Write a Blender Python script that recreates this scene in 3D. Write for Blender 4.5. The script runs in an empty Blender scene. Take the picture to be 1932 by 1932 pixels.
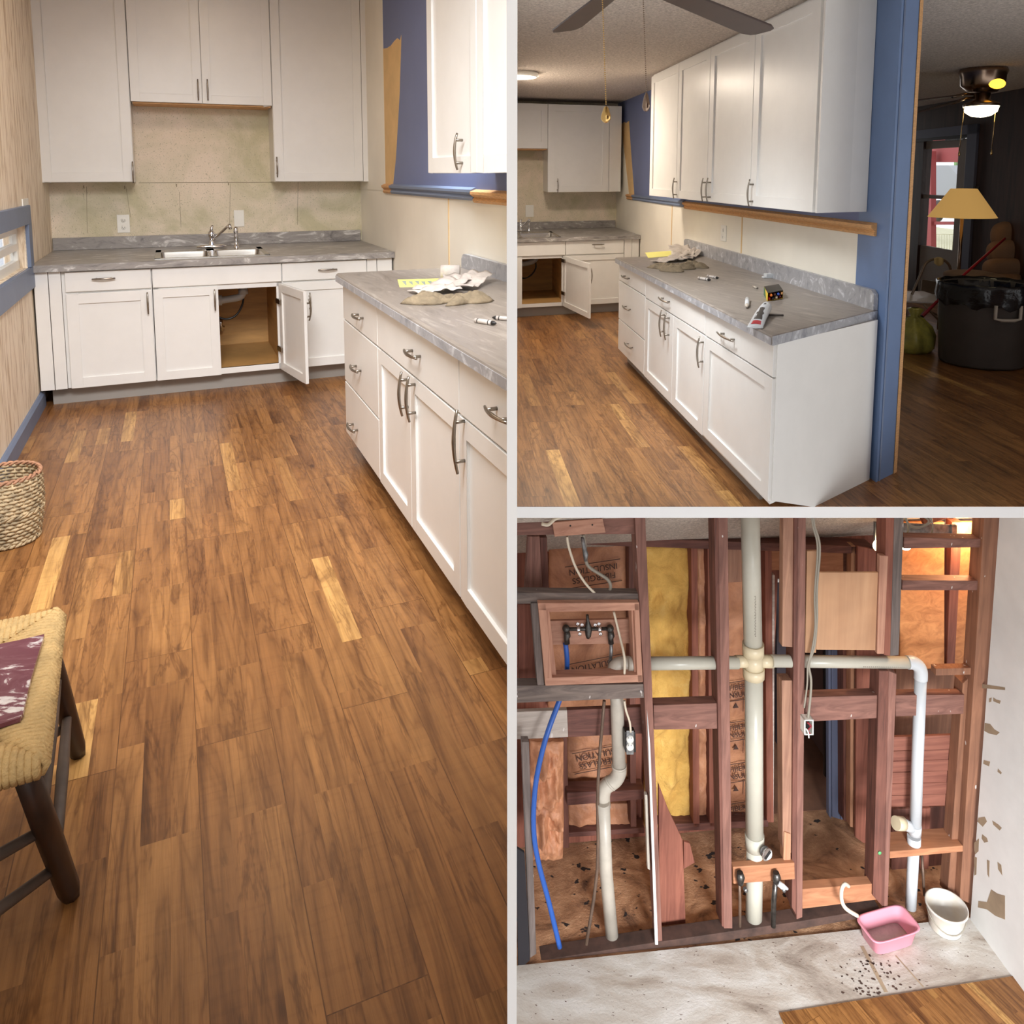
import bpy, bmesh, math, random
from mathutils import Vector, Matrix, noise
random.seed(7)
SC = bpy.context.scene
COL = SC.collection
# ------------------------------------------------------------------ camera, world, exposure, lights
PITCH = math.radians(6.5); FPX = 1500.0; PPX, PPY = 966.0, 500.0
cd = bpy.data.cameras.new('camera'); cam = bpy.data.objects.new('camera', cd); COL.objects.link(cam)
cd.sensor_width = 36; cd.lens = FPX / 1932 * 36; cd.shift_y = (PPY - 966) / 1932
cd.clip_start = 0.05; cd.clip_end = 200
cam.location = (0, 0, 0); cam.rotation_euler = (math.pi / 2 - PITCH, 0, 0)
SC.camera = cam
wd = bpy.data.worlds.new('world'); SC.world = wd; wd.use_nodes = True
wd.node_tree.nodes['Background'].inputs[0].default_value = (0.98, 0.99, 1.0, 1)
wd.node_tree.nodes['Background'].inputs[1].default_value = 0.66
vs = SC.view_settings; vs.view_transform = 'Standard'; vs.look = 'None'; vs.exposure = 1.25; vs.gamma = 1.0
vs.use_curve_mapping = False

def s2l(c):
    return tuple((x / 12.92 if x <= 0.04045 else ((x + 0.055) / 1.055) ** 2.4) for x in [v / 255.0 for v in c])

def area_light(name, loc, target, size, power, color, size_y=None, spread=180):
    d = bpy.data.lights.new(name, 'AREA'); d.shape = 'RECTANGLE'; d.size = size; d.size_y = size_y or size
    d.energy = power; d.color = color; d.spread = math.radians(spread)
    o = bpy.data.objects.new(name, d); COL.objects.link(o); o.location = loc
    o.rotation_euler = (Vector(target) - Vector(loc)).to_track_quat('-Z', 'Y').to_euler()
    return o

def point_light(name, loc, power, color, r=0.05):
    d = bpy.data.lights.new(name, 'POINT'); d.energy = power; d.color = color; d.shadow_soft_size = r
    o = bpy.data.objects.new(name, d); COL.objects.link(o); o.location = loc
    return o

# ------------------------------------------------------------------ room frames
class Room:
    """u runs along the far wall, w runs into the room, h is height above this room's floor"""
    def __init__(s, zy, xy, H, side):
        a, b = math.radians(zy), math.radians(xy)
        s.ez = Vector((math.sin(a), math.cos(a), 0)); s.ex = Vector((math.cos(b), -math.sin(b), 0)); s.H = H; s.side = side
        s.det = s.ex.x * s.ez.y - s.ez.x * s.ex.y
    def P(s, u, w, h): return s.ex * u + s.ez * w + Vector((0, 0, h - s.H))
    def loc(s, p):
        u = (p.x * s.ez.y - s.ez.x * p.y) / s.det; w = (s.ex.x * p.y - p.x * s.ex.y) / s.det
        return [u, w, p.z + s.H]
    def hit(s, x, y, **k):      # where a line of sight measured in the photograph meets a surface of the room
        v = (y - PPY) / FPX
        d = Vector(((x - PPX) / FPX, math.cos(PITCH) - v * math.sin(PITCH), -math.sin(PITCH) - v * math.cos(PITCH)))
        l = s.loc(d); l[2] -= s.H; (ax, val), = k.items(); i = 'uwh'.index(ax); o = [0, 0, s.H]
        t = (val - o[i]) / l[i]
        return [o[j] + l[j] * t for j in range(3)]
    def u(s, x, y, w): return s.hit(x, y, w=w)[0]
    def w(s, x, y, u): return s.hit(x, y, u=u)[1]
    def hw(s, x, y, w): return s.hit(x, y, w=w)[2]
    def hu(s, x, y, u): return s.hit(x, y, u=u)[2]
    def at(s, x, y, **k): return s.P(*s.hit(x, y, **k))
RA = Room(-23.2, -23.2, 1.45, -1)
RB = Room(-4.5, -18.0, 1.60, 1)
RC = Room(-6.1, -6.1, 4.52, 1)
RM = [RA]        # room being built
PART = 0.006     # half thickness of the partition between the left room and the two right rooms
UP = Vector((0, 0, 1))
# fills added out of view, with the ceiling disc and niche lamp
area_light('overhead_fill_left_room', RA.P(0.1, 1.9, 2.88), RA.P(0.25, 4.4, 0.0), 1.3, 36, (0.97, 0.98, 1.0), spread=95)  # unseen fill added overhead, aimed down at base doors and floor
area_light('overhead_fill_left_room', RA.P(-0.7, 2.0, 2.80), RA.P(0.6, 3.4, 0.2), 0.9, 4.5, (0.92, 0.98, 1.0), spread=110)  # unseen fill added at upper left to brighten the right run
area_light('overhead_fill_left_room', RA.P(0.35, 4.6, 2.90), RA.P(0.35, 4.7, 0), 0.6, 6, (1.0, 0.80, 0.60))  # unseen warm overhead light added for the wall cabinets
area_light('kitchen_lamp_and_fill', RB.P(0.45, 4.0, 2.48), RB.P(1.25, 5.0, 0.0), 1.0, 28, (0.93, 0.97, 1.0), spread=88)  # unseen fill added to brighten the base cabinet fronts
area_light('kitchen_lamp_and_fill', RB.P(1.0, 7.3, 2.49), RB.P(1.0, 7.3, 0), 0.4, 15, (1.0, 0.86, 0.70))
area_light('front_fill_bare_room', (1.9, -0.5, -2.7), (1.9, 4.0, -4.9), 1.4, 34, (0.93, 0.97, 1.0), spread=64)  # added panel light, low behind the camera, brightening the stud room
point_light('niche_lamp', RC.P(3.34, 4.35, 2.33), 9, (1.0, 0.62, 0.30), 0.05)
RM = [RA]        # room being built

# ------------------------------------------------------------------ materials
def mk(name):
    m = bpy.data.materials.new(name); m.use_nodes = True
    return m, m.node_tree.nodes, m.node_tree.links, m.node_tree.nodes['Principled BSDF']
def N(nt, t, **k):
    n = nt.new(t)
    for a, b in k.items():
        if a in n.inputs.keys(): n.inputs[a].default_value = b
        else: setattr(n, a, b)
    return n
def ramp(nodes, stops):
    r = nodes.new('ShaderNodeValToRGB'); e = r.color_ramp.elements
    while len(e) < len(stops): e.new(0.5)
    for q, (p, c) in zip(e, stops): q.position = p; q.color = (*s2l(c), 1) if max(c) > 2 else (*c, 1)
    return r
def coords(nodes, links, scale=(1, 1, 1), rot=(0, 0, 0), loc=(0, 0, 0)):
    t = nodes.new('ShaderNodeTexCoord'); m = nodes.new('ShaderNodeMapping'); m.vector_type = 'POINT'
    r = nodes.new('ShaderNodeMapping'); r.inputs['Rotation'].default_value = rot
    links.new(t.outputs['Object'], r.inputs['Vector']); links.new(r.outputs['Vector'], m.inputs['Vector'])
    m.inputs['Scale'].default_value = scale; m.inputs['Location'].default_value = loc
    return m
MATS = {}
def plain(name, c, rough=0.5, metal=0.0, var=0.0, scale=6.0, bump=0.0, bscale=80.0, spec=0.5, stretch=(1, 1, 1), c2=None, trans=0.0, emit=None, es=0.0, detail=4):
    if name in MATS: return MATS[name]
    m, n, l, b = mk(name)
    b.inputs['Base Color'].default_value = (*s2l(c), 1); b.inputs['Roughness'].default_value = rough
    b.inputs['Metallic'].default_value = metal; b.inputs['Specular IOR Level'].default_value = spec
    if trans: b.inputs['Transmission Weight'].default_value = trans
    if emit: b.inputs['Emission Color'].default_value = (*s2l(emit), 1); b.inputs['Emission Strength'].default_value = es
    if var or c2:
        mp = coords(n, l, stretch); tx = N(n, 'ShaderNodeTexNoise', Scale=scale, Detail=detail, Roughness=0.6)
        l.new(mp.outputs[0], tx.inputs['Vector'])
        if not c2: c2 = tuple(max(0, x * (1 - var)) for x in c)
        r = ramp(n, [(0.3, c2), (0.7, c)]); l.new(tx.outputs['Fac'], r.inputs['Fac']); l.new(r.outputs['Color'], b.inputs['Base Color'])
    if bump:
        mp = coords(n, l, stretch); tx = N(n, 'ShaderNodeTexNoise', Scale=bscale, Detail=3.0)
        l.new(mp.outputs[0], tx.inputs['Vector'])
        bm_ = N(n, 'ShaderNodeBump', Strength=min(1.0, bump), Distance=0.01); l.new(tx.outputs['Fac'], bm_.inputs['Height']); l.new(bm_.outputs['Normal'], b.inputs['Normal'])
    MATS[name] = m
    return m

def plank_floor(name, yaw, pw=0.19, plen=1.25, tone=(0.3, 0.5, 0.7), dark=1.0, rough=0.38):
    m, n, l, b = mk(name)
    mp = coords(n, l, (1, 1, 1), (0, 0, yaw))          # y runs along the boards
    sw = N(n, 'ShaderNodeSeparateXYZ'); l.new(mp.outputs[0], sw.inputs[0])
    cb = N(n, 'ShaderNodeCombineXYZ'); l.new(sw.outputs['Y'], cb.inputs['X']); l.new(sw.outputs['X'], cb.inputs['Y'])
    def brick(bw, rh, mort, off, freq=2):
        k = N(n, 'ShaderNodeTexBrick', Scale=1.0); k.offset = off; k.offset_frequency = freq; k.squash = 1.0
        k.inputs['Color1'].default_value = (0, 0, 0, 1); k.inputs['Color2'].default_value = (1, 1, 1, 1); k.inputs['Mortar'].default_value = (0.5, 0.5, 0.5, 1)
        k.inputs['Mortar Size'].default_value = mort; k.inputs['Mortar Smooth'].default_value = 0.1
        k.inputs['Brick Width'].default_value = bw; k.inputs['Row Height'].default_value = rh
        l.new(cb.outputs[0], k.inputs['Vector']); return k
    b1 = brick(plen, pw, 0.0012, 0.37); b2 = brick(plen * 0.47, pw / 3, 0.0, 0.41, 3)
    off = N(n, 'ShaderNodeVectorMath', operation='SCALE'); off.inputs['Scale'].default_value = 13.0; l.new(b1.outputs['Color'], off.inputs[0])
    off2 = N(n, 'ShaderNodeVectorMath', operation='SCALE'); off2.inputs['Scale'].default_value = 5.0; l.new(b2.outputs['Color'], off2.inputs[0])
    ad0 = N(n, 'ShaderNodeVectorMath', operation='ADD'); l.new(mp.outputs[0], ad0.inputs[0]); l.new(off.outputs[0], ad0.inputs[1])
    add = N(n, 'ShaderNodeVectorMath', operation='ADD'); l.new(ad0.outputs[0], add.inputs[0]); l.new(off2.outputs[0], add.inputs[1])
    def noi(sc, det, rough, dist, src=add):
        st = N(n, 'ShaderNodeMapping'); st.inputs['Scale'].default_value = sc; l.new(src.outputs[0], st.inputs['Vector'])
        g = N(n, 'ShaderNodeTexNoise', Scale=1.0, Detail=det, Roughness=rough, Distortion=dist); l.new(st.outputs[0], g.inputs['Vector']); return g
    g1 = noi((22, 1.1, 1), 6.0, 0.62, 0.5); g2 = noi((150, 4.0, 1), 4.0, 0.7, 0.0); g3 = noi((5, 1.6, 1), 4.0, 0.6, 1.2); g4 = noi((7, 60, 1), 2.0, 0.5, 0.3)
    mixv = N(n, 'ShaderNodeMix', data_type='FLOAT'); mixv.inputs['Factor'].default_value = 0.68
    l.new(b1.outputs['Color'], mixv.inputs['A']); l.new(b2.outputs['Color'], mixv.inputs['B'])
    base = ramp(n, [(0.0, (124, 82, 46)), (0.25, (134, 91, 52)), (0.5, (143, 99, 57)), (0.80, (153, 108, 63)), (0.88, (182, 138, 82)), (1.0, (196, 154, 96))]); l.new(mixv.outputs['Result'], base.inputs['Fac'])
    gr = ramp(n, [(0.30, (0.40, 0.33, 0.28)), (0.40, (0.78, 0.74, 0.70)), (0.52, (1.02, 1.02, 1.0)), (0.70, (1.25, 1.24, 1.2))]); l.new(g1.outputs['Fac'], gr.inputs['Fac'])
    gf = ramp(n, [(0.3, (0.84, 0.81, 0.78)), (0.6, (1.06, 1.06, 1.06))]); l.new(g2.outputs['Fac'], gf.inputs['Fac'])
    wr = ramp(n, [(0.30, (0.45, 0.38, 0.34)), (0.38, (0.80, 0.76, 0.72)), (0.46, (1.0, 1.0, 1.0)), (0.6, (1.08, 1.08, 1.06))]); l.new(g3.outputs['Fac'], wr.inputs['Fac'])
    sw_ = ramp(n, [(0.30, (0.90, 0.88, 0.86)), (0.45, (1, 1, 1)), (0.8, (1.05, 1.05, 1.04))]); l.new(g4.outputs['Fac'], sw_.inputs['Fac'])
    g5 = noi((5.5, 0.55, 1), 3.0, 0.5, 0.4)
    mm = N(n, 'ShaderNodeMath', operation='MULTIPLY'); mm.inputs[1].default_value = 15.0; l.new(g5.outputs['Fac'], mm.inputs[0])
    ff = N(n, 'ShaderNodeMath', operation='FRACT'); l.new(mm.outputs[0], ff.inputs[0])
    cg = ramp(n, [(0.0, (0.66, 0.60, 0.54)), (0.16, (0.94, 0.93, 0.91)), (0.5, (1.08, 1.08, 1.07)), (0.86, (0.98, 0.97, 0.96)), (1.0, (0.70, 0.64, 0.58))]); l.new(ff.outputs[0], cg.inputs['Fac'])
    g6 = noi((9, 0.9, 1), 5.0, 0.65, 0.8)
    vr = ramp(n, [(0.475, (1, 1, 1)), (0.497, (0.42, 0.34, 0.28)), (0.503, (0.42, 0.34, 0.28)), (0.525, (1, 1, 1))]); l.new(g6.outputs['Fac'], vr.inputs['Fac'])
    def mul(a, c, f=1.0):
        x = N(n, 'ShaderNodeMix', data_type='RGBA', blend_type='MULTIPLY'); x.inputs['Factor'].default_value = f
        l.new(a, x.inputs['A']); l.new(c, x.inputs['B']); return x.outputs['Result']
    c = mul(base.outputs['Color'], gr.outputs['Color'], 0.9); c = mul(c, cg.outputs['Color'], 0.75); c = mul(c, vr.outputs['Color'], 0.55); c = mul(c, gf.outputs['Color'], 0.8); c = mul(c, wr.outputs['Color'], 0.7); c = mul(c, sw_.outputs['Color'], 0.8)
    # knots
    vo = N(n, 'ShaderNodeTexVoronoi', Scale=1.0); st4 = N(n, 'ShaderNodeMapping'); st4.inputs['Scale'].default_value = (4.5, 1.5, 1)
    l.new(add.outputs[0], st4.inputs['Vector']); l.new(st4.outputs[0], vo.inputs['Vector'])
    kr = ramp(n, [(0.0, (0.2, 0.14, 0.10)), (0.03, (0.5, 0.42, 0.36)), (0.07, (1, 1, 1))]); l.new(vo.outputs['Distance'], kr.inputs['Fac'])
    c = mul(c, kr.outputs['Color'], 0.9)
    sr = ramp(n, [(0.0, (1, 1, 1)), (1.0, (0.5, 0.44, 0.38))]); l.new(b1.outputs['Fac'], sr.inputs['Fac']); c = mul(c, sr.outputs['Color'], 1.0)
    if dark != 1.0:
        dk = N(n, 'ShaderNodeRGB'); dk.outputs[0].default_value = (dark, dark * 0.97, dark * 0.93, 1); c = mul(c, dk.outputs[0])
    l.new(c, b.inputs['Base Color']); b.inputs['Roughness'].default_value = rough
    bp = N(n, 'ShaderNodeBump', Strength=0.25, Distance=0.002); l.new(g2.outputs['Fac'], bp.inputs['Height']); l.new(bp.outputs[0], b.inputs['Normal'])
    MATS[name] = m; return m

def laminate(name, yaw=0.0, c0=(112, 108, 108), c1=(152, 147, 143), c2=(214, 211, 208), st=(2.6, 8, 8), rough=0.34):
    m, n, l, b = mk(name); mp = coords(n, l, st, (0, 0, yaw))
    t = N(n, 'ShaderNodeTexNoise', Scale=1.6, Detail=9.0, Roughness=0.66, Distortion=1.9); l.new(mp.outputs[0], t.inputs['Vector'])
    r = ramp(n, [(0.32, c0), (0.47, c1), (0.54, c1), (0.66, c2)]); l.new(t.outputs['Fac'], r.inputs['Fac'])
    l.new(r.outputs['Color'], b.inputs['Base Color']); b.inputs['Roughness'].default_value = rough
    MATS[name] = m; return m

def lumber(name, axis, ca, cb, cc=None, rough=0.75, scale=1.0, paint=False, knots=True):
    """axis: direction the grain runs (0,1,2)"""
    m, n, l, b = mk(name); s = [26, 26, 26]; s[axis] = 1.6
    mp = coords(n, l, tuple(x * scale for x in s)); t = N(n, 'ShaderNodeTexNoise', Scale=1.0, Detail=6.0, Roughness=0.6, Distortion=1.2); l.new(mp.outputs[0], t.inputs['Vector'])
    r = ramp(n, [(0.3, ca), (0.7, cb)]); l.new(t.outputs['Fac'], r.inputs['Fac']); out = r.outputs['Color']
    t2 = N(n, 'ShaderNodeTexNoise', Scale=1.3, Detail=3.0); mp2 = coords(n, l, (2, 2, 2)); l.new(mp2.outputs[0], t2.inputs['Vector'])
    r2 = ramp(n, [(0.3, (0.68, 0.66, 0.66)), (0.65, (1.08, 1.06, 1.04))]); l.new(t2.outputs['Fac'], r2.inputs['Fac'])
    x = N(n, 'ShaderNodeMix', data_type='RGBA', blend_type='MULTIPLY'); x.inputs['Factor'].default_value = 0.8; l.new(out, x.inputs['A']); l.new(r2.outputs['Color'], x.inputs['B']); out = x.outputs['Result']
    if paint:   # flecks of old plaster and paint
        t3 = N(n, 'ShaderNodeTexNoise', Scale=24.0, Detail=2.0); mp3 = coords(n, l, (1, 1, 0.45)); l.new(mp3.outputs[0], t3.inputs['Vector'])
        r3 = ramp(n, [(0.71, (0, 0, 0)), (0.73, (1, 1, 1))]); l.new(t3.outputs['Fac'], r3.inputs['Fac'])
        y = N(n, 'ShaderNodeMix', data_type='RGBA'); l.new(r3.outputs['Color'], y.inputs['Factor']); l.new(out, y.inputs['A']); y.inputs['B'].default_value = (*s2l((205, 196, 190)), 1); out = y.outputs['Result']
    l.new(out, b.inputs['Base Color']); b.inputs['Roughness'].default_value = rough
    MATS[name] = m; return m

def patchy(name, stops, scale=3.0, st=(1, 1, 1), detail=8.0, rough=0.85, dist=0.6, bump=0.0, bs=60.0, rot=(0, 0, 0), speck=None):
    m, n, l, b = mk(name); mp = coords(n, l, st, rot)
    t = N(n, 'ShaderNodeTexNoise', Scale=scale, Detail=detail, Roughness=0.62, Distortion=dist); l.new(mp.outputs[0], t.inputs['Vector'])
    r = ramp(n, stops); l.new(t.outputs['Fac'], r.inputs['Fac']); out = r.outputs['Color']
    if speck:
        t3 = N(n, 'ShaderNodeTexNoise', Scale=speck[0], Detail=2.0); l.new(mp.outputs[0], t3.inputs['Vector'])
        r3 = ramp(n, [(speck[1], (0, 0, 0)), (speck[1] + 0.03, (1, 1, 1))]); l.new(t3.outputs['Fac'], r3.inputs['Fac'])
        y = N(n, 'ShaderNodeMix', data_type='RGBA'); l.new(r3.outputs['Color'], y.inputs['Factor']); l.new(out, y.inputs['A']); y.inputs['B'].default_value = (*s2l(speck[2]), 1); out = y.outputs['Result']
    l.new(out, b.inputs['Base Color']); b.inputs['Roughness'].default_value = rough
    if bump:
        t2 = N(n, 'ShaderNodeTexNoise', Scale=bs, Detail=4.0, Roughness=0.7); mp2 = coords(n, l); l.new(mp2.outputs[0], t2.inputs['Vector'])
        bp = N(n, 'ShaderNodeBump', Strength=min(bump, 1.0), Distance=0.02); l.new(t2.outputs['Fac'], bp.inputs['Height']); l.new(bp.outputs[0], b.inputs['Normal'])
    MATS[name] = m; return m

def gM(k): return MATS[k]
def build_materials():
    plain('cab', (232, 230, 226), 0.32, var=0.02)
    plain('cab_in', (206, 158, 96), 0.5, var=0.15, scale=3, stretch=(1, 1, 8))
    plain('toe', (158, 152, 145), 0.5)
    plain('nickel', (150, 142, 132), 0.28, 1.0)
    plain('chrome', (225, 225, 228), 0.08, 1.0)
    plain('steel', (190, 186, 180), 0.24, 1.0)
    plain('white_paint', (243, 243, 243), 0.6)
    plain('partition', (254, 254, 254), 0.8)
    plain('plastic_white', (238, 236, 228), 0.35)
    plain('black', (24, 23, 24), 0.4)
    plain('gap', (70, 64, 58), 0.8)
    plain('blue_paint', (104, 116, 158), 0.5, var=0.05, scale=2)
    plain('blue_trim', (112, 126, 152), 0.45, var=0.05)
    plain('blue_post', (104, 128, 168), 0.42, var=0.04)
    plain('beige_patch', (222, 186, 132), 0.8, var=0.08, scale=5)
    plain('raw_trim', (226, 172, 114), 0.6, var=0.2, scale=30, stretch=(1, 1, 12))
    plain('seam', (222, 190, 140), 0.7)
    plain('clear', (250, 252, 255), 0.0, trans=1.0)
    plain('rush', (224, 188, 128), 0.75, var=0.15, scale=22, bump=0.6, bscale=120)
    plain('dark_wood', (64, 38, 24), 0.45, var=0.5, scale=9, stretch=(3, 3, 0.6))
    plain('grey_wood', (104, 88, 78), 0.6, var=0.3, scale=9)
    plain('wicker', (196, 172, 134), 0.7, var=0.4, scale=30)
    plain('wicker_rim', (186, 136, 104), 0.7, var=0.3, scale=40)
    patchy('maroon_marble', [(0.46, (112, 62, 76)), (0.54, (128, 80, 92)), (0.58, (222, 212, 212)), (0.7, (240, 236, 234))], 7.0, (1.0, 2.4, 1), rough=0.25, dist=2.0)
    patchy('wall_old', [(0.38, (206, 198, 166)), (0.5, (226, 214, 190)), (0.62, (240, 224, 204))], 2.2, rough=0.85, bump=0.4, bs=90, speck=(120, 0.64, (186, 178, 150)))
    plain('wall_crack', (158, 146, 120), 0.9)
    plain('wall_panel', (242, 236, 222), 0.6, var=0.06, scale=1.2)
    patchy('wall_striped', [(0.38, (196, 172, 142)), (0.5, (238, 222, 198)), (0.7, (244, 230, 208))], 6.0, (6, 6, 0.5), rough=0.7)
    patchy('popcorn', [(0.3, (176, 162, 150)), (0.6, (222, 208, 194)), (0.75, (236, 224, 212))], 60.0, detail=3, rough=0.95, bump=1.0, bs=70)
    laminate('counter_a', math.radians(-23))
    laminate('counter_run', math.radians(67), (112, 104, 97), (136, 127, 119), (160, 151, 142), (1.6, 9, 9))
    laminate('splash_b', math.radians(30), (120, 122, 128), (158, 158, 162), (206, 208, 212), (5, 5, 5))
    plain('paper_yellow', (232, 226, 130), 0.7)
    plain('paper_line', (150, 160, 150), 0.7)
    plain('paper_white', (204, 194, 186), 0.8, var=0.12, scale=30)
    plain('paper_mark', (120, 112, 108), 0.8)
    plain('cloth_tan', (140, 124, 100), 0.9, var=0.25, scale=20, bump=0.4)
    plain('brown_blade', (66, 47, 39), 0.45, var=0.15, scale=8)
    plain('brass', (214, 176, 110), 0.22, 1.0)
    plain('bronze', (150, 128, 110), 0.25, 1.0)
    plain('lamp_glow', (255, 250, 240), 0.4, emit=(255, 248, 236), es=3.0)
    plain('lamp_bowl', (255, 246, 220), 0.4, emit=(255, 238, 190), es=4.0)
    plain('lamp_amber', (240, 180, 70), 0.4, emit=(255, 190, 60), es=1.2)
    plain('shade', (206, 172, 112), 0.8, emit=(206, 160, 90), es=0.25)
    patchy('panelling', [(0.35, (44, 28, 22)), (0.6, (66, 44, 34)), (0.75, (84, 58, 44))], 3.0, (4, 4, 0.5), rough=0.45)
    plain('door_grey', (150, 140, 130), 0.5)
    plain('can_grey', (74, 68, 64), 0.55, var=0.1)
    plain('bag_black', (20, 20, 24), 0.22, bump=0.5, bscale=18)
    plain('bag_yellow', (196, 190, 96), 0.3, bump=0.5, bscale=20, var=0.3, scale=9)
    plain('red_pole', (176, 34, 46), 0.35)
    plain('recliner', (150, 122, 100), 0.85, var=0.12, scale=4)
    plain('chair_metal', (150, 134, 118), 0.35, 0.6)
    plain('chair_pad', (226, 226, 236), 0.25)
    plain('cloth_yellow', (208, 184, 130), 0.85)
    plain('porch_red', (176, 84, 84), 0.7)
    plain('porch_white', (236, 232, 224), 0.7)
    plain('lawn', (226, 222, 190), 0.9, var=0.1)
    plain('leaf', (150, 190, 130), 0.9, var=0.3)
    plain('car_grey', (170, 172, 176), 0.5)
    # demolition room
    R1, R2 = (108, 72, 62), (158, 112, 98)
    lumber('stud_v', 2, R1, R2, paint=True); lumber('stud_h', 0, R1, R2, paint=True)
    lumber('stud_pale_v', 2, (140, 100, 82), (186, 142, 116), paint=False); lumber('stud_grey_h', 0, (96, 84, 80), (146, 130, 120), paint=True)
    lumber('stud_grey_v', 2, (88, 78, 74), (136, 122, 116), paint=True)
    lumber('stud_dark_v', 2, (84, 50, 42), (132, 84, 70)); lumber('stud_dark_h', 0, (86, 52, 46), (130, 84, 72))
    lumber('stud_red_v', 2, (118, 66, 52), (158, 98, 78)); lumber('stud_warm_v', 2, (122, 82, 62), (162, 114, 86), paint=True)
    lumber('new_h', 0, (160, 104, 72), (196, 138, 100)); lumber('new_v', 2, (168, 116, 86), (206, 154, 120))
    lumber('frame_h', 0, (172, 120, 98), (214, 164, 138)); lumber('frame_v', 2, (172, 120, 98), (214, 164, 138))
    lumber('white_board', 0, (170, 156, 146), (206, 194, 184), paint=True)
    lumber('ply', 2, (186, 138, 102), (214, 170, 132), scale=0.22)
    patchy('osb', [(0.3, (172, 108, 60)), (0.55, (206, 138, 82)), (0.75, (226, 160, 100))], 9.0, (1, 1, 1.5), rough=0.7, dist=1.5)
    patchy('siding', [(0.3, (112, 64, 52)), (0.7, (154, 98, 80))], 2.0, (0.7, 0.7, 14), rough=0.75)
    patchy('kraft', [(0.3, (156, 102, 74)), (0.6, (204, 144, 106)), (0.8, (222, 166, 126))], 4.0, rough=0.6, dist=1.2, bump=0.6, bs=9)
    patchy('glasswool', [(0.3, (200, 150, 74)), (0.55, (232, 184, 98)), (0.8, (242, 204, 128))], 5.0, rough=0.95, dist=1.0, bump=0.8, bs=25)
    plain('ink', (74, 50, 42), 0.8)
    plain('pvc', (196, 191, 176), 0.3, var=0.05, scale=5)
    plain('pvc_yel', (212, 196, 164), 0.35)
    plain('pvc_grey', (196, 186, 172), 0.4, var=0.12, scale=6)
    plain('pvc_white', (200, 203, 206), 0.3)
    plain('blue_tube', (44, 92, 176), 0.35)
    plain('copper_old', (128, 104, 88), 0.5, 0.4, var=0.3)
    plain('grey_cable', (150, 142, 128), 0.5)
    plain('cream_cable', (220, 206, 184), 0.5)
    plain('galv', (168, 168, 168), 0.42, 0.8, var=0.4, scale=22)
    plain('valve', (104, 100, 96), 0.38, 0.85, var=0.4, scale=30)
    plain('red_wire', (140, 34, 44), 0.5)
    plain('drywall', (232, 231, 228), 0.8, var=0.06, scale=3)
    plain('drywall_brown', (168, 146, 120), 0.9, var=0.15)
    plain('basin_pink', (222, 148, 164), 0.35)
    plain('bucket_white', (222, 222, 220), 0.35, var=0.06, c2=(206, 192, 172), scale=4)
    plain('hose_cream', (226, 208, 186), 0.4)
    patchy('subfloor', [(0.3, (136, 122, 110)), (0.45, (176, 164, 152)), (0.6, (198, 192, 184)), (0.75, (214, 210, 206))], 1.6, (1, 2.4, 1), rough=0.8, dist=1.4, speck=(34, 0.70, (96, 72, 62)), bump=0.2, rot=(0, 0, 0.1))
    patchy('dirty_floor', [(0.3, (98, 68, 50)), (0.45, (158, 114, 82)), (0.6, (190, 144, 108)), (0.78, (214, 174, 138))], 3.4, (1, 1.3, 1), rough=0.9, dist=1.6, speck=(14, 0.66, (44, 34, 32)), bump=0.4)
    patchy('old_planks', [(0.3, (70, 46, 38)), (0.5, (120, 82, 62)), (0.7, (150, 108, 82))], 2.4, (12, 1.0, 1), rough=0.85, dist=0.6)
    plain('sole', (92, 66, 56), 0.85, var=0.4, scale=9)
    plain('mould', (40, 36, 40), 0.9)
    plain('door_frame_blue', (96, 102, 124), 0.45)
    plain('door_dark', (52, 44, 50), 0.5)
    plain('wall_brown', (92, 66, 58), 0.7)
    plain('hall_floor', (138, 96, 74), 0.6, var=0.2, scale=6)
    plank_floor('floor_a', math.radians(23.2) * -1 + 0, 0.185, 1.25)
    plank_floor('floor_b', math.radians(-4.5), 0.235, 1.9)
    plank_floor('floor_living', math.radians(-4.5 + 90), 0.16, 1.6, dark=0.78, rough=0.3)
    plank_floor('floor_c', math.radians(-24), 0.12, 1.2)
build_materials()

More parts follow.
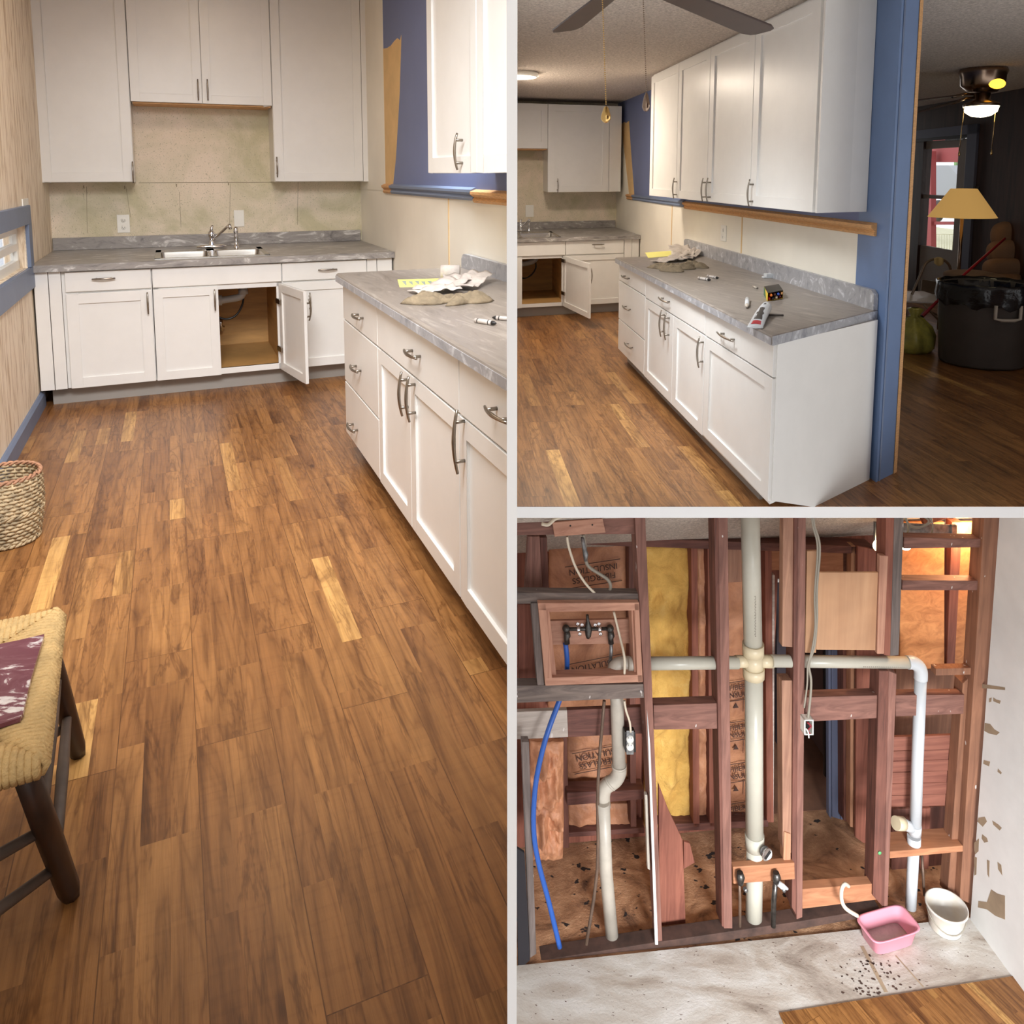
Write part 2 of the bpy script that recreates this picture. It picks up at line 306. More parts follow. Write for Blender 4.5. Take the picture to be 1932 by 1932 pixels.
# ------------------------------------------------------------------ mesh builder
class MB:
    def __init__(s): s.v = []; s.f = []; s.m = []; s.sm = []; s.mi = 0
    def add(s, vs_, fs, smooth=False):
        o = len(s.v); s.v += [Vector(p) for p in vs_]
        for q in fs: s.f.append([o + i for i in q]); s.m.append(s.mi); s.sm.append(smooth)
    def prism(s, pts, ext):
        n = len(pts); pts = [Vector(p) for p in pts]; ext = Vector(ext)
        nrm = Vector((0, 0, 0))
        for i in range(n): nrm += pts[i].cross(pts[(i + 1) % n])
        if nrm.dot(ext) > 0: pts = pts[::-1]
        s.add(pts + [p + ext for p in pts], [list(range(n)), list(range(2 * n - 1, n - 1, -1))] + [[i, i + n, (i + 1) % n + n, (i + 1) % n][::1] for i in range(n)])
        return s
    def obox(s, O, a, b, c):
        O, a, b, c = Vector(O), Vector(a), Vector(b), Vector(c); return s.prism([O, O + a, O + a + b, O + b], c)
    def box(s, u0, u1, w0, w1, h0, h1):
        P = RM[0].P; return s.obox(P(u0, w0, h0), P(u1, w0, h0) - P(u0, w0, h0), P(u0, w1, h0) - P(u0, w0, h0), UP * (h1 - h0))
    def tube(s, pts, r, seg=10, flat=None, caps=True):
        pts = [Vector(p) for p in pts]; n = len(pts); rr = r if isinstance(r, (list, tuple)) else [r] * n
        t0 = (pts[1] - pts[0]).normalized(); ref = Vector((0, 0, 1)) if abs(t0.z) < 0.9 else Vector((1, 0, 0))
        x = t0.cross(ref).normalized(); vv = []; fs = []
        for i, p in enumerate(pts):
            t = (pts[min(i + 1, n - 1)] - pts[max(i - 1, 0)]).normalized(); x = (x - t * x.dot(t)).normalized(); y = t.cross(x)
            for k in range(seg):
                a = 2 * math.pi * k / seg; vv.append(p + (x * math.cos(a) + y * math.sin(a) * (flat or 1)) * rr[i])
        for i in range(n - 1):
            for k in range(seg): fs.append([i * seg + k, i * seg + (k + 1) % seg, (i + 1) * seg + (k + 1) % seg, (i + 1) * seg + k])
        s.add(vv, fs, True)
        if caps: s.add(vv[:seg], [list(range(seg))[::-1]]); s.add(vv[-seg:], [list(range(seg))])
        return s
    def lathe(s, O, prof, seg=28, ax=UP, x=None, sx=1.0, sy=1.0):
        ax = Vector(ax).normalized(); x = Vector(x) if x else (Vector((1, 0, 0)) if abs(ax.x) < 0.9 else Vector((0, 1, 0)))
        x = (x - ax * x.dot(ax)).normalized(); y = ax.cross(x); vv = []; fs = []; n = len(prof)
        for (r, z) in prof:
            for k in range(seg):
                a = 2 * math.pi * k / seg; vv.append(Vector(O) + ax * z + (x * math.cos(a) * sx + y * math.sin(a) * sy) * r)
        for i in range(n - 1):
            for k in range(seg): fs.append([i * seg + k, i * seg + (k + 1) % seg, (i + 1) * seg + (k + 1) % seg, (i + 1) * seg + k])
        s.add(vv, fs, True); return s
    def ball(s, O, r, seg=16, sc=(1, 1, 1)):
        vv = []; fs = []; n = seg // 2
        for i in range(n + 1):
            th = math.pi * i / n
            for k in range(seg):
                a = 2 * math.pi * k / seg; vv.append(Vector(O) + Vector((math.sin(th) * math.cos(a) * r * sc[0], math.sin(th) * math.sin(a) * r * sc[1], -math.cos(th) * r * sc[2])))
        for i in range(n):
            for k in range(seg): fs.append([i * seg + k, i * seg + (k + 1) % seg, (i + 1) * seg + (k + 1) % seg, (i + 1) * seg + k])
        s.add(vv, fs, True); return s
    def grid(s, fn, nu, nv, smooth=True, thick=None):
        vv = [fn(i / nu, j / nv) for j in range(nv + 1) for i in range(nu + 1)]
        fs = [[j * (nu + 1) + i, j * (nu + 1) + i + 1, (j + 1) * (nu + 1) + i + 1, (j + 1) * (nu + 1) + i] for j in range(nv) for i in range(nu)]
        s.add(vv, fs, smooth)
        if thick is not None:
            t = Vector(thick); o = len(vv); ww = [p + t for p in vv]; s.add(ww, [q[::-1] for q in fs], smooth)
            bd = [i for i in range(nu + 1)] + [j * (nu + 1) + nu for j in range(1, nv + 1)] + [nv * (nu + 1) + i for i in range(nu - 1, -1, -1)] + [j * (nu + 1) for j in range(nv - 1, 0, -1)]
            m = len(bd); s.add([vv[i] for i in bd] + [ww[i] for i in bd], [[i, i + m, (i + 1) % m + m, (i + 1) % m] for i in range(m)])
        return s

def put(name, mb, mat, parent=None, label=None, cat=None, group=None, kind=None, bevel=0.0, clip=True, origin=None, segs=2):
    """link a builder as ONE mesh object; parts get a parent, things get label and category"""
    if not mb.v: return None
    me = bpy.data.meshes.new(name); bm = bmesh.new(); vv = [bm.verts.new(p) for p in mb.v]
    for q, m, s_ in zip(mb.f, mb.m, mb.sm):
        try:
            f = bm.faces.new([vv[i] for i in q]); f.material_index = m; f.smooth = s_
        except ValueError: pass
    bmesh.ops.remove_doubles(bm, verts=bm.verts, dist=1e-6)
    if clip:
        side = RM[0].side; xs = [v.co.x for v in bm.verts]; pl = PART * side + 0.0005 * side
        cross = (max(xs) > pl) if side < 0 else (min(xs) < pl)
        if cross:
            g = bm.verts[:] + bm.edges[:] + bm.faces[:]
            r = bmesh.ops.bisect_plane(bm, geom=g, dist=1e-5, plane_co=(pl, 0, 0), plane_no=(-side, 0, 0), clear_outer=True)
            ed = [e for e in r['geom_cut'] if isinstance(e, bmesh.types.BMEdge)]
            if ed:
                try: bmesh.ops.holes_fill(bm, edges=ed, sides=0)
                except Exception: pass
    if not bm.verts or not bm.faces: bm.free(); return None
    bmesh.ops.recalc_face_normals(bm, faces=bm.faces)
    if parent is not None: base = parent_world(parent)
    else:
        xs = [v.co for v in bm.verts]
        base = origin or Vector(((min(p.x for p in xs) + max(p.x for p in xs)) / 2, (min(p.y for p in xs) + max(p.y for p in xs)) / 2, min(p.z for p in xs)))
    for v in bm.verts: v.co -= base
    bm.to_mesh(me); bm.free()
    for m in (mat if isinstance(mat, (list, tuple)) else [mat]): me.materials.append(MATS[m] if isinstance(m, str) else m)
    o = bpy.data.objects.new(name, me); COL.objects.link(o)
    if parent is not None: o.parent = parent
    else: o.location = base
    if label: o['label'] = label
    if cat: o['category'] = cat
    if group: o['group'] = group
    if kind: o['kind'] = kind
    if bevel:
        b = o.modifiers.new('bevel', 'BEVEL'); b.width = bevel; b.segments = segs; b.limit_method = 'ANGLE'; b.angle_limit = math.radians(40)
    return o
def parent_world(o):
    p = Vector(o.location)
    while o.parent: o = o.parent; p += Vector(o.location)
    return p
def thing(name, label, cat, loc, group=None):
    o = bpy.data.objects.new(name, None); COL.objects.link(o); o.location = loc; o.empty_display_size = 0.1
    o['label'] = label; o['category'] = cat
    if group: o['group'] = group
    return o
def struct(name, mb, mat, bevel=0, clip=True): return put(name, mb, mat, kind='structure', bevel=bevel, clip=clip, origin=Vector((0, 0, 0)))
def spline(pts, n=6):
    pts = [Vector(p) for p in pts]; out = []
    for i in range(len(pts) - 1):
        p0 = pts[max(i - 1, 0)]; p1 = pts[i]; p2 = pts[i + 1]; p3 = pts[min(i + 2, len(pts) - 1)]
        for k in range(n):
            t = k / n; out.append(0.5 * ((2 * p1) + (p2 - p0) * t + (2 * p0 - 5 * p1 + 4 * p2 - p3) * t * t + (3 * p1 - p0 - 3 * p2 + p3) * t ** 3))
    return out + [pts[-1]]

# ------------------------------------------------------------------ kitchen pieces
def shaker(name, par, O, a, b, n, fr=0.06, th=0.02, mat='cab', frw=None):
    """frame-and-panel door: O lower corner on the front face, a width, b height, n outward"""
    O, a, b, n = Vector(O), Vector(a), Vector(b), Vector(n).normalized(); fw = (frw or fr); la, lb = a.length, b.length; ua, ub = a / la, b / lb
    m = MB(); back = -n * th
    m.obox(O, ua * fw, b, back); m.obox(O + ua * (la - fw), ua * fw, b, back)
    m.obox(O + ua * fw, ua * (la - 2 * fw), ub * fr, back); m.obox(O + ua * fw + ub * (lb - fr), ua * (la - 2 * fw), ub * fr, back)
    m.obox(O + ua * (fw - 0.002) + ub * (fr - 0.002) - n * 0.011, ua * (la - 2 * fw + 0.004), ub * (lb - 2 * fr + 0.004), -n * (th - 0.012))
    return put(name, m, mat, par, bevel=0.0018)
def slab(name, par, O, a, b, n, th=0.02, mat='cab'):
    return put(name, MB().obox(O, a, b, -Vector(n).normalized() * th), mat, par, bevel=0.0025)
def pull(par, c, along, out, L=0.15, name='handle', mat='nickel', r=0.006):
    """bow shaped bar pull standing on two posts"""
    c, al, out = Vector(c), Vector(along).normalized(), Vector(out).normalized(); m = MB(); pts = []
    for i in range(11):
        t = -1 + 2 * i / 10; pts.append(c + al * (t * L / 2) + out * (0.036 - 0.012 * t * t))
    m.tube(pts, [r * (0.75 + 0.35 * (1 - abs(-1 + 2 * i / 10))) for i in range(11)], 8)
    for s_ in (-0.62, 0.62): m.tube([c + al * (s_ * L / 2), c + al * (s_ * L / 2) + out * 0.032], 0.0055, 8)
    return put(name, m, mat, par)

def outlet(name, label, c, a, b, n, w=0.075, h=0.12, kind='duplex', cat='outlet', mat='plastic_white'):
    t = thing(name, label, cat, c); a, b, n = Vector(a).normalized(), Vector(b).normalized(), Vector(n).normalized()
    put('cover_plate', MB().obox(c - a * w / 2 - b * h / 2, a * w, b * h, n * 0.007), mat, t, bevel=0.002)
    if kind == 'duplex':
        for s_ in (-1, 1):
            o = c + b * (s_ * 0.024 * h / 0.12); m = MB(); m.lathe(o + n * 0.007, [(0.0, 0.003), (0.015 * h / 0.12, 0.003), (0.016 * h / 0.12, 0)], 16, n)
            f = put('receptacle', m, mat, t)
            k = MB()
            for q in (-1, 1): k.obox(o + a * (q * 0.006) - a * 0.001 - b * 0.004 + n * 0.0095, a * 0.002, b * 0.009, n * 0.001)
            k.lathe(o - b * 0.009 + n * 0.0095, [(0, 0.001), (0.0022, 0.001), (0.0022, 0)], 8, n)
            if f: put('slots', k, 'black', f)
    if kind == 'switch':
        for q in (-1, 1): put('switch_toggle', MB().obox(c + a * (q * w * 0.22) - a * 0.004 - b * 0.012 + n * 0.006, a * 0.008, b * 0.024, n * 0.011), mat, t)
    return t

# ================================================================== PARTITIONS between the three rooms
SLAB_Y = RB.H / math.tan(math.radians(23.4)) ; SLAB_Y = 3.70; SLAB_T = 0.056
m = MB(); m.obox((-PART, 0.90, -5.4), (2 * PART, 0, 0), (0, 12.0, 0), (0, 0, 8.6)); struct('wall_partition', m, 'partition', clip=False)

# ================================================================== ROOM A : kitchen, long view
RM[0] = RA
A = RA; P = A.P; EX, EZ = A.ex, A.ez; NF = -EZ      # NF: out of the far cabinets
WF = 5.56; WB = 6.60; HC = 0.900; UL = -0.80; UR = 1.46; HCEIL = 2.95
WU = 6.30                                             # face of the far wall cabinets
UFACE = 0.79; HC2 = 0.949; UFU = UR - 0.34; HRAIL = A.hu(820, 361, UR)
# --- shell
m = MB(); m.obox(P(-3.2, -2.2, -0.12), EX * 6.2, EZ * 9.2, UP * 0.12); struct('floor', m, 'floor_a')
m = MB(); m.obox(P(UL - 0.12, WB, 0), EX * (UR - UL + 0.24), EZ * 0.12, UP * HCEIL); m.mi = 1
for (x0, y0, x1, y1) in ((163, 352, 164, 440), (237, 352, 246, 410), (338, 362, 341, 428), (434, 350, 433, 428), (562, 342, 561, 424), (262, 345, 512, 342)):
    a, b_ = A.hit(x0, y0, w=WB - 0.001), A.hit(x1, y1, w=WB - 0.001)
    if abs(x1 - x0) < 20: m.prism([P(a[0], WB - 0.001, a[2]), P(a[0] + 0.003, WB - 0.001, a[2]), P(b_[0] + 0.003, WB - 0.001, b_[2]), P(b_[0], WB - 0.001, b_[2])], EZ * 0.002)
    else: m.box(a[0], b_[0], WB - 0.0012, WB, a[2] - 0.002, a[2] + 0.002)
for (x, y) in ((158, 353), (235, 354), (333, 350), (431, 347)): q = A.hit(x, y, w=WB); m.box(q[0] - 0.004, q[0] + 0.004, WB - 0.001, WB, q[2] - 0.01, q[2] + 0.012)
struct('wall_back', m, ['wall_old', 'wall_crack'])
# left wall with its window opening
hs = A.hu(48, 508, UL); w1 = A.w(50, 470, UL); w0 = w1 - 1.3; ht = A.hu(44, 424, UL)
hs2 = hs + 0.0
m = MB()
m.obox(P(UL - 0.12, -0.5, 0), EX * 0.12, EZ * (w0 + 0.5), UP * HCEIL); m.obox(P(UL - 0.12, w1, 0), EX * 0.12, EZ * (WB - w1), UP * HCEIL)
m.obox(P(UL - 0.12, w0, 0), EX * 0.12, EZ * (w1 - w0), UP * hs); m.obox(P(UL - 0.12, w0, ht), EX * 0.12, EZ * (w1 - w0), UP * (HCEIL - ht))
struct('wall_left', m, 'wall_striped')
wt = thing('window_1', 'x', 'window', P(UL, (w0 + w1) / 2, hs)); del wt['label']; del wt['category']; wt['kind'] = 'structure'
m = MB(); tw = 0.11
m.obox(P(UL - 0.01, w0 - tw, hs - 0.13), EX * 0.03, EZ * (w1 - w0 + 2 * tw), UP * 0.13)
m.obox(P(UL - 0.01, w0 - tw, ht), EX * 0.03, EZ * (w1 - w0 + 2 * tw), UP * 0.11)
for q in (w0 - tw, w1): m.obox(P(UL - 0.01, q, hs), EX * 0.03, EZ * tw, UP * (ht - hs))
put('window_frame', m, 'blue_trim', wt, bevel=0.004)
m = MB()
for (a, b_, c, d) in ((w0, w0 + 0.05, hs, ht), (w1 - 0.05, w1, hs, ht), (w0, w1, hs, hs + 0.05), (w0, w1, ht - 0.05, ht), (w0, w1, (hs + ht) / 2 - 0.02, (hs + ht) / 2 + 0.02)):
    m.obox(P(UL - 0.08, a, c), EX * 0.04, EZ * (b_ - a), UP * (d - c))
put('sash', m, 'plastic_white', wt)
put('pane', MB().obox(P(UL - 0.066, w0 + 0.05, hs + 0.05), EX * 0.006, EZ * (w1 - w0 - 0.1), UP * (ht - hs - 0.1)), 'clear', wt)
# right wall: white panels below the rail, blue paint above, a beige patch where paint came off
m = MB(); m.obox(P(UR, -0.5, 0), EX * 0.12, EZ * (WB + 0.5), UP * HRAIL); m.mi = 1; m.obox(P(UR, -0.5, HRAIL), EX * 0.12, EZ * (WB + 0.5), UP * (HCEIL - HRAIL))
m.mi = 2
pts = [(741, 356), (747, 300), (754, 180), (757.5, 66), (755, 76), (750, 72), (744, 78), (738, 86), (730, 91), (722, 92), (716, 200), (716, 356)]
pl = [A.hit(x, y, u=UR) for x, y in pts]; m.prism([P(UR - 0.002, w, h) for (_, w, h) in pl], EX * 0.004)
m.mi = 0; wk = A.w(727, 300, UR); m.obox(P(UR - 0.003, wk, HRAIL - 0.02), EX * 0.004, EZ * (WB - wk), UP * 1.6)
m.mi = 3
for xx, yy in ((848, 440),):
    ws = A.w(xx, yy, UR); m.obox(P(UR - 0.004, ws, 0.9), EX * 0.005, EZ * 0.012, UP * (HRAIL - 0.93))
struct('wall_right', m, ['wall_panel', 'blue_paint', 'beige_patch', 'seam'])
m = MB(); m.obox(P(UL - 0.12, -0.5, HCEIL), EX * (UR - UL + 0.3), EZ * (WB + 0.6), UP * 0.1); struct('ceiling', m, 'popcorn')
m = MB(); m.prism([P(UL, -0.4, 0), P(UL + 0.022, -0.4, 0), P(UL + 0.022, -0.4, 0.085), P(UL + 0.012, -0.4, 0.10), P(UL, -0.4, 0.10)], EZ * (WF + 0.5)); struct('baseboard_left', m, 'blue_trim')
# chair rail
def rail(room, ww0, ww1, UR_, h, d=0.03):
    Pp = room.P; prof = [(0, -0.035), (-0.012, -0.035), (-0.02, -0.022), (-0.012, -0.008), (-d, 0.008), (-d, 0.022), (-0.012, 0.03), (0, 0.034)]
    return MB().prism([Pp(UR_ + a, ww0, h + b) for a, b in prof], room.ez * (ww1 - ww0))
wA, wB_, wC = A.w(727, 358, UR), A.w(741, 360, UR), A.w(898, 372, UR)
t = thing('chair_rail', 'blue painted chair rail with bare wood ends along the right wall, left view', 'trim', P(UR, wC, HRAIL))
put('bare_end', rail(A, wB_, wA, UR, HRAIL), 'raw_trim', t)
put('painted_rail', rail(A, wC, wB_, UR, HRAIL), 'blue_trim', t)
put('bare_end', rail(A, 1.0, wC, UR, HRAIL - 0.01, 0.034), 'raw_trim', t)

# --- far base run (w = WF is the door face)
def uw(x, y): return A.u(x, y, WF)
ch = 0.115; ht0 = HC - 0.045
hd1 = A.hw(230, 548, WF)              # split between drawers and doors
x_f0, x_f1, x_s1, x_s2, x_d3 = UL + 0.012, uw(128, 620), uw(292, 620), uw(533, 560), uw(692, 540)
x_dm, x_open = uw(414, 625), uw(524, 620)
CFR = WF + 0.02
def carcass(par, u0, u1, h0, h1, w0, w1, name='body', mat='cab'):
    return put(name, MB().box(u0, u1, w0, w1, h0, h1), mat, par, bevel=0.001)
# 1: drawer over one door, with filler strips against the left wall
t = thing('base_cabinet', 'white base cabinet left of the sink with one drawer over one wide door, left view', 'cabinet', P((x_f0 + x_s1) / 2, 6.05, 0))
carcass(t, x_f1 - 0.02, x_s1 - 0.004, ch, ht0, CFR, WB - 0.02)
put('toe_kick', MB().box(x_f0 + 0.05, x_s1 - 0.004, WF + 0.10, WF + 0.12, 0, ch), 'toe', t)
put('filler_strip', MB().box(x_f0, x_f0 + 0.075, WF + 0.004, WF + 0.03, ch, ht0), 'cab', t, bevel=0.002)
put('filler_strip', MB().box(x_f0 + 0.079, x_f1 - 0.022, WF + 0.004, WF + 0.03, ch, ht0), 'cab', t, bevel=0.002)
d = slab('drawer', t, P(x_f1, WF, hd1 + 0.006), EX * (x_s1 - x_f1 - 0.008), UP * (ht0 - hd1 - 0.012), NF); pull(d, P(*A.hit(196, 525, w=WF)), EX, NF, 0.13)
d = shaker('door', t, P(x_f1, WF, ch), EX * (x_s1 - x_f1 - 0.008), UP * (hd1 - ch - 0.006), NF, 0.065); pull(d, P(*A.hit(279, 571, w=WF)), UP, NF, 0.14)
# 2: sink base, open door on the right
t = thing('sink_base_cabinet', 'white sink base cabinet with its right door swung open, left view', 'cabinet', P((x_s1 + x_s2) / 2, 6.05, 0))
for nm, bx_ in (('side_panel', (x_s1, x_s1 + 0.018, ch, ht0)), ('side_panel', (x_s2 - 0.02, x_s2 - 0.002, ch, ht0))):
    put(nm, MB().box(bx_[0], bx_[1], CFR, WB - 0.02, bx_[2], bx_[3]), 'cab_in', t)
put('back_panel', MB().box(x_s1 + 0.018, x_s2 - 0.02, WB - 0.24, WB - 0.22, ch, ht0), 'cab_in', t)
put('cabinet_floor', MB().box(x_s1 + 0.018, x_s2 - 0.02, CFR, WB - 0.24, ch + 0.02, ch + 0.04), 'cab_in', t)
m = MB(); m.box(x_s1, x_s2 - 0.002, CFR - 0.002, CFR + 0.02, hd1 - 0.03, ht0); m.box(x_s1, x_s2 - 0.002, CFR - 0.002, CFR + 0.02, ch, ch + 0.04)
m.box(x_s1, x_s1 + 0.035, CFR - 0.002, CFR + 0.02, ch, ht0); m.box(x_s2 - 0.037, x_s2 - 0.002, CFR - 0.002, CFR + 0.02, ch, ht0)
put('face_frame', m, 'cab', t, bevel=0.002)
slab('false_front', t, P(x_s1 + 0.002, WF, hd1 + 0.006), EX * (x_s2 - x_s1 - 0.006), UP * (ht0 - hd1 - 0.012), NF)
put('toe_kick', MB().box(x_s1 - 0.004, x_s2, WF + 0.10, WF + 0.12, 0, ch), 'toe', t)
d = shaker('door', t, P(x_s1 + 0.002, WF, ch), EX * (x_dm - x_s1), UP * (hd1 - ch - 0.006), NF, 0.055); pull(d, P(*A.hit(405, 565, w=WF)), UP, NF, 0.14)
# the open door: hinged at x_open, free edge found on the floor plane of the photo
hinge = P(x_s2 - 0.025, WF - 0.005, ch); pe = A.hit(577.5, 725, h=ch); fe = P(pe[0], pe[1], ch); dv = fe - hinge; dv = dv.normalized() * (x_s2 - x_dm - 0.02) if dv.length > 0.7 else dv
nn = dv.cross(UP).normalized(); 
if nn.dot(EX) > 0: nn = -nn
d = shaker('door', t, hinge, dv, UP * (hd1 - ch - 0.006), nn, 0.055)
pull(d, hinge + dv * 0.94 + UP * (hd1 - ch - 0.13) - nn * 0.02, UP, -nn, 0.14)
for hh in (0.13, 0.46):
    put('hinge', MB().obox(hinge + UP * hh + nn * 0.001 - dv.normalized() * 0.03, dv.normalized() * 0.085, UP * 0.035, nn * 0.014), 'nickel', d, bevel=0.003)
# 3: drawer over door, filler at the right wall
x_r = UR - 0.05
t = thing('base_cabinet', 'white base cabinet right of the sink, half hidden by the open door, left view', 'cabinet', P((x_s2 + x_r) / 2, 6.05, 0))
carcass(t, x_s2, x_d3 + 0.02, ch, ht0, CFR, WB - 0.02)
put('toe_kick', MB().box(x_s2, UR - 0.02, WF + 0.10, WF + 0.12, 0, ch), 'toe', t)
put('filler_strip', MB().box(x_d3 + 0.006, x_d3 + 0.075, WF + 0.004, WF + 0.03, ch, ht0), 'cab', t, bevel=0.002)
put('filler_strip', MB().box(x_d3 + 0.079, UR - 0.015, WF + 0.004, WF + 0.03, ch, ht0), 'cab', t, bevel=0.002)
d = slab('drawer', t, P(x_s2 + 0.004, WF, hd1 + 0.006), EX * (x_d3 - x_s2 - 0.004), UP * (ht0 - hd1 - 0.012), NF); pull(d, P(*A.hit(617, 508, w=WF)), EX, NF, 0.13)
d = shaker('door', t, P(x_s2 + 0.004, WF, ch), EX * (x_d3 - x_s2 - 0.004), UP * (hd1 - ch - 0.006), NF, 0.06); pull(d, P(*A.hit(584, 570, w=WF)), UP, NF, 0.14)

# --- worktop with sink cut-out, backsplash
us0, us1 = A.hit(292, 487, h=HC)[0], A.hit(505, 478, h=HC)[0]; ws0, ws1 = A.hit(405, 486, h=HC)[1], A.hit(405, 470, h=HC)[1]
t = thing('countertop', 'grey marbled laminate worktop holding the double sink, left view', 'countertop', P(0.3, WF + 0.5, HC - 0.04))
m = MB(); fw_ = WF - 0.03; c0, c1 = UL + 0.004, UR - 0.004
for (a, b_, c, d_) in ((c0, us0 + 0.03, fw_, WB - 0.002), (us1 - 0.03, c1, fw_, WB - 0.002), (us0 + 0.03, us1 - 0.03, fw_, ws0 + 0.03), (us0 + 0.03, us1 - 0.03, ws1 - 0.03, WB - 0.002)):
    m.box(a, b_, c, d_, HC - 0.042, HC)
put('worktop', m, 'counter_a', t)
hsp = A.hw(385, 441.5, WB - 0.02)
put('backsplash', MB().box(c0, c1 - 0.01, WB - 0.024, WB - 0.002, HC, hsp), 'counter_a', t, bevel=0.004)

def double_sink(room, label, us0, us1, ws0, ws1, H):
    Pp = room.P; RMx = room; t = thing('kitchen_sink', label, 'sink', Pp((us0 + us1) / 2, (ws0 + ws1) / 2, H))
    mid = (us0 + us1) / 2; m = MB(); e = 0.035; bk = 0.14 * (ws1 - ws0) / 0.5
    for (a, b_, c, d_) in ((us0, us0 + e, ws0, ws1), (us1 - e, us1, ws0, ws1), (mid - 0.025, mid + 0.025, ws0, ws1), (us0, us1, ws0, ws0 + e), (us0, us1, ws1 - bk, ws1)):
        m.prism([Pp(a, c, H + 0.001), Pp(b_, c, H + 0.001), Pp(b_, d_, H + 0.001), Pp(a, d_, H + 0.001)], UP * 0.006)
    put('rim', m, 'steel', t, bevel=0.002)
    for (a, b_) in ((us0 + e, mid - 0.025), (mid + 0.025, us1 - e)):
        m = MB(); c, d_ = ws0 + e, ws1 - bk; cu, cw = (a + b_) / 2, (c + d_) / 2; rows = []
        for (k, z) in ((1.0, 0.004), (0.985, -0.02), (0.96, -0.10), (0.90, -0.15), (0.7, -0.165), (0.1, -0.17)):
            ring = []
            for q in range(32):
                an = 2 * math.pi * q / 32; ca, sa = math.cos(an), math.sin(an); ex = 0.12 if k > 0.97 else 0.24
                ring.append(Pp(cu + (b_ - a) / 2 * k * math.copysign(abs(ca) ** ex, ca), cw + (d_ - c) / 2 * k * math.copysign(abs(sa) ** ex, sa), H + z))
            rows.append(ring)
        vv = [p for r in rows for p in r]; fs = [[i * 32 + q, i * 32 + (q + 1) % 32, (i + 1) * 32 + (q + 1) % 32, (i + 1) * 32 + q] for i in range(5) for q in range(32)] + [list(range(160, 192))]
        m.add(vv, fs, True); bo = put('bowl', m, 'steel', t)
        if bo: put('drain', MB().lathe(Pp(cu, cw, H - 0.168), [(0, 0.002), (0.035, 0.002), (0.042, 0.006), (0.044, 0.0)], 20), 'chrome', bo)
    return t
def faucet(room, label, u, w, H, s=1.0, swing=1.0):
    Pp = room.P; ex, ez = room.ex, room.ez; t = thing('kitchen_faucet', label, 'faucet', Pp(u, w, H)); b = Pp(u, w, H)
    m = MB(); m.tube([b - ex * 0.115 * s + UP * 0.012, b - ex * 0.08 * s + UP * 0.016, b + ex * 0.08 * s + UP * 0.016, b + ex * 0.115 * s + UP * 0.012], [0.014 * s, 0.026 * s, 0.026 * s, 0.014 * s], 14, flat=0.5); put('deck_plate', m, 'chrome', t)
    m = MB(); m.lathe(b, [(0.026 * s, 0.01), (0.026 * s, 0.03), (0.019 * s, 0.045), (0.019 * s, 0.09 * s), (0.026 * s, 0.10 * s), (0.027 * s, 0.125 * s), (0.015 * s, 0.145 * s), (0, 0.15 * s)], 20); bd = put('body', m, 'chrome', t)
    m = MB(); m.tube([b + UP * 0.135 * s, b + UP * 0.165 * s + ex * 0.004, b + UP * 0.185 * s + ex * 0.012], [0.014 * s, 0.012 * s, 0.009 * s], 12); put('lever', m, 'chrome', t)
    q = ex * swing; m = MB(); m.tube([b + UP * 0.07 * s + q * 0.015, b + UP * 0.10 * s + q * 0.07 * s - ez * 0.02, b + UP * 0.17 * s + q * 0.18 * s - ez * 0.07, b + UP * 0.19 * s + q * 0.215 * s - ez * 0.09], [0.013 * s, 0.011 * s, 0.0105 * s, 0.011 * s], 12)
    m.tube([b + UP * 0.197 * s + q * 0.215 * s - ez * 0.09, b + UP * 0.155 * s + q * 0.225 * s - ez * 0.095], 0.0135 * s, 12); put('spout', m, 'chrome', t)
    return t
def sprayer(room, label, u, w, H, s=1.0):
    b = room.P(u, w, H); m = MB()
    m.lathe(b, [(0.024 * s, 0), (0.024 * s, 0.008), (0.014 * s, 0.02), (0.013 * s, 0.06 * s), (0.019 * s, 0.075 * s), (0.014 * s, 0.10 * s), (0.018 * s, 0.125 * s), (0.02 * s, 0.15 * s), (0.012 * s, 0.168 * s), (0, 0.17 * s)], 18)
    return put('sink_sprayer', m, 'chrome', label=label, cat='sprayer', origin=b)
double_sink(A, 'stainless double bowl sink set in the far worktop, left view', us0, us1, ws0, ws1, HC)
fq = A.hit(400, 470, h=HC); faucet(A, 'chrome single lever faucet behind the double sink, left view', fq[0], fq[1], HC + 0.006, 0.92, 0.62)
fq = A.hit(446, 468, h=HC); sprayer(A, 'chrome side sprayer right of the faucet, left view', fq[0], fq[1], HC + 0.005, 0.92)
# drain and hose in the open cabinet
t = thing('drain_pipe', 'white plastic drain trap under the sink inside the open cabinet, left view', 'pipe', P(*A.hit(440, 560, w=WF + 0.5)))
wz = WF + 0.42; g = lambda x, y, w=wz: A.at(x, y, w=w)
put('trap', MB().tube(spline([g(404, 568), g(420, 566), g(450, 561), g(458, 553), g(459, 538)], 5), 0.026, 14), 'pvc_white', t)
put('slip_nut', MB().lathe(g(413, 567), [(0, -0.03), (0.036, -0.03), (0.036, 0.02), (0, 0.02)], 12, EX), 'pvc_white', t)
put('slip_nut', MB().lathe(g(459, 552), [(0, -0.01), (0.034, -0.01), (0.034, 0.025), (0, 0.025)], 12), 'pvc_white', t)
put('spray_hose', MB().tube(spline([g(459, 545), g(458, 572), g(446, 594), g(428, 602), g(410, 597), g(400, 585)], 6), 0.0075, 8), 'black', label='black spray hose looping under the sink in the open cabinet, left view', cat='hose')
put('shutoff_valve', MB().tube([g(416, 600, WB - 0.3), g(417, 624, WB - 0.3)], 0.018, 8).tube([g(410, 617, WB - 0.3), g(424, 617, WB - 0.3)], 0.013, 8), 'chrome', label='small shutoff valve at the back of the open sink cabinet, left view', cat='valve')

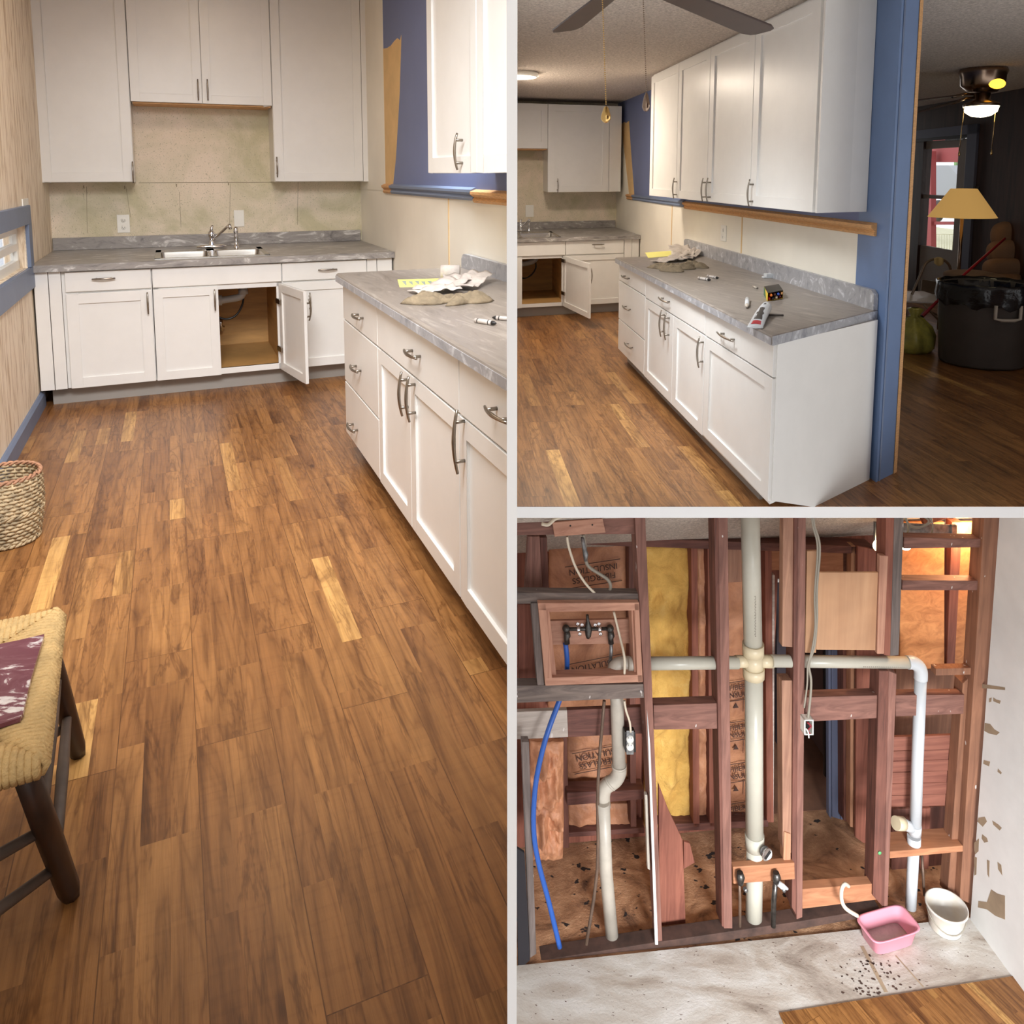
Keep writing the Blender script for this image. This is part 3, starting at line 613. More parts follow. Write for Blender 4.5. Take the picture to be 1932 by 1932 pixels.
# --- far wall cabinets
def uu(x, y): return A.u(x, y, WU)
hub = 1.405; hub = A.hw(400, 343.5, WU)
xl0, xl1, xl2 = uu(68, 200), uu(248, 240), uu(250, 120)
t = thing('wall_cabinet', 'tall wall cabinet with one door over the worktop left of the sink, left view', 'cabinet', P((xl0 + xl1) / 2, WU + 0.15, hub))
put('body', MB().box(UL + 0.01, xl1, WU + 0.02, WB - 0.002, hub, HCEIL - 0.01), 'cab', t)
put('filler_strip', MB().box(UL + 0.006, UL + 0.05, WU + 0.002, WU + 0.02, hub, HCEIL - 0.02), 'cab', t, bevel=0.002)
put('filler_strip', MB().box(UL + 0.053, xl0 - 0.008, WU + 0.002, WU + 0.02, hub, HCEIL - 0.02), 'cab', t, bevel=0.002)
d = shaker('door', t, P(xl0, WU, hub + 0.004), EX * (xl1 - xl0 - 0.003), UP * (HCEIL - hub - 0.03), NF, 0.065); pull(d, P(*A.hit(251, 325, w=WU)), UP, NF, 0.15)
hc_ = A.hw(380, 195, WU); xc0, xcm, xc1 = xl1 + 0.004, uu(379, 120), uu(512, 130)
t = thing('wall_cabinet', 'short two-door wall cabinet over the sink, left view', 'cabinet', P((xc0 + xc1) / 2, WU + 0.15, hc_))
put('body', MB().box(xc0, xc1 - 0.003, WU + 0.02, WB - 0.002, hc_ - 0.0, HCEIL - 0.01), 'cab', t)
put('bottom_board', MB().box(xc0 + 0.01, xc1 - 0.01, WU + 0.03, WB - 0.004, hc_ - 0.012, hc_ - 0.001), 'raw_trim', t)
for (a, b_, hx) in ((xc0, xcm - 0.002, 373.5), (xcm + 0.002, xc1 - 0.004, 391.5)):
    d = shaker('door', t, P(a, WU, hc_), EX * (b_ - a), UP * (HCEIL - hc_ - 0.03), NF, 0.06); pull(d, P(*A.hit(hx, 170, w=WU)), UP, NF, 0.15)
xr1, xr2 = uu(682, 190), uu(721, 190)
t = thing('wall_cabinet', 'tall wall cabinet right of the sink, next to the blue wall, left view', 'cabinet', P((xc1 + xr1) / 2, WU + 0.15, hub))
put('body', MB().box(xc1, xr2, WU + 0.02, WB - 0.002, hub, HCEIL - 0.01), 'cab', t)
put('filler_strip', MB().box(xr1 + 0.004, xr1 + 0.085, WU + 0.002, WU + 0.02, hub, HCEIL - 0.02), 'cab', t, bevel=0.002)
put('filler_strip', MB().box(xr1 + 0.089, xr2, WU + 0.002, WU + 0.02, hub, HCEIL - 0.02), 'cab', t, bevel=0.002)
d = shaker('door', t, P(xc1 + 0.002, WU, hub + 0.004), EX * (xr1 - xc1 - 0.002), UP * (HCEIL - hub - 0.03), NF, 0.065); pull(d, P(*A.hit(522, 315, w=WU)), UP, NF, 0.15)

# --- right run: base units (u = UFACE is the door face)
NR = -EX
def wr(x, y): return A.w(x, y, UFACE)
w0r, w1r, w2r = wr(650, 685), wr(714, 745), wr(867, 890); w3r = w2r - (w1r - w2r) * 0.72
htr = HC2 - 0.045; UFR = UFACE + 0.02; hsr = A.hu(800, 742, UFACE); hsr = 0.735 if not 0.6 < hsr < 0.85 else hsr
hdr2 = A.hu(686, 763 - 20, UFACE)
def rbody(t, a, b_): put('body', MB().box(UFR, UR - 0.03, b_, a, 0.10, htr), 'cab', t); put('toe_kick', MB().box(UFACE + 0.09, UFACE + 0.11, b_, a - 0.0, 0, 0.10), 'toe', t)
t = thing('drawer_cabinet', 'white three-drawer base cabinet at the far end of the right run, left view', 'cabinet', P(1.1, (w0r + w1r) / 2, 0)); rbody(t, w0r, w1r)
h_a = A.hu(684, 631, UFACE); h_b = A.hu(681, 752, UFACE)
for (a, b_, hx) in ((h_a, htr, (681, 597)), (h_b, h_a, (677, 695)), (ch, h_b, (671, 806))):
    d = slab('drawer', t, P(UFACE, w1r + 0.003, a + 0.004), EZ * (w0r - w1r - 0.006), UP * (b_ - a - 0.008), NR); pull(d, P(*A.hit(*hx, u=UFACE)), EZ, NR, 0.16)
h_c = A.hu(797, 738, UFACE)
t = thing('base_cabinet', 'white base cabinet with a wide drawer over two doors in the right run, left view', 'cabinet', P(1.1, (w1r + w2r) / 2, 0)); rbody(t, w1r, w2r)
d = slab('drawer', t, P(UFACE, w2r + 0.003, h_a + 0.004), EZ * (w1r - w2r - 0.006), UP * (htr - h_a - 0.008), NR); pull(d, P(*A.hit(786, 667, u=UFACE)), EZ, NR, 0.16)
wm = wr(775, 830)
d = shaker('door', t, P(UFACE, wm + 0.002, ch), EZ * (w1r - wm - 0.005), UP * (h_a - ch - 0.004), NR, 0.06); pull(d, P(*A.hit(770, 742, u=UFACE)), UP, NR, 0.17)
d = shaker('door', t, P(UFACE, w2r + 0.003, ch), EZ * (wm - w2r - 0.005), UP * (h_a - ch - 0.004), NR, 0.06); pull(d, P(*A.hit(784, 752, u=UFACE)), UP, NR, 0.17)
t = thing('base_cabinet', 'white base cabinet at the near end of the right run, left view', 'cabinet', P(0.9, (w2r + w3r) / 2, 0)); rbody(t, w2r, w3r)
d = slab('drawer', t, P(UFACE, w3r + 0.003, h_a + 0.004), EZ * (w2r - w3r - 0.006), UP * (htr - h_a - 0.008), NR); pull(d, P(*A.hit(951, 780, u=UFACE)), EZ, NR, 0.16)
d = shaker('door', t, P(UFACE, w3r + 0.003, ch), EZ * (w2r - w3r - 0.006), UP * (h_a - ch - 0.004), NR, 0.06); pull(d, P(*A.hit(877, 832, u=UFACE)), UP, NR, 0.2)
t = thing('countertop', 'grey laminate worktop of the right run with papers and a rag on it, left view', 'countertop', P(1.1, (w0r + w3r) / 2, HC2 - 0.04))
m = MB(); m.mi = 0; m.prism([P(UFACE - 0.03, w3r, HC2 - 0.042), P(UR - 0.004, w3r, HC2 - 0.042), P(UR - 0.004, w3r, HC2), P(UFACE - 0.018, w3r, HC2), P(UFACE - 0.027, w3r, HC2 - 0.006), P(UFACE - 0.03, w3r, HC2 - 0.014)], EZ * (w0r + 0.02 - w3r))
put('worktop', m, 'counter_run', t)
put('front_edge', MB().box(UFACE - 0.032, UFACE - 0.029, w3r, w0r + 0.02, HC2 - 0.042, HC2 - 0.012), 'splash_b', t)
pb = A.hit(872, 490, u=UR - 0.025); hsp2 = A.hu(882, 480, UR - 0.02)
pts = [P(UR - 0.03, pb[1], HC2), P(UR - 0.03, pb[1], hsp2 - 0.03), P(UR - 0.03, pb[1] - 0.02, hsp2 - 0.006), P(UR - 0.03, pb[1] - 0.04, hsp2), P(UR - 0.03, w3r, hsp2), P(UR - 0.03, w3r, HC2)]
put('backsplash', MB().prism(pts, EX * 0.026), 'splash_b', t)

# --- right wall cabinets
HB = A.hu(880, 326, UFU)
def wu_(x, y): return A.w(x, y, UFU)
wa, wb, wc = wu_(806, 190), wu_(899, 190), wu_(1000, 190)
t = thing('wall_cabinet', 'white wall cabinet with one door at the far end of the right wall, left view', 'cabinet', P(1.3, (wa + wb) / 2, HB))
put('body', MB().box(UFU + 0.02, UR - 0.003, wb + 0.001, wa, HB, HCEIL - 0.01), 'cab', t)
d = shaker('door', t, P(UFU, wb + 0.003, HB), EZ * (wa - wb - 0.005), UP * (HCEIL - HB - 0.03), NR, 0.07); pull(d, P(*A.hit(873, 286, u=UFU)), UP, NR, 0.15)
t = thing('wall_cabinet', 'white wall cabinet at the near end of the right wall, left view', 'cabinet', P(1.3, (wb + wc) / 2, HB))
put('body', MB().box(UFU + 0.02, UR - 0.003, wc, wb - 0.001, HB, HCEIL - 0.01), 'cab', t)
d = shaker('door', t, P(UFU, wc, HB), EZ * (wb - wc - 0.003), UP * (HCEIL - HB - 0.03), NR, 0.07)

# --- plates on the walls
outlet('wall_outlet', 'white duplex outlet on the far wall left of the sink, left view', A.at(233, 422, w=WB - 0.001), EX, UP, NF, 0.085, 0.135)
outlet('blank_plate', 'blank white cover plate on the far wall above the sprayer, left view', A.at(451, 412, w=WB - 0.001), EX, UP, NF, 0.075, 0.13, kind='blank', cat='cover plate')
outlet('light_switch', 'white switch plate on the left wall under the cabinet, left view', A.at(47, 392, u=UL + 0.001), EZ, UP, EX, 0.20, 0.11, kind='switch', cat='switch')

# --- paper, rags and crayons
def flat_sheet(name, room, poly_px, H, th, mat, label, cat, par=None, group=None, z=0.0):
    pts = [room.at(x, y, h=H + z) for x, y in poly_px]
    return put(name, MB().prism(pts, UP * th), mat, par, label, cat, group)
def crumple(name, room, cx, cy, rx, ry, H, ht, mat, label, cat, seed=0, ang=0.0, lobes=3, parent=None):
    """a rag: closed lump with folds, resting on height H"""
    c = room.hit(cx, cy, h=H); ex, ez = room.ex, room.ez; ca, sa = math.cos(ang), math.sin(ang); m = MB(); nu, nv = 48, 14; vv = []
    for j in range(nv + 1):
        rr = j / nv
        for i in range(nu):
            a = 2 * math.pi * i / nu; q = 1 + 0.28 * math.sin(lobes * a + seed) + 0.16 * math.sin(5 * a + seed * 2.1) + 0.10 * noise.noise(Vector((math.cos(a) * 2, math.sin(a) * 2, seed)))
            x = math.cos(a) * rx * rr * q; y = math.sin(a) * ry * rr * q
            nz = noise.noise(Vector((x * 16 + seed, y * 16, seed))); rg = 1 - abs(noise.noise(Vector((x * 24 + seed * 3, y * 24, 2.0)))) * 1.9; z = ht * (1 - rr ** 4) * (0.42 + 0.30 * nz + 0.38 * max(0, rg))
            vv.append(room.P(c[0] + x * ca - y * sa, c[1] + x * sa + y * ca, H + 0.001 + max(0, abs(z))))
    fs = [[j * nu + i, j * nu + (i + 1) % nu, (j + 1) * nu + (i + 1) % nu, (j + 1) * nu + i] for j in range(nv) for i in range(nu)] + [list(range(nv * nu, nv * nu + nu))]
    m.add(vv, fs, True); return put(name, m, mat, parent, label, cat)
def sheet_bent(name, room, c_px, H, L, W, ang, lift, mat, label, cat, group=None, seed=0):
    c = room.hit(*c_px, h=H); ca, sa = math.cos(ang), math.sin(ang)
    def f(s, t):
        x = (s - 0.5) * L; y = (t - 0.5) * W
        z = lift * (0.2 + 0.8 * (s ** 2)) + 0.006 * (1 + math.sin(9 * s + seed)) + 0.007 * (1 + math.sin(11 * t + seed * 2)) * s + 0.004 * (1 + math.sin(23 * s + 5 * t))
        return room.P(c[0] + x * ca - y * sa, c[1] + x * sa + y * ca, H + 0.002 + z)
    return put(name, MB().grid(f, 14, 10, True, thick=(0, 0, -0.0012)), mat, label=label, cat=cat, group=group)
def crayon(room, p0, p1, H, r, label, cols=('paper_white', 'black'), name='crayon'):
    a, b_ = room.at(*p0, h=H), room.at(*p1, h=H); a += UP * r; b_ += UP * r; d_ = (b_ - a); L = d_.length; d_ = d_.normalized()
    t = thing(name, label, 'crayon', (a + b_) / 2 - UP * r)
    put('paper_wrap', MB().tube([a, a + d_ * L * 0.8], r, 12), cols[0], t)
    put('tip', MB().tube([a + d_ * L * 0.8, a + d_ * L * 0.86, a + d_ * L * 0.98, b_], [r * 0.92, r * 0.92, r * 0.4, r * 0.3], 12), cols[1], t)
    for f in (0.12, 0.64): put('band', MB().tube([a + d_ * L * f, a + d_ * L * (f + 0.04)], r * 1.03, 12), cols[1], t)
    return t
t = thing('note_paper', 'yellow lined note sheet at the far end of the right worktop, left view', 'paper', A.at(790, 534, h=HC2))
yp = [(750, 528), (832, 526), (838, 540), (754, 542)]
flat_sheet('sheet', A, yp, HC2, 0.002, 'paper_yellow', None, None, t)
m = MB()
for k in range(6): m.prism([A.at(758 + k * 12, 530 + (k % 2), h=HC2 + 0.0022), A.at(766 + k * 12, 530 + (k % 2), h=HC2 + 0.0022), A.at(767 + k * 12, 538 - (k % 3), h=HC2 + 0.0022), A.at(765 + k * 12, 538 - (k % 3), h=HC2 + 0.0022)], UP * 0.0004)
put('handwriting', m, 'paper_line', t)
for i, (cx, cy, L, W, an, lf) in enumerate(((835, 545, 0.24, 0.16, 0.3, 0.012), (865, 540, 0.30, 0.13, 0.9, 0.02), (890, 540, 0.34, 0.12, 0.5, 0.035), (820, 553, 0.2, 0.13, -0.3, 0.01))):
    sheet_bent('crumpled_paper', A, (cx, cy), HC2, L, W, an + 0.4, lf, 'paper_white', 'thin crumpled packing paper' + (' nearest the yellow note', ' in the middle of the heap', ' sticking up at the right of the heap', ' at the left foot of the heap')[i] + ', left view', 'paper', 'packing paper sheets, left view', i)
t_ = put('paper_roll', MB().tube([A.at(832, 527, h=HC2) + UP * 0.035, A.at(868, 527, h=HC2) + UP * 0.035], 0.034, 18), 'paper_white', label='small rolled paper beside the yellow note sheet, left view', cat='paper')
crumple('work_glove', A, 823, 571, 0.15, 0.055, HC2, 0.05, 'cloth_tan', 'crumpled tan work glove on the right worktop, the larger left one, left view', 'glove', 1.7, -0.35)
crumple('work_glove', A, 888, 571, 0.10, 0.045, HC2, 0.05, 'cloth_tan', 'crumpled tan work glove on the right worktop, the smaller right one, left view', 'glove', 4.1, 0.25)
crayon(A, (897, 609), (936, 615), HC2, 0.0085, 'black and white marker stick lying on the right worktop, left view')
crayon(A, (968, 606), (929, 603), HC2, 0.0075, 'pale marker stick near the partition on the right worktop, left view')

# --- wicker basket
bc = A.hit(16, 1018, h=0); rb_ = 0.118; hbk = 0.0
rim = A.hit(16, 893, w=bc[1]); hbk = rim[2]
t = thing('wicker_basket', 'tall woven wicker basket on the floor by the left wall, left view', 'basket', P(bc[0], bc[1], 0))
m = MB(); bw = P(bc[0], bc[1], 0); rad = lambda z: 0.105 + 0.02 * z / hbk + 0.012 * math.sin(math.pi * z / hbk)
for i in range(int(hbk / 0.014)):
    z = 0.01 + i * 0.014; pts = []
    for k in range(49):
        a = 2 * math.pi * k / 48; pts.append(bw + Vector((math.cos(a), math.sin(a), 0)) * (rad(z) + 0.0035 * (1 if (k // 1 + i) % 2 else -1)) + UP * z)
    m.tube(pts, 0.0062, 5, caps=False)
put('weave', m, 'wicker', t)
m = MB()
for k in range(24):
    a = 2 * math.pi * k / 24; m.tube([bw + Vector((math.cos(a), math.sin(a), 0)) * rad(z) + UP * z for z in (0, hbk * 0.33, hbk * 0.66, hbk)], 0.004, 5)
m.lathe(bw, [(0, 0.004), (0.10, 0.004), (0.10, 0.012), (0, 0.012)], 24); put('stakes', m, 'wicker', t)
for zz, nm in ((hbk, 'rim_braid'), (hbk * 0.47, 'middle_braid'), (0.012, 'base_braid')):
    m = MB()
    for ph in (0, math.pi):
        m.tube([bw + Vector((math.cos(2 * math.pi * k / 96), math.sin(2 * math.pi * k / 96), 0)) * (rad(min(zz, hbk)) + 0.005 * math.cos(k * 1.1 + ph)) + UP * (zz + 0.006 * math.sin(k * 1.1 + ph)) for k in range(97)], 0.0055, 5, caps=False)
    put(nm, m, 'wicker_rim' if nm == 'rim_braid' else 'wicker', t)

# --- rush seated stool with a marbled tile on it
HS = 0.47
c_tr = A.hit(110, 1152, h=HS); c_r = A.hit(118, 1262, h=HS); c_b = A.hit(74, 1432, h=HS)
q_tr, q_b = P(*c_tr), P(*c_b); dirf = (q_b - q_tr); Ls = dirf.length; dirf.normalize(); dl = Vector((0, 0, 1)).cross(dirf).normalized()
if dl.x > 0: dl = -dl
Ws = Ls * 0.92
t = thing('rush_stool', 'wooden stool with a woven rush seat and dark legs on the plank floor', 'stool', q_tr + dirf * Ls / 2 + dl * Ws / 2 - UP * HS)
def seatp(a, b_): return q_tr + dirf * (a * Ls) + dl * (b_ * Ws)
m = MB(); K = 22
for k in range(K):       # cords parallel to each edge in four triangles
    f = (k + 0.5) / K * 0.5
    for (p0, p1, inn) in ((seatp(f, 0), seatp(f, 1), 0), (seatp(1 - f, 0), seatp(1 - f, 1), 0), (seatp(0, f), seatp(1, f), 1), (seatp(0, 1 - f), seatp(1, 1 - f), 1)):
        mid = (p0 + p1) / 2; L = (p1 - p0); e = f
        a0, a1 = p0, p0 + L * e; b0, b1 = p1 - L * e, p1
        for (s0, s1) in ((a0, a1), (b1, b0)):
            m.tube([s0 - UP * 0.030 + (s0 - mid).normalized() * 0.0, s0 + (s0 - mid).normalized() * 0.010 - UP * 0.014, s0 - UP * 0.001, s0 + (s1 - s0) * 0.5 + UP * 0.004, s1 + UP * 0.001], 0.0078, 6)
put('rush_weave', m, 'rush', t)
m = MB(); m.prism([seatp(0.02, 0.02) - UP * 0.006, seatp(0.98, 0.02) - UP * 0.006, seatp(0.98, 0.98) - UP * 0.006, seatp(0.02, 0.98) - UP * 0.006], -UP * 0.03); put('seat_core', m, 'rush', t, bevel=0.012)
tops = [seatp(0.06, 0.06), seatp(0.94, 0.06), seatp(0.94, 0.94), seatp(0.06, 0.94)]
f1, f2 = A.at(148, 1424, h=0), A.at(134, 1690, h=0)
cen = seatp(0.5, 0.5) - UP * HS
feet = [f1, f2, 2 * cen - f1 + (f2 - f1) * 0.0, 2 * cen - f2]
feet[2] = cen + (cen - f1); feet[3] = cen + (cen - f2)
for k in range(4):
    a, b_ = tops[k] - UP * 0.02, feet[k]; m = MB(); m.tube([b_, b_ + (a - b_) * 0.06, b_ + (a - b_) * 0.5, a], [0.017, 0.021, 0.022, 0.02], 8); put('leg', m, 'dark_wood', t)
for i, j, f in ((0, 1, 0.34), (0, 1, 0.62), (1, 2, 0.25), (1, 2, 0.52), (2, 3, 0.34), (3, 0, 0.25), (3, 0, 0.6)):
    a = feet[i] + (tops[i] - feet[i]) * f; b_ = feet[j] + (tops[j] - feet[j]) * f; put('stretcher', MB().tube([a, (a + b_) / 2, b_], [0.010, 0.0125, 0.010], 8), 'grey_wood', t)
poly = [(84, 1203), (38, 1214), (-30, 1228), (-50, 1390), (38, 1362), (44, 1352), (58, 1290)]
flat_sheet('marbled_tile', A, poly, HS, 0.008, 'maroon_marble', 'maroon and white marbled sheet lying on the rush stool seat', 'tile', z=0.012)

# ================================================================== ROOM B : kitchen from the doorway (upper storey on the slab)
RM[0] = RB
B = RB; P = B.P; EX, EZ = B.ex, B.ez
NZ = (EZ - EX * EZ.dot(EX)).normalized()          # true normal of walls that run along u
NF = -NZ; NX = (EX - EZ * EX.dot(EZ)).normalized(); NR = -NX
WF = 8.55; WB = 9.90; WU = 9.43; HC = 0.90; UW = 2.275; UF = 1.47; UFU = 1.94; HCL = 2.52
# floor slab with its cut front edge
m = MB(); zt = -B.H
m.prism([(0, SLAB_Y, zt), (7.6, SLAB_Y, zt), (11.5, 14.5, zt), (0, 14.5, zt)], (0, 0, -0.002)); m.mi = 1
m.prism([(0, SLAB_Y, zt - 0.002), (7.6, SLAB_Y, zt - 0.002), (11.5, 14.5, zt - 0.002), (0, 14.5, zt - 0.002)], (0, 0, -SLAB_T))
struct('floor', m, ['floor_b', 'partition'])
LIV0, LIV1 = B.at(1740, 214, h=2.42), B.at(1893, 190, h=2.42)
LD = (LIV1 - LIV0); LD.z = 0; LD.normalize(); LN = Vector((-LD.y, LD.x, 0)); LN = -LN if LN.dot(LIV0) > 0 else LN     # LN faces the viewer
def lat(x, y, off=0.0):       # point on the living-room far wall seen at photo position
    d = B.at(x, y, h=0.0) if False else None
    v = (y - PPY) / FPX; d = Vector(((x - PPX) / FPX, math.cos(PITCH) - v * math.sin(PITCH), -math.sin(PITCH) - v * math.cos(PITCH)))
    p0 = LIV0 + LN * off; return d * (p0.dot(LN) / d.dot(LN))
# walls
m = MB(); m.box(-2.0, UW + 0.10, WB, WB + 0.12, 0, HCL); struct('wall_back', m, 'wall_old')
m = MB(); m.obox((0.9, -1.2, -3.0), (7.1, 0, 0), (0, 0.1, 0), (0, 0, 3.0 + HCL - B.H)); m.obox((0.9, -1.1, HCL - B.H), (7.1, 0, 0), (0, 2.0, 0), (0, 0, 0.05)); struct('wall_light_block', m, 'wall_brown', clip=False)  # unseen wall added behind the camera to keep world light off the cabinets
WE = 3.30; HRB = B.hu(1430, 401, UW); pe = [B.hit(1654, 916, h=0), B.hit(1689, 899, h=0)]
UP0 = UW; UP1 = UW + 0.165; WE0 = B.w(1664, 700, UW); WE1 = WE0 + 0.075
m = MB()
for mi_, z0, z1 in ((0, 0, HRB), (1, HRB, HCL)):
    m.mi = mi_; m.prism([P(UW, 3.62, z0), P(UW, WB, z0), P(UW + 0.16, WB, z0), P(UP1, 3.62, z0)], UP * (z1 - z0))
m.mi = 2; m.prism([P(UW, WE0, 0), P(UW, 3.62, 0), P(UP1, 3.62, 0), P(UP1, WE1, 0)], UP * HCL)
m.mi = 3
pts = [(1170, 234), (1174, 233), (1178, 230), (1182, 232), (1187, 228), (1191, 290), (1197, 371), (1178, 371), (1172, 300)]
m.prism([P(UW - 0.003, *B.hit(x, y, u=UW)[1:]) for x, y in pts], EX * 0.006)
m.mi = 0; wk = B.w(1186, 300, UW); m.prism([P(UW - 0.004, *B.hit(x, y, u=UW)[1:]) for x, y in ((1188, 374), (1180, 300), (1172, 236), (1150, 236), (1150, 374))], EX * 0.006)
m.mi = 4
for xx in (1268, 1401): ws = B.w(xx, 430, UW); m.obox(P(UW - 0.004, ws, 0.9), EX * 0.006, EZ * 0.018, UP * (HRB - 0.92))
struct('wall_right', m, ['wall_panel', 'blue_paint', 'blue_post', 'beige_patch', 'seam'])
m = MB(); m.prism([P(UP1 - 0.002, WE1 - 0.006, 0), P(UP1 + 0.03, WE1 + 0.010, 0), P(UP1 + 0.03, WE1 + 0.03, 0), P(UP1 - 0.002, WE1 + 0.03, 0)], UP * HCL)
put('corner_strip', m, 'raw_trim', label='narrow bare wood strip down the living room edge of the blue wall end', cat='trim')
m = MB(); m.prism([P(UP0 + 0.022, WE0 + 0.0065, 0), P(UP0 + 0.03, WE0 + 0.0045, 0), P(UP0 + 0.03, WE0 + 0.02, 0), P(UP0 + 0.022, WE0 + 0.02, 0)], UP * HCL); struct('trim_1', m, 'blue_trim')
m = MB(); m.prism([(0, 0.9, HCL - B.H), (9, 0.9, HCL - B.H), (12, 14.5, HCL - B.H), (0, 14.5, HCL - B.H)], UP * 0.1); struct('ceiling', m, 'popcorn')
wA, wB_, wC, wD = B.w(1184, 371, UW), B.w(1195, 371, UW), B.w(1293, 385, UW), B.w(1661, 434, UW)
t = thing('chair_rail', 'long bare wood chair rail with a blue far end under the cabinets, upper right view', 'trim', P(UW, wC, HRB))
put('bare_end', rail(B, wB_, wA, UW, HRB), 'raw_trim', t); put('painted_rail', rail(B, wC, wB_, UW, HRB), 'blue_trim', t); put('bare_rail', rail(B, WE0 + 0.12, wC, UW, HRB - 0.012, 0.036), 'raw_trim', t)
# living-room shell
wl = MB(); H2 = 2.42
def lbox(m, x0, x1, y0, y1, th=0.1, off=0.0):      # wall piece given by its outline in the photo
    m.prism([lat(x0, y1, off), lat(x1, y1, off), lat(x1, y0, off), lat(x0, y0, off)], -LN * th)
zc = HCL - B.H; g = lambda x, y: lat(x, y)
a0, a1, a2, a3 = lat(1640, 300), lat(1741, 300), lat(1836, 300), lat(2700, 300)
def V(p, z): return Vector((p.x, p.y, z))
ztop = (lat(1741, 245).z + lat(1836, 236).z) / 2
for (p, q, z0, z1) in ((a0, a1, -B.H, zc), (a1, a2, ztop, zc), (a2, a3, -B.H, zc), (V(P(1.9, 12.6, 0), 0), V(P(5.9, 12.6, 0), 0), -B.H, zc)): wl.prism([V(p, z0), V(q, z0), V(q, z1), V(p, z1)], -LN * 0.12)
struct('wall_living', wl, 'panelling')
# far base run
def uw(x, y): return B.u(x, y, WF)
ch = 0.115; ht0 = HC - 0.045; hd1 = B.hw(1120, 480, WF)
xs1 = uw(985, 540); x_s2 = uw(1067, 520); x_d3 = uw(1177, 470); CFR = WF + 0.02; UBR = UW - 0.005
t = thing('sink_base_cabinet', 'white sink base cabinet with one door standing open, upper right view', 'cabinet', P(0.6, 9.1, 0))
for a in (x_s2 - 0.02,): put('side_panel', MB().box(a, a + 0.018, CFR, WB - 0.02, ch, ht0), 'cab_in', t)
put('back_panel', MB().box(-1, x_s2 - 0.02, WB - 0.34, WB - 0.32, ch, ht0), 'cab_in', t)
put('cabinet_floor', MB().box(-1, x_s2 - 0.02, CFR, WB - 0.34, ch + 0.02, ch + 0.04), 'cab_in', t)
m = MB(); m.box(-1, x_s2 - 0.002, CFR - 0.002, CFR + 0.02, hd1 - 0.03, ht0); m.box(-1, x_s2 - 0.002, CFR - 0.002, CFR + 0.02, ch, ch + 0.04); m.box(x_s2 - 0.045, x_s2 - 0.002, CFR - 0.002, CFR + 0.02, ch, ht0); m.box(-1, xs1 + 0.0, CFR - 0.002, CFR + 0.02, ch, ht0)
put('face_frame', m, 'cab', t, bevel=0.002)
slab('false_front', t, P(-1, WF, hd1 + 0.006), EX * (x_s2 + 1 - 0.006), UP * (ht0 - hd1 - 0.012), NF)
put('toe_kick', MB().box(-1, x_s2, WF + 0.10, WF + 0.12, 0, ch), 'toe', t)
shaker('door', t, P(xs1 - 0.55, WF, ch), EX * 0.55, UP * (hd1 - ch - 0.006), NF, 0.055)
hinge = P(x_s2 - 0.03, WF - 0.004, ch); fe = B.at(1111, 601, h=ch); dv = fe - hinge; nn = dv.cross(UP).normalized(); nn = -nn if nn.dot(EX) > 0 else nn
d = shaker('door', t, hinge, dv, UP * (hd1 - ch - 0.006), nn, 0.055); pull(d, hinge + dv * 0.92 + UP * (hd1 - ch - 0.14) - nn * 0.02, UP, -nn, 0.16)
for hh in (0.13, 0.50): put('hinge', MB().obox(hinge + UP * hh + nn * 0.001 - dv.normalized() * 0.03, dv.normalized() * 0.11, UP * 0.04, nn * 0.014), 'nickel', d, bevel=0.003)
t = thing('base_cabinet', 'white base cabinet with drawer and door behind the open sink door, upper right view', 'cabinet', P(1.6, 9.1, 0))
put('body', MB().box(x_s2, x_d3 + 0.02, CFR, WB - 0.02, ch, ht0), 'cab', t); put('toe_kick', MB().box(x_s2, UBR - 0.02, WF + 0.10, WF + 0.12, 0, ch), 'toe', t)
put('filler_strip', MB().box(x_d3 + 0.008, x_d3 + 0.10, WF + 0.004, WF + 0.03, ch, ht0), 'cab', t); put('filler_strip', MB().box(x_d3 + 0.104, UBR - 0.01, WF + 0.004, WF + 0.03, ch, ht0), 'cab', t)
d = slab('drawer', t, P(x_s2 + 0.004, WF, hd1 + 0.006), EX * (x_d3 - x_s2 - 0.004), UP * (ht0 - hd1 - 0.012), NF); pull(d, P(*B.hit(1127, 461, w=WF)), EX, NF, 0.15)
shaker('door', t, P(x_s2 + 0.004, WF, ch), EX * (x_d3 - x_s2 - 0.004), UP * (hd1 - ch - 0.006), NF, 0.06)
t = thing('countertop', 'grey marbled laminate worktop against the far wall, upper right view', 'countertop', P(1.0, 9.1, HC - 0.04))
us1 = B.hit(1050, 443, h=HC)[0]; us0 = us1 - 0.95; ws0, ws1 = B.hit(1010, 449, h=HC)[1], B.hit(1010, 438, h=HC)[1]; fw_ = WF - 0.03
m = MB()
for (a, b_, c, d_) in ((-1, us0 + 0.03, fw_, WB - 0.002), (us1 - 0.03, UBR, fw_, WB - 0.002), (us0 + 0.03, us1 - 0.03, fw_, ws0 + 0.03), (us0 + 0.03, us1 - 0.03, ws1 - 0.03, WB - 0.002)): m.box(a, b_, c, d_, HC - 0.045, HC)
put('worktop', m, 'counter_a', t)
put('backsplash', MB().box(-1, UBR - 0.01, WB - 0.026, WB - 0.002, HC, B.hw(1090, 417, WB - 0.02)), 'counter_a', t, bevel=0.004)
double_sink(B, 'stainless sink set in the far worktop, cut by the partition, upper right view', us0, us1, ws0, ws1, HC)
fq = B.hit(985, 438, h=HC); faucet(B, 'chrome faucet at the far sink beside the partition, upper right view', fq[0] - 0.02, fq[1], HC + 0.006, 0.8, 0.6)
fq = B.hit(998, 437, h=HC); sprayer(B, 'chrome side sprayer standing at the far sink, upper right view', fq[0], fq[1], HC + 0.005, 0.9)
g = lambda x, y: B.at(x, y, w=WF + 0.75)
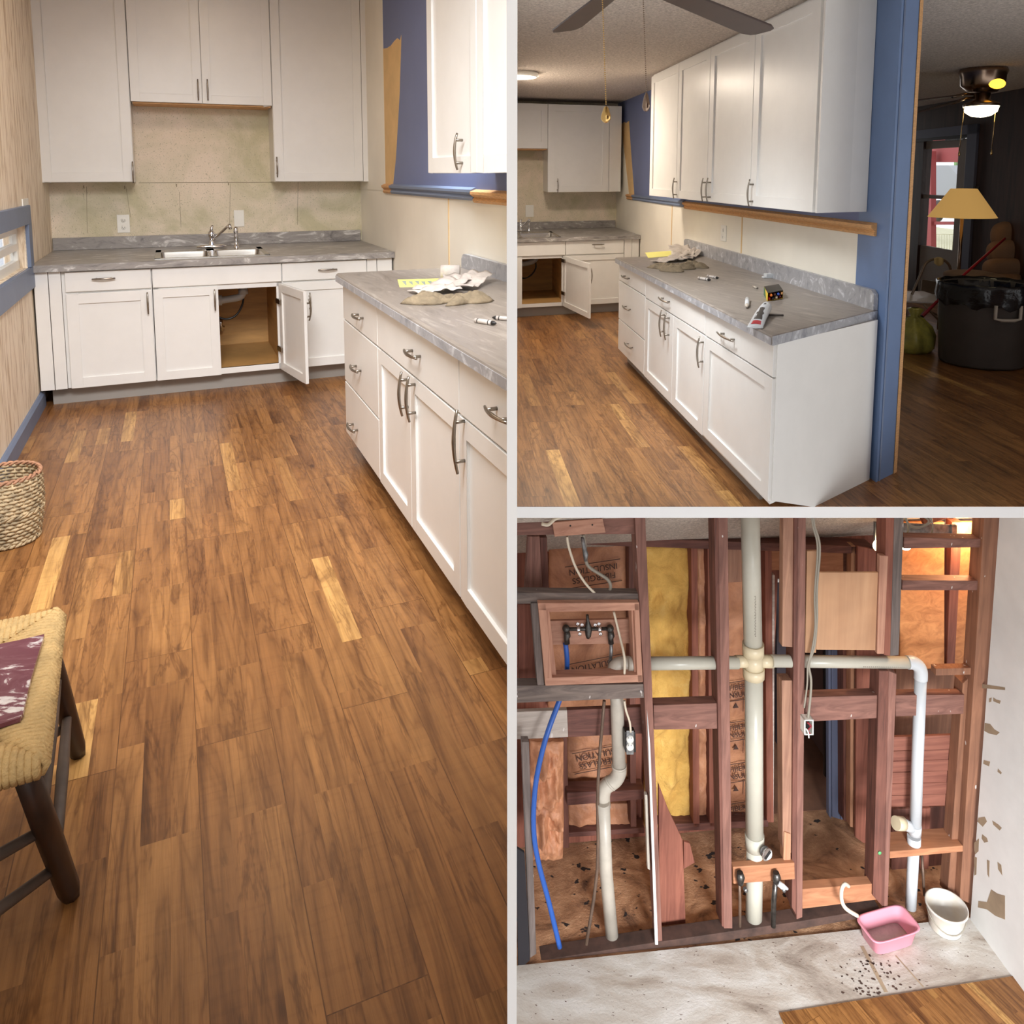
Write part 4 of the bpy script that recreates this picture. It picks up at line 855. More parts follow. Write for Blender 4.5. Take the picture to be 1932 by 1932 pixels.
t = thing('drain_pipe', 'white plastic drain under the sink in the open cabinet, upper right view', 'pipe', g(990, 490))
put('trap', MB().tube(spline([g(970, 498), g(985, 498), g(1004, 494), g(1011, 487), g(1011, 478)], 5), 0.032, 12), 'pvc_white', t)
put('spray_hose', MB().tube(spline([g(1010, 492), g(1011, 505), g(1003, 518), g(990, 525), g(978, 521)], 5), 0.009, 8), 'black', label='black hose hanging in the open sink cabinet, upper right view', cat='hose')
# far wall cabinets
hub = B.hw(1107, 362, WU); htb = B.hw(1100, 198, WU); hc_ = B.hw(1000, 280, WU)
def uu(x, y): return B.u(x, y, WU)
xc1, xr1, xr2 = uu(1034, 240), uu(1149, 285), min(UBR, uu(1172, 290))
t = thing('wall_cabinet', 'short white wall cabinet over the sink, cut by the partition, upper right view', 'cabinet', P(0.5, WU, hc_))
put('body', MB().box(-1, xc1 - 0.003, WU + 0.02, WB - 0.002, hc_, htb), 'cab', t); shaker('door', t, P(xc1 - 0.9, WU, hc_), EX * 0.895, UP * (htb - hc_), NF, 0.08)
put('bottom_board', MB().box(-1, xc1 - 0.01, WU + 0.03, WB - 0.004, hc_ - 0.014, hc_ - 0.001), 'raw_trim', t)
t = thing('wall_cabinet', 'tall one-door cabinet in the far corner, upper right view', 'cabinet', P(1.7, WU, hub))
put('body', MB().box(xc1, xr2, WU + 0.02, WB - 0.002, hub, htb), 'cab', t); put('filler_strip', MB().box(xr1 + 0.005, xr2, WU + 0.002, WU + 0.02, hub, htb), 'cab', t, bevel=0.002)
d = shaker('door', t, P(xc1 + 0.002, WU, hub), EX * (xr1 - xc1 - 0.002), UP * (htb - hub), NF, 0.085); pull(d, P(*B.hit(1051, 350, w=WU)), UP, NF, 0.17)
outlet('blank_plate', 'blank white cover plate above the sprayer, upper right view', B.at(999, 398, w=WB - 0.001), EX, UP, NF, 0.11, 0.15, kind='blank', cat='cover plate')
# run of base cabinets
def wr(x, y): return B.w(x, y, UF)
w0r, w1r, w2r, w3r = wr(1167, 580), wr(1216.5, 615), wr(1328, 704), wr(1456, 800)
htr = HC - 0.045; UFR = UF + 0.02; WEB = B.hit(1633, 905, h=0)[1]
h_a = B.hu(1190, 542, UF); h_b = B.hu(1190, 620, UF)
def rbody(t, a, b_): put('body', MB().box(UFR, UW - 0.03, b_, a, 0.10, htr), 'cab', t); put('toe_kick', MB().box(UF + 0.09, UF + 0.11, b_, a, 0, 0.10), 'toe', t)
t = thing('drawer_cabinet', 'white three-drawer cabinet at the far end of the run, upper right view', 'cabinet', P(1.9, (w0r + w1r) / 2, 0)); rbody(t, w0r, w1r)
for (a, b_, hx) in ((h_a, htr, (1184, 523)), (h_b, h_a, (1186, 581)), (ch, h_b, (1190, 652))):
    d = slab('drawer', t, P(UF, w1r + 0.004, a + 0.004), EZ * (w0r - w1r - 0.008), UP * (b_ - a - 0.008), NR); pull(d, P(*B.hit(*hx, u=UF)), EZ, NR, 0.24)
t = thing('base_cabinet', 'white base cabinet with a wide drawer over two doors, upper right view', 'cabinet', P(1.9, (w1r + w2r) / 2, 0)); rbody(t, w1r, w2r)
h_c = (B.hu(1214, 559.8, UF) + B.hu(1325.8, 629.7, UF)) / 2; wm = wr(1269, 660)
d = slab('drawer', t, P(UF, w2r + 0.004, h_c + 0.004), EZ * (w1r - w2r - 0.008), UP * (htr - h_c - 0.008), NR); pull(d, P(*B.hit(1258, 566, u=UF)), EZ, NR, 0.24)
d = shaker('door', t, P(UF, wm + 0.002, ch), EZ * (w1r - wm - 0.006), UP * (h_c - ch - 0.004), NR, 0.06, frw=0.085); pull(d, P(*B.hit(1254, 610, u=UF)), UP, NR, 0.18)
d = shaker('door', t, P(UF, w2r + 0.004, ch), EZ * (wm - w2r - 0.006), UP * (h_c - ch - 0.004), NR, 0.06, frw=0.085); pull(d, P(*B.hit(1263, 616, u=UF)), UP, NR, 0.18)
t = thing('base_cabinet', 'white base cabinet with one drawer, one door and a grey end panel, upper right view', 'cabinet', P(1.9, (w2r + w3r) / 2, 0))
put('body', MB().prism([P(UFR, w2r, 0.1), P(UW - 0.03, w2r, 0.1), P(UW - 0.03, WEB + 0.02, 0.1), P(UFR, w3r + 0.03, 0.1)], UP * (htr - 0.1)), 'cab', t)
put('toe_kick', MB().box(UF + 0.09, UF + 0.11, w3r + 0.30, w2r, 0, 0.10), 'toe', t)
kf = 0.40; f0, f1 = P(UFR - 0.004, w3r, 0), P(UW - 0.015, WEB - 0.005, 0); fm = f0 + (f1 - f0) * kf
put('end_panel', MB().prism([f0 + UP * 0.13, fm, f1, f1 + UP * htr, f0 + UP * htr], EZ * 0.022), 'cab', t, label='grey white end panel of the cabinet run')
h_c = (B.hu(1328.5, 632, UF) + B.hu(1451, 710, UF)) / 2
d = slab('drawer', t, P(UF, w3r + 0.012, h_c + 0.004), EZ * (w2r - w3r - 0.016), UP * (htr - h_c - 0.008), NR); pull(d, P(*B.hit(1376, 635, u=UF)), EZ, NR, 0.24)
d = shaker('door', t, P(UF, w3r + 0.012, ch + 0.01), EZ * (w2r - w3r - 0.016), UP * (h_c - ch - 0.014), NR, 0.06, frw=0.085); pull(d, P(*B.hit(1327, 664, u=UF)), UP, NR, 0.18)
t = thing('countertop', 'grey laminate worktop of the near run with crayons and papers on it, upper right view', 'countertop', P(1.9, (w0r + w3r) / 2, HC - 0.04))
ce0 = B.hit(1456, 634, h=HC); ce1 = B.hit(1645, 586, h=HC); wfr = wr(1163, 490) if False else w0r + 0.03
m = MB(); m.prism([P(UF - 0.03, ce0[1], HC - 0.044), P(UW - 0.004, ce1[1], HC - 0.044), P(UW - 0.004, wfr, HC - 0.044), P(UF - 0.03, wfr, HC - 0.044)], UP * 0.044)
put('worktop', m, 'counter_run', t, bevel=0.006)
put('front_edge', MB().box(UF - 0.032, UF - 0.029, ce0[1] + 0.01, wfr, HC - 0.044, HC - 0.01), 'splash_b', t)
e0, e1 = P(UF - 0.03, ce0[1], HC - 0.044), P(UW - 0.004, ce1[1], HC - 0.044); dd = (e1 - e0).normalized(); oo = dd.cross(UP) * 0.002; oo = -oo if oo.y > 0 else oo
put('end_edge', MB().prism([e0, e1, e1 + UP * 0.042, e0 + UP * 0.042], oo), 'splash_b', t)
wbs = B.w(1291, 462, UW - 0.025); hsp = (B.hu(1420, 485, UW - 0.02))
put('backsplash', MB().prism([P(UW - 0.03, ce1[1], HC), P(UW - 0.03, wbs, HC), P(UW - 0.03, wbs, hsp - 0.02), P(UW - 0.03, wbs - 0.03, hsp), P(UW - 0.03, ce1[1] + 0.03, hsp), P(UW - 0.03, ce1[1], hsp - 0.02)], EX * 0.027), 'splash_b', t)
# wall cabinets of the run
HB = (B.hu(1231, 368.5, UFU) + B.hu(1543, 403.5, UFU)) / 2
def wu_(x, y): return B.w(x, y, UFU)
wa, wb, wc, wd_, we = wu_(1227, 260), wu_(1278, 250), wu_(1337, 240), wu_(1419.5, 240), wu_(1549, 230)
def wcab(label, a, b_): t = thing('wall_cabinet', label, 'cabinet', P(2.1, (a + b_) / 2, HB)); put('body', MB().box(UFU + 0.02, UW - 0.003, b_, a, HB, HCL - 0.002), 'cab', t); return t
def wdoor(t, a, b_, hx): d = shaker('door', t, P(UFU, b_ + 0.004, HB), EZ * (a - b_ - 0.008), UP * (HCL - HB - 0.02), NR, 0.065, frw=0.09); pull(d, P(*B.hit(*hx, u=UFU)), UP, NR, 0.17)
t = wcab('white one-door wall cabinet at the far end of the row, upper right view', wa, wb); wdoor(t, wa, wb, (1277, 355))
t = wcab('white two-door wall cabinet in the middle of the row, upper right view', wb, wd_); wdoor(t, wb, wc, (1332, 358)); wdoor(t, wc, wd_, (1341, 358))
t = wcab('white one-door wall cabinet nearest the blue wall end, upper right view', wd_, we + 0.03); wdoor(t, wd_, we + 0.05, (1421, 364))
put('end_panel', MB().prism([P(UFU - 0.002, we, HB), P(UW - 0.003, B.w(1638, 300, UW), HB), P(UW - 0.003, B.w(1638, 300, UW) + 0.02, HB), P(UFU - 0.002, we + 0.02, HB)], UP * (HCL - HB)), 'cab', t)
outlet('wall_outlet', 'white duplex outlet on the wall above the near worktop, upper right view', B.at(1366, 440, u=UW - 0.001), EZ, UP, NR, 0.12, 0.13)
# things on the near worktop
t = thing('note_paper', 'yellow note sheet at the far end of the near worktop, upper right view', 'paper', B.at(1246, 480, h=HC))
flat_sheet('sheet', B, [(1217, 477), (1266, 473.5), (1267, 483), (1223, 487)], HC, 0.002, 'paper_yellow', None, None, t)
for i, (cx, cy, L, W, an, lf) in enumerate(((1272, 489, 0.42, 0.16, 0.9, 0.012), (1295, 486, 0.5, 0.14, 1.2, 0.02), (1308, 484, 0.5, 0.12, 1.0, 0.035), (1262, 494, 0.3, 0.15, 0.3, 0.01), (1286, 480, 0.3, 0.2, 1.5, 0.05))):
    sheet_bent('crumpled_paper', B, (cx, cy), HC, L, W, an, lf, 'paper_white', 'thin crumpled packing paper' + (' nearest the yellow note', ' in the middle of the heap', ' sticking out at the right of the heap', ' at the near left of the heap', ' at the very back of the heap')[i] + ', upper right view', 'paper', 'packing paper sheets, upper right view', i)
crumple('work_glove', B, 1268, 508, 0.15, 0.17, HC, 0.055, 'cloth_tan', 'crumpled tan work glove, left one of two, upper right view', 'glove', 1.7, 0.2)
crumple('work_glove', B, 1305, 504, 0.11, 0.13, HC, 0.05, 'cloth_tan', 'crumpled tan work glove, right one of two, upper right view', 'glove', 4.1, 0.4)
crayon(B, (1318, 527), (1341, 531), HC, 0.010, 'black and white marker stick, nearer of the crossing pair, upper right view')
crayon(B, (1335, 523), (1356, 527), HC, 0.009, 'white marker stick with black tip, farther of the pair, upper right view')
crayon(B, (1410, 568), (1409, 583), HC, 0.012, 'white wax stick lying alone in front of the crayon box, upper right view', ('pvc_white', 'pvc_grey'))
crayon(B, (1421, 542), (1430, 546), HC, 0.006, 'short grey stub behind the crayon box, upper right view', ('pvc_grey', 'black'))
q = B.at(1453, 525, h=HC); put('bottle_cap', MB().obox(q - EX * 0.03, EX * 0.06, EZ * 0.05, UP * 0.03).obox(q - EX * 0.05, EX * 0.02, EZ * 0.04, UP * 0.012), 'pvc_white', label='small white plastic cap against the backsplash, upper right view', cat='cap', bevel=0.003)
plain('box_yellow', (232, 196, 40), 0.4); plain('box_green', (40, 104, 62), 0.4)
t = thing('crayon_box', 'small yellow and green crayon box lying open on the near worktop', 'box', B.at(1455, 558, h=HC))
b0, b1 = B.at(1441, 556, h=HC), B.at(1448, 568.5, h=HC); b2 = B.at(1477, 563, h=HC); bx_ = (b2 - b1); by_ = (b0 - b1); hz = 0.045
m = MB(); m.mi = 0; m.prism([b1, b0, b0 + UP * hz, b1 + UP * hz], (bx_.normalized() * 0.003)); m.prism([b0, b0 + bx_, b0 + bx_ + UP * hz, b0 + UP * hz], -by_.normalized() * 0.003); m.prism([b2, b2 + by_, b2 + by_ + UP * hz, b2 + UP * hz], -bx_.normalized() * 0.003); m.prism([b1, b1 + bx_, b1 + bx_ + by_, b1 + by_], UP * 0.002)
put('carton', m, 'box_yellow', t)
put('green_band', MB().prism([b1 + by_ * 0.35 - bx_.normalized() * 0.001, b1 + by_ * 1.0 - bx_.normalized() * 0.001, b1 + by_ + UP * hz - bx_.normalized() * 0.001, b1 + by_ * 0.7 + UP * hz - bx_.normalized() * 0.001], bx_.normalized() * 0.001), 'box_green', t)
put('front_flap', MB().prism([b1 + UP * hz, b2 + UP * hz, b2 + by_ + UP * (hz + 0.002), b1 + by_ + UP * (hz + 0.002)], UP * 0.002), 'black', t)
cols = [('red', (196, 44, 40)), ('orange', (226, 120, 40)), ('black', (30, 28, 30)), ('brown', (110, 62, 40)), ('cream', (226, 204, 170)), ('blue', (40, 70, 150)), ('dark red', (130, 30, 44)), ('tan', (206, 150, 92))]
for i, (nm_, c) in enumerate(cols):
    k = plain('crayon_' + nm_.replace(' ', '_'), c, 0.4); r = 0.0085; s_ = b1 + bx_ * (0.10 + 0.115 * i) + UP * (0.004 + r + (0.018 if i % 2 else 0.0)) - by_ * (0.04 * (i % 3))
    put('crayon', MB().tube([s_ - by_.normalized() * 0.004, s_ + by_.normalized() * 0.006, s_ + by_ * 0.85], [0.003, r, r], 10), k, label=nm_ + ' crayon lying in the open crayon box', cat='crayon', group='crayons in the box')
# glue tube
t = thing('glue_tube', 'white squeeze tube with a dark printed label at the near edge of the worktop', 'tube', B.at(1432, 606, h=HC))
a, b_ = B.at(1424, 620, h=HC), B.at(1446, 592, h=HC); d_ = (b_ - a); L = d_.length; d_.normalize(); sx = d_.cross(UP).normalized()
def tube_sec(f):
    c = a + d_ * (L * f); hw = 0.036 * (1 - 0.28 * f) ; hz = 0.003 + 0.028 * math.sin(math.pi / 2 * min(1, f * 1.2)); return [c + sx * (math.cos(2 * math.pi * k / 16) * hw) + UP * (hz + 0.001 + math.sin(2 * math.pi * k / 16) * hz) for k in range(16)]
m = MB(); vv = []; fs = []
for i in range(9): vv += tube_sec(i / 8)
fs = [[i * 16 + k, i * 16 + (k + 1) % 16, (i + 1) * 16 + (k + 1) % 16, (i + 1) * 16 + k] for i in range(8) for k in range(16)] + [list(range(16))[::-1], list(range(128, 144))]
m.add(vv, fs, True); put('tube_body', m, 'pvc_white', t)
def lab(f0, f1, mt, w_=0.75, nm='printed_label', up=0.0012):
    vv = []; 
    for f in (f0, (f0 + f1) / 2, f1):
        s_ = tube_sec(f)
        for k in range(1, 8): p = s_[k]; vv.append(p + UP * up + (s_[4] - p) * (1 - w_))
    put(nm, _m(vv), mt, t)
def _m(vv):
    m = MB(); m.add(vv, [[i * 7 + k, i * 7 + k + 1, (i + 1) * 7 + k + 1, (i + 1) * 7 + k] for i in range(2) for k in range(6)], True); return m
lab(0.22, 0.62, 'can_grey'); lab(0.08, 0.18, 'red_pole', 0.7); lab(0.80, 0.86, 'black', 0.3)
put('pencil', MB().tube([B.at(1450, 597, h=HC) + UP * 0.006, B.at(1478, 597, h=HC) + UP * 0.006], 0.005, 6), 'can_grey', label='thin dark pencil lying beside the white glue tube', cat='pencil')
# ceiling lamp disc, half behind the partition
q = B.hit(974, 137, h=HCL); t = thing('ceiling_light', 'round flat glowing ceiling light beside the partition, upper right view', 'ceiling light', P(q[0], q[1], HCL - 0.03))
c = P(q[0], q[1], HCL); put('housing', MB().lathe(c, [(0, -0.001), (0.2, -0.001), (0.205, -0.03), (0.19, -0.045), (0.182, -0.045), (0.182, -0.03)], 40), 'plastic_white', t)
put('diffuser', MB().lathe(c, [(0, -0.043), (0.12, -0.042), (0.183, -0.036), (0.183, -0.03)], 40), 'lamp_glow', t)
# ceiling fan close to the viewer: blades and pull chains
hb = 2.22; fc = B.hit(1190, -40, h=hb); fcw = P(*fc)
t = thing('ceiling_fan', 'ceiling fan with dark brown blades hanging near the viewer, upper right view', 'ceiling fan', fcw)
m = MB(); m.lathe(fcw, [(0, 0.30 + (HCL - hb - 0.30)), (0.07, HCL - hb - 0.001), (0.06, HCL - hb - 0.05), (0.012, HCL - hb - 0.06), (0.012, 0.09), (0.1, 0.08), (0.12, 0.03), (0.12, -0.02), (0.07, -0.05), (0, -0.05)], 28); put('motor', m, 'bronze', t)
def blade(tip_px, w0=0.045, w1=0.066):
    tip = B.at(*tip_px, h=hb); d_ = tip - fcw; L = d_.length; d_.normalize(); s_ = d_.cross(UP); pts = []
    for f, w_ in ((0.2, w0), (0.6, w0 + 0.012), (0.93, w1), (0.985, w1 * 0.8), (1.0, w1 * 0.5)): pts.append((f, w_))
    lo = [fcw + d_ * (L * f) + s_ * w_ + UP * w_ * 0.15 for f, w_ in pts]; hi = [fcw + d_ * (L * f) - s_ * w_ - UP * w_ * 0.15 for f, w_ in pts[::-1]]
    put('blade', MB().prism(lo + hi, UP * 0.008), 'brown_blade', t, bevel=0.003); put('blade_arm', MB().obox(fcw + d_ * 0.08 - s_ * 0.015, s_ * 0.03, d_ * (L * 0.16), UP * 0.006), 'bronze', t)
for px_ in ((1064, 60), (1440, 62), (1250, 170 - 260), (1010, -130), (1420, -180)): blade(px_)
def chain(x0, y0, x1, y1, ww, mt, nm, label, fob):
    a, b_ = B.at(x0, y0, w=ww), B.at(x1, y1, w=ww); n = int((b_ - a).length / 0.0065); m = MB()
    for i in range(n): m.ball(a + (b_ - a) * (i / n), 0.0026, 6)
    t = thing(nm, label, 'pull chain', b_); put('beads', m, mt, t).__setitem__('kind', 'stuff')
    if fob == 'ball': put('fob', MB().lathe(b_, [(0.002, 0.0), (0.008, -0.006), (0.016, -0.03), (0.0165, -0.042), (0.008, -0.052), (0, -0.054)], 14), mt, t)
    else: put('fob', MB().lathe(b_, [(0.002, 0.0), (0.007, -0.012), (0.012, -0.035), (0.013, -0.048), (0.008, -0.06), (0, -0.062)], 16), mt, t)
chain(1136, -20, 1143.5, 200, fc[1], 'brass', 'pull_chain', 'beaded fan pull chain ending in a brass cage bead, left of two, upper right view', 'ball')
chain(1213, -20, 1219.5, 174, fc[1], 'bronze', 'pull_chain', 'beaded fan pull chain ending in a bronze teardrop, right of two, upper right view', 'drop')

# ------------------------------------------------------------------ living room beyond the blue wall end
def lq(nm, par, pts, th, mat, off=0.0, **k): return put(nm, MB().prism([lat(x, y, off) for x, y in pts], LN * th), mat, par, **k)
t = thing('window_door', 'x', 'door', V(lat(1790, 500), -B.H)); del t['label']; del t['category']; t.name = 'door_1'; t['kind'] = 'structure'
zb = -B.H
p1, p2 = lat(1822, 400), lat(1838, 400)
def vbar(nm, par, xa, xb, z0, z1, th, mat, off=0.0, yr=400):
    a, b_ = lat(xa, yr, off), lat(xb, yr, off); return put(nm, MB().prism([V(a, z0), V(b_, z0), V(b_, z1), V(a, z1)], LN * th), mat, par)
ztr = lat(1790, 240).z; zt_in = lat(1790, 257).z
vbar('door_frame', t, 1820, 1838, zb, ztr, 0.03, 'door_frame_blue'); vbar('door_frame', t, 1706, 1838, zt_in, ztr, 0.03, 'door_frame_blue', 0.0)
vbar('lintel', t, 1706, 1828, lat(1790, 263).z, zt_in, 0.02, 'black', 0.0)
zg0, zg1, zm0, zm1 = lat(1775, 470).z, lat(1780, 279).z, lat(1775, 376).z, lat(1775, 369).z
vbar('door_leaf', t, 1706, 1822, zb, zg0, 0.045, 'door_grey', -0.08); vbar('door_leaf_top', t, 1706, 1822, zg1, lat(1790, 263).z, 0.045, 'door_grey', -0.08)
vbar('door_stile', t, 1808, 1822, zg0, zg1, 0.045, 'door_grey', -0.08); vbar('door_stile', t, 1706, 1734, zg0, zg1, 0.045, 'door_grey', -0.08)
vbar('window_bar', t, 1734, 1808, zm0, zm1, 0.045, 'door_grey', -0.08); vbar('pane', t, 1734, 1808, zg0, zg1, 0.005, 'clear', -0.06)
vbar('door_closer', t, 1782, 1812, lat(1790, 266).z, lat(1790, 261).z, 0.05, 'galv', -0.04)
# outside: porch, lawn and fence
def oat(x, y, k): p = lat(x, y); return p * k
m = MB(); a = V(lat(1650, 400), zb - 0.5) * 1.0; b_ = V(lat(1920, 400), zb - 0.5)
m.prism([V(lat(1600, 400, -0.3), zb - 0.3), V(lat(1960, 400, -0.3), zb - 0.3), V(lat(2000, 400, -9), zb - 0.3), V(lat(1560, 400, -9), zb - 0.3)], UP * 0.05); put('ground', m, 'lawn', kind='structure')
def opost(x0, x1, y0, y1, off, mat, nm, label, cat, th=0.1): return put(nm, MB().prism([lat(x0, y1, off), lat(x1, y1, off), lat(x1, y0, off), lat(x0, y0, off)], -LN * th), mat, label=label, cat=cat)
opost(1744, 1757, 285, 478, -2.6, 'porch_red', 'porch_post', 'red porch post seen through the door window', 'post')
opost(1700, 1840, 262, 306, -2.8, 'porch_red', 'porch_beam', 'wide red porch beam seen through the top of the door window', 'beam')
opost(1757, 1830, 418, 424, -2.65, 'porch_red', 'porch_rail', 'red porch rail seen through the lower door window', 'rail', 0.05)
t = thing('parked_trailer', 'grey trailer parked outside, seen through the door window', 'trailer', lat(1775, 400, -7))
put('body', MB().prism([lat(1757, 372, -6), lat(1800, 372, -6), lat(1806, 330, -6), lat(1790, 312, -6), lat(1757, 312, -6)], -LN * 1.2), 'car_grey', t)
for xx in (1772,): put('wheel', MB().lathe(lat(xx, 398, -5.9), [(0.0, 0.1), (0.22, 0.1), (0.3, 0.06), (0.3, 0), (0.2, 0), (0, 0)], 20, LN), 'can_grey', t)
t = thing('wire_fence', 'low pale fence outside, seen through the lower door window', 'fence', lat(1780, 478, -4))
for k in range(14): put('picket', MB().tube([lat(1752 + k * 5, 478, -4), lat(1752 + k * 5, 442, -4)], 0.006, 5), 'lawn', t)
put('top_wire', MB().tube([lat(1745, 442, -4), lat(1825, 442, -4)], 0.008, 5), 'lawn', t)
opost(1800, 1822, 300, 330, -8.5, 'leaf', 'distant_hedge', 'pale green hedge outside, top right of the door window', 'hedge', 0.5)
# switch plate
c = lat(1843, 361, 0.002); outlet('light_switch', 'dark double switch plate on the brown panelling beside the door', c, LD, UP, LN, 0.10, 0.12, kind='switch', cat='switch', mat='can_grey')
# ceiling fan with lights
fw3 = B.hit(1856, 129, h=HCL); FC = P(*fw3)
t = thing('ceiling_fan', 'flush ceiling fan with lit glass bowl in the dark living room', 'ceiling fan', FC)
dpt = FC.y; kpx = dpt / 1500 * 1.02
def fy(y): return FC.z - (y - 128) * kpx
m = MB(); m.lathe(FC, [(0, -0.001), (38 * kpx, -0.001), (40 * kpx, -0.03), (37 * kpx, fy(142) - FC.z), (36 * kpx, fy(158) - FC.z), (24 * kpx, fy(170) - FC.z), (0, fy(170) - FC.z)], 36); put('motor_housing', m, 'bronze', t)
put('amber_light', MB().ball(Vector((FC.x + 6 * kpx, FC.y - 34 * kpx, fy(159))), 1.0, 18, (15 * kpx, 6 * kpx, 9 * kpx)), 'lamp_amber', t)
m = MB(); m.lathe(FC, [(0, fy(170) - FC.z), (14 * kpx, fy(172) - FC.z), (14 * kpx, fy(184) - FC.z), (29 * kpx, fy(190) - FC.z), (30 * kpx, fy(196) - FC.z), (0, fy(196) - FC.z)], 30); put('light_fitter', m, 'bronze', t)
m = MB(); m.lathe(FC, [(29 * kpx, fy(196) - FC.z), (26 * kpx, fy(206) - FC.z), (16 * kpx, fy(213) - FC.z), (0, fy(216) - FC.z)], 30); put('glass_bowl', m, 'lamp_bowl', t)
for (x0, y0, x1, y1) in ((1836, 178, 1736, 190), (1838, 184, 1728, 214)):
    a, b_ = B.at(x0, y0, w=fw3[1]), B.at(x1, y1, w=fw3[1]); d_ = (b_ - a); pr = Vector((0, 1, 0)); put('blade', MB().obox(a + d_ * 0.3 - pr * 0.06, d_ * 1.2, pr * 0.12, UP * 0.012), 'brown_blade', t); put('blade_arm', MB().tube([a, a + d_ * 0.15 + UP * 0.012, a + d_ * 0.4], 0.012, 8), 'bronze', t)
for (xx, y0, y1) in ((1819, 200, 284), (1880, 195, 282)):
    a = B.at(xx, y0, w=fw3[1] - 0.1); b_ = B.at(xx - 9, y1, w=fw3[1] - 0.1); c_ = put('pull_chain', MB().tube([a, b_], 0.0035, 5), 'brass', t); put('chain_fob', MB().lathe(b_, [(0.003, 0), (0.010, -0.03), (0.008, -0.045), (0, -0.05)], 8), 'brass', c_)
LAMP_POS = (FC.x, FC.y - 0.05, fy(228))
# lamp with pleated shade
wl_ = 6.9; q = lambda x, y: B.at(x, y, w=wl_)
lb = B.hit(1803, 600, w=wl_); base = Vector((q(1803, 600).x, q(1803, 600).y, -B.H)); zt, zb2 = q(1809, 356).z, q(1803, 410).z; rt, rb2 = (q(1826.5, 356) - q(1792, 356)).length / 2, (q(1849, 410) - q(1759, 410)).length / 2
t = thing('floor_lamp', 'floor lamp with a wide tan shade in front of the living room door', 'lamp', base)
m = MB(); sg = 96; vv = []
for (r, z) in ((rb2, zb2), (rt, zt)):
    for k in range(sg): a = 2 * math.pi * k / sg; rr = r * (1 + 0.012 * (k % 2)); vv.append(Vector((base.x + math.cos(a) * rr, base.y + math.sin(a) * rr, z)))
m.add(vv, [[k, (k + 1) % sg, (k + 1) % sg + sg, k + sg] for k in range(sg)], True); put('lamp_shade', m, 'shade', t)
put('pole', MB().tube([base + UP * 0.02, V(base, zb2 + 0.1)], 0.018, 12), 'bronze', t); put('base', MB().lathe(base, [(0, 0.03), (0.03, 0.03), (0.12, 0.015), (0.13, 0), (0, 0)], 24), 'bronze', t)
# bin with liner
cb = B.hit(1850, 684, h=0); rb3 = 0.255; bb = P(cb[0], cb[1], 0); hcan = B.hit(1846, 520, w=cb[1])[2]; e1_ = B.hit(1776, 540, w=cb[1]); rt3 = (P(*e1_) - V(P(*B.hit(1850, 540, w=cb[1])), P(*e1_).z)).length
rt3 = max(0.24, min(0.36, rt3)); hcan = B.hit(1846, 536, w=cb[1])[2]
t = thing('trash_can', 'large dark grey trash can in the living room doorway', 'trash can', bb)
put('body', MB().lathe(bb, [(0, 0.01), (rt3 * 0.88, 0.01), (rt3 * 0.9, 0.03), (rt3 * 0.98, hcan * 0.96), (rt3 * 1.0, hcan), (rt3 * 0.95, hcan), (rt3 * 0.93, hcan * 0.9)], 40), 'can_grey', t)
m = MB(); vv = []; n = 64; R_ = [(1.015, hcan - 0.16), (1.04, hcan - 0.10), (1.03, hcan - 0.02), (1.04, hcan + 0.012), (1.0, hcan + 0.022), (0.93, hcan - 0.02), (0.86, hcan - 0.25), (0.7, hcan - 0.4)]
for i, (r, z) in enumerate(R_):
    for k in range(n):
        a = 2 * math.pi * k / n; wv_ = 0.018 * math.sin(9 * a + i) + 0.010 * math.sin(17 * a) if i in (0, 1, 5, 6) else 0.004 * math.sin(13 * a); vv.append(bb + Vector((math.cos(a), math.sin(a), 0)) * (rt3 * r + wv_ * 0.6) + UP * (z + wv_))
m.add(vv, [[i * n + k, i * n + (k + 1) % n, (i + 1) * n + (k + 1) % n, (i + 1) * n + k] for i in range(len(R_) - 1) for k in range(n)], True); put('bin_liner', m, 'bag_black', t)
ha = -math.pi / 2 - 0.05; 
for sgn in (-1, 1):
    m = MB(); pts = []
    for a in (ha - 0.27, ha - 0.27, ha + 0.27, ha + 0.27): pts.append(a)
    arc = [bb + Vector((math.cos(ha + s_ * 0.27), math.sin(ha + s_ * 0.27), 0)) * (rt3 * 1.02) + UP * z for s_, z in ((-1, hcan - 0.13), (-1, hcan - 0.24), (-0.5, hcan - 0.25), (0.5, hcan - 0.25), (1, hcan - 0.24), (1, hcan - 0.13))]
    m.tube(arc, 0.014, 8)
    if sgn > 0: put('side_handle', m, 'pvc_grey', t)
# yellow bag, dustpan stick, folding chair, recliner
yb = B.hit(1722, 662, h=0); yc = P(yb[0], yb[1], 0); m = MB()
vv = []; n = 36; prof = [(0.02, 0.0), (0.125, 0.0), (0.15, 0.05), (0.145, 0.14), (0.115, 0.22), (0.06, 0.29), (0.03, 0.31), (0.055, 0.37), (0.03, 0.38)]
for i, (r, z) in enumerate(prof):
    for k in range(n): a = 2 * math.pi * k / n; f = 1 + 0.12 * math.sin(7 * a + i * 0.7) * (i > 1) + 0.06 * math.sin(3 * a + 2); vv.append(yc + Vector((math.cos(a), math.sin(a), 0)) * (r * f * 1.15) + UP * (z * 1.05))
m.add(vv, [[i * n + k, i * n + (k + 1) % n, (i + 1) * n + (k + 1) % n, (i + 1) * n + k] for i in range(len(prof) - 1) for k in range(n)] + [list(range(n))], True)
put('trash_bag', m, 'bag_yellow', label='tied yellow plastic bag on the floor behind the blue wall end', cat='bag')
wq = 5.85; q = lambda x, y: B.at(x, y, w=wq)
t = thing('long_handled_dustpan', 'red handled dustpan stick leaning behind the trash can', 'dustpan', q(1712, 640))
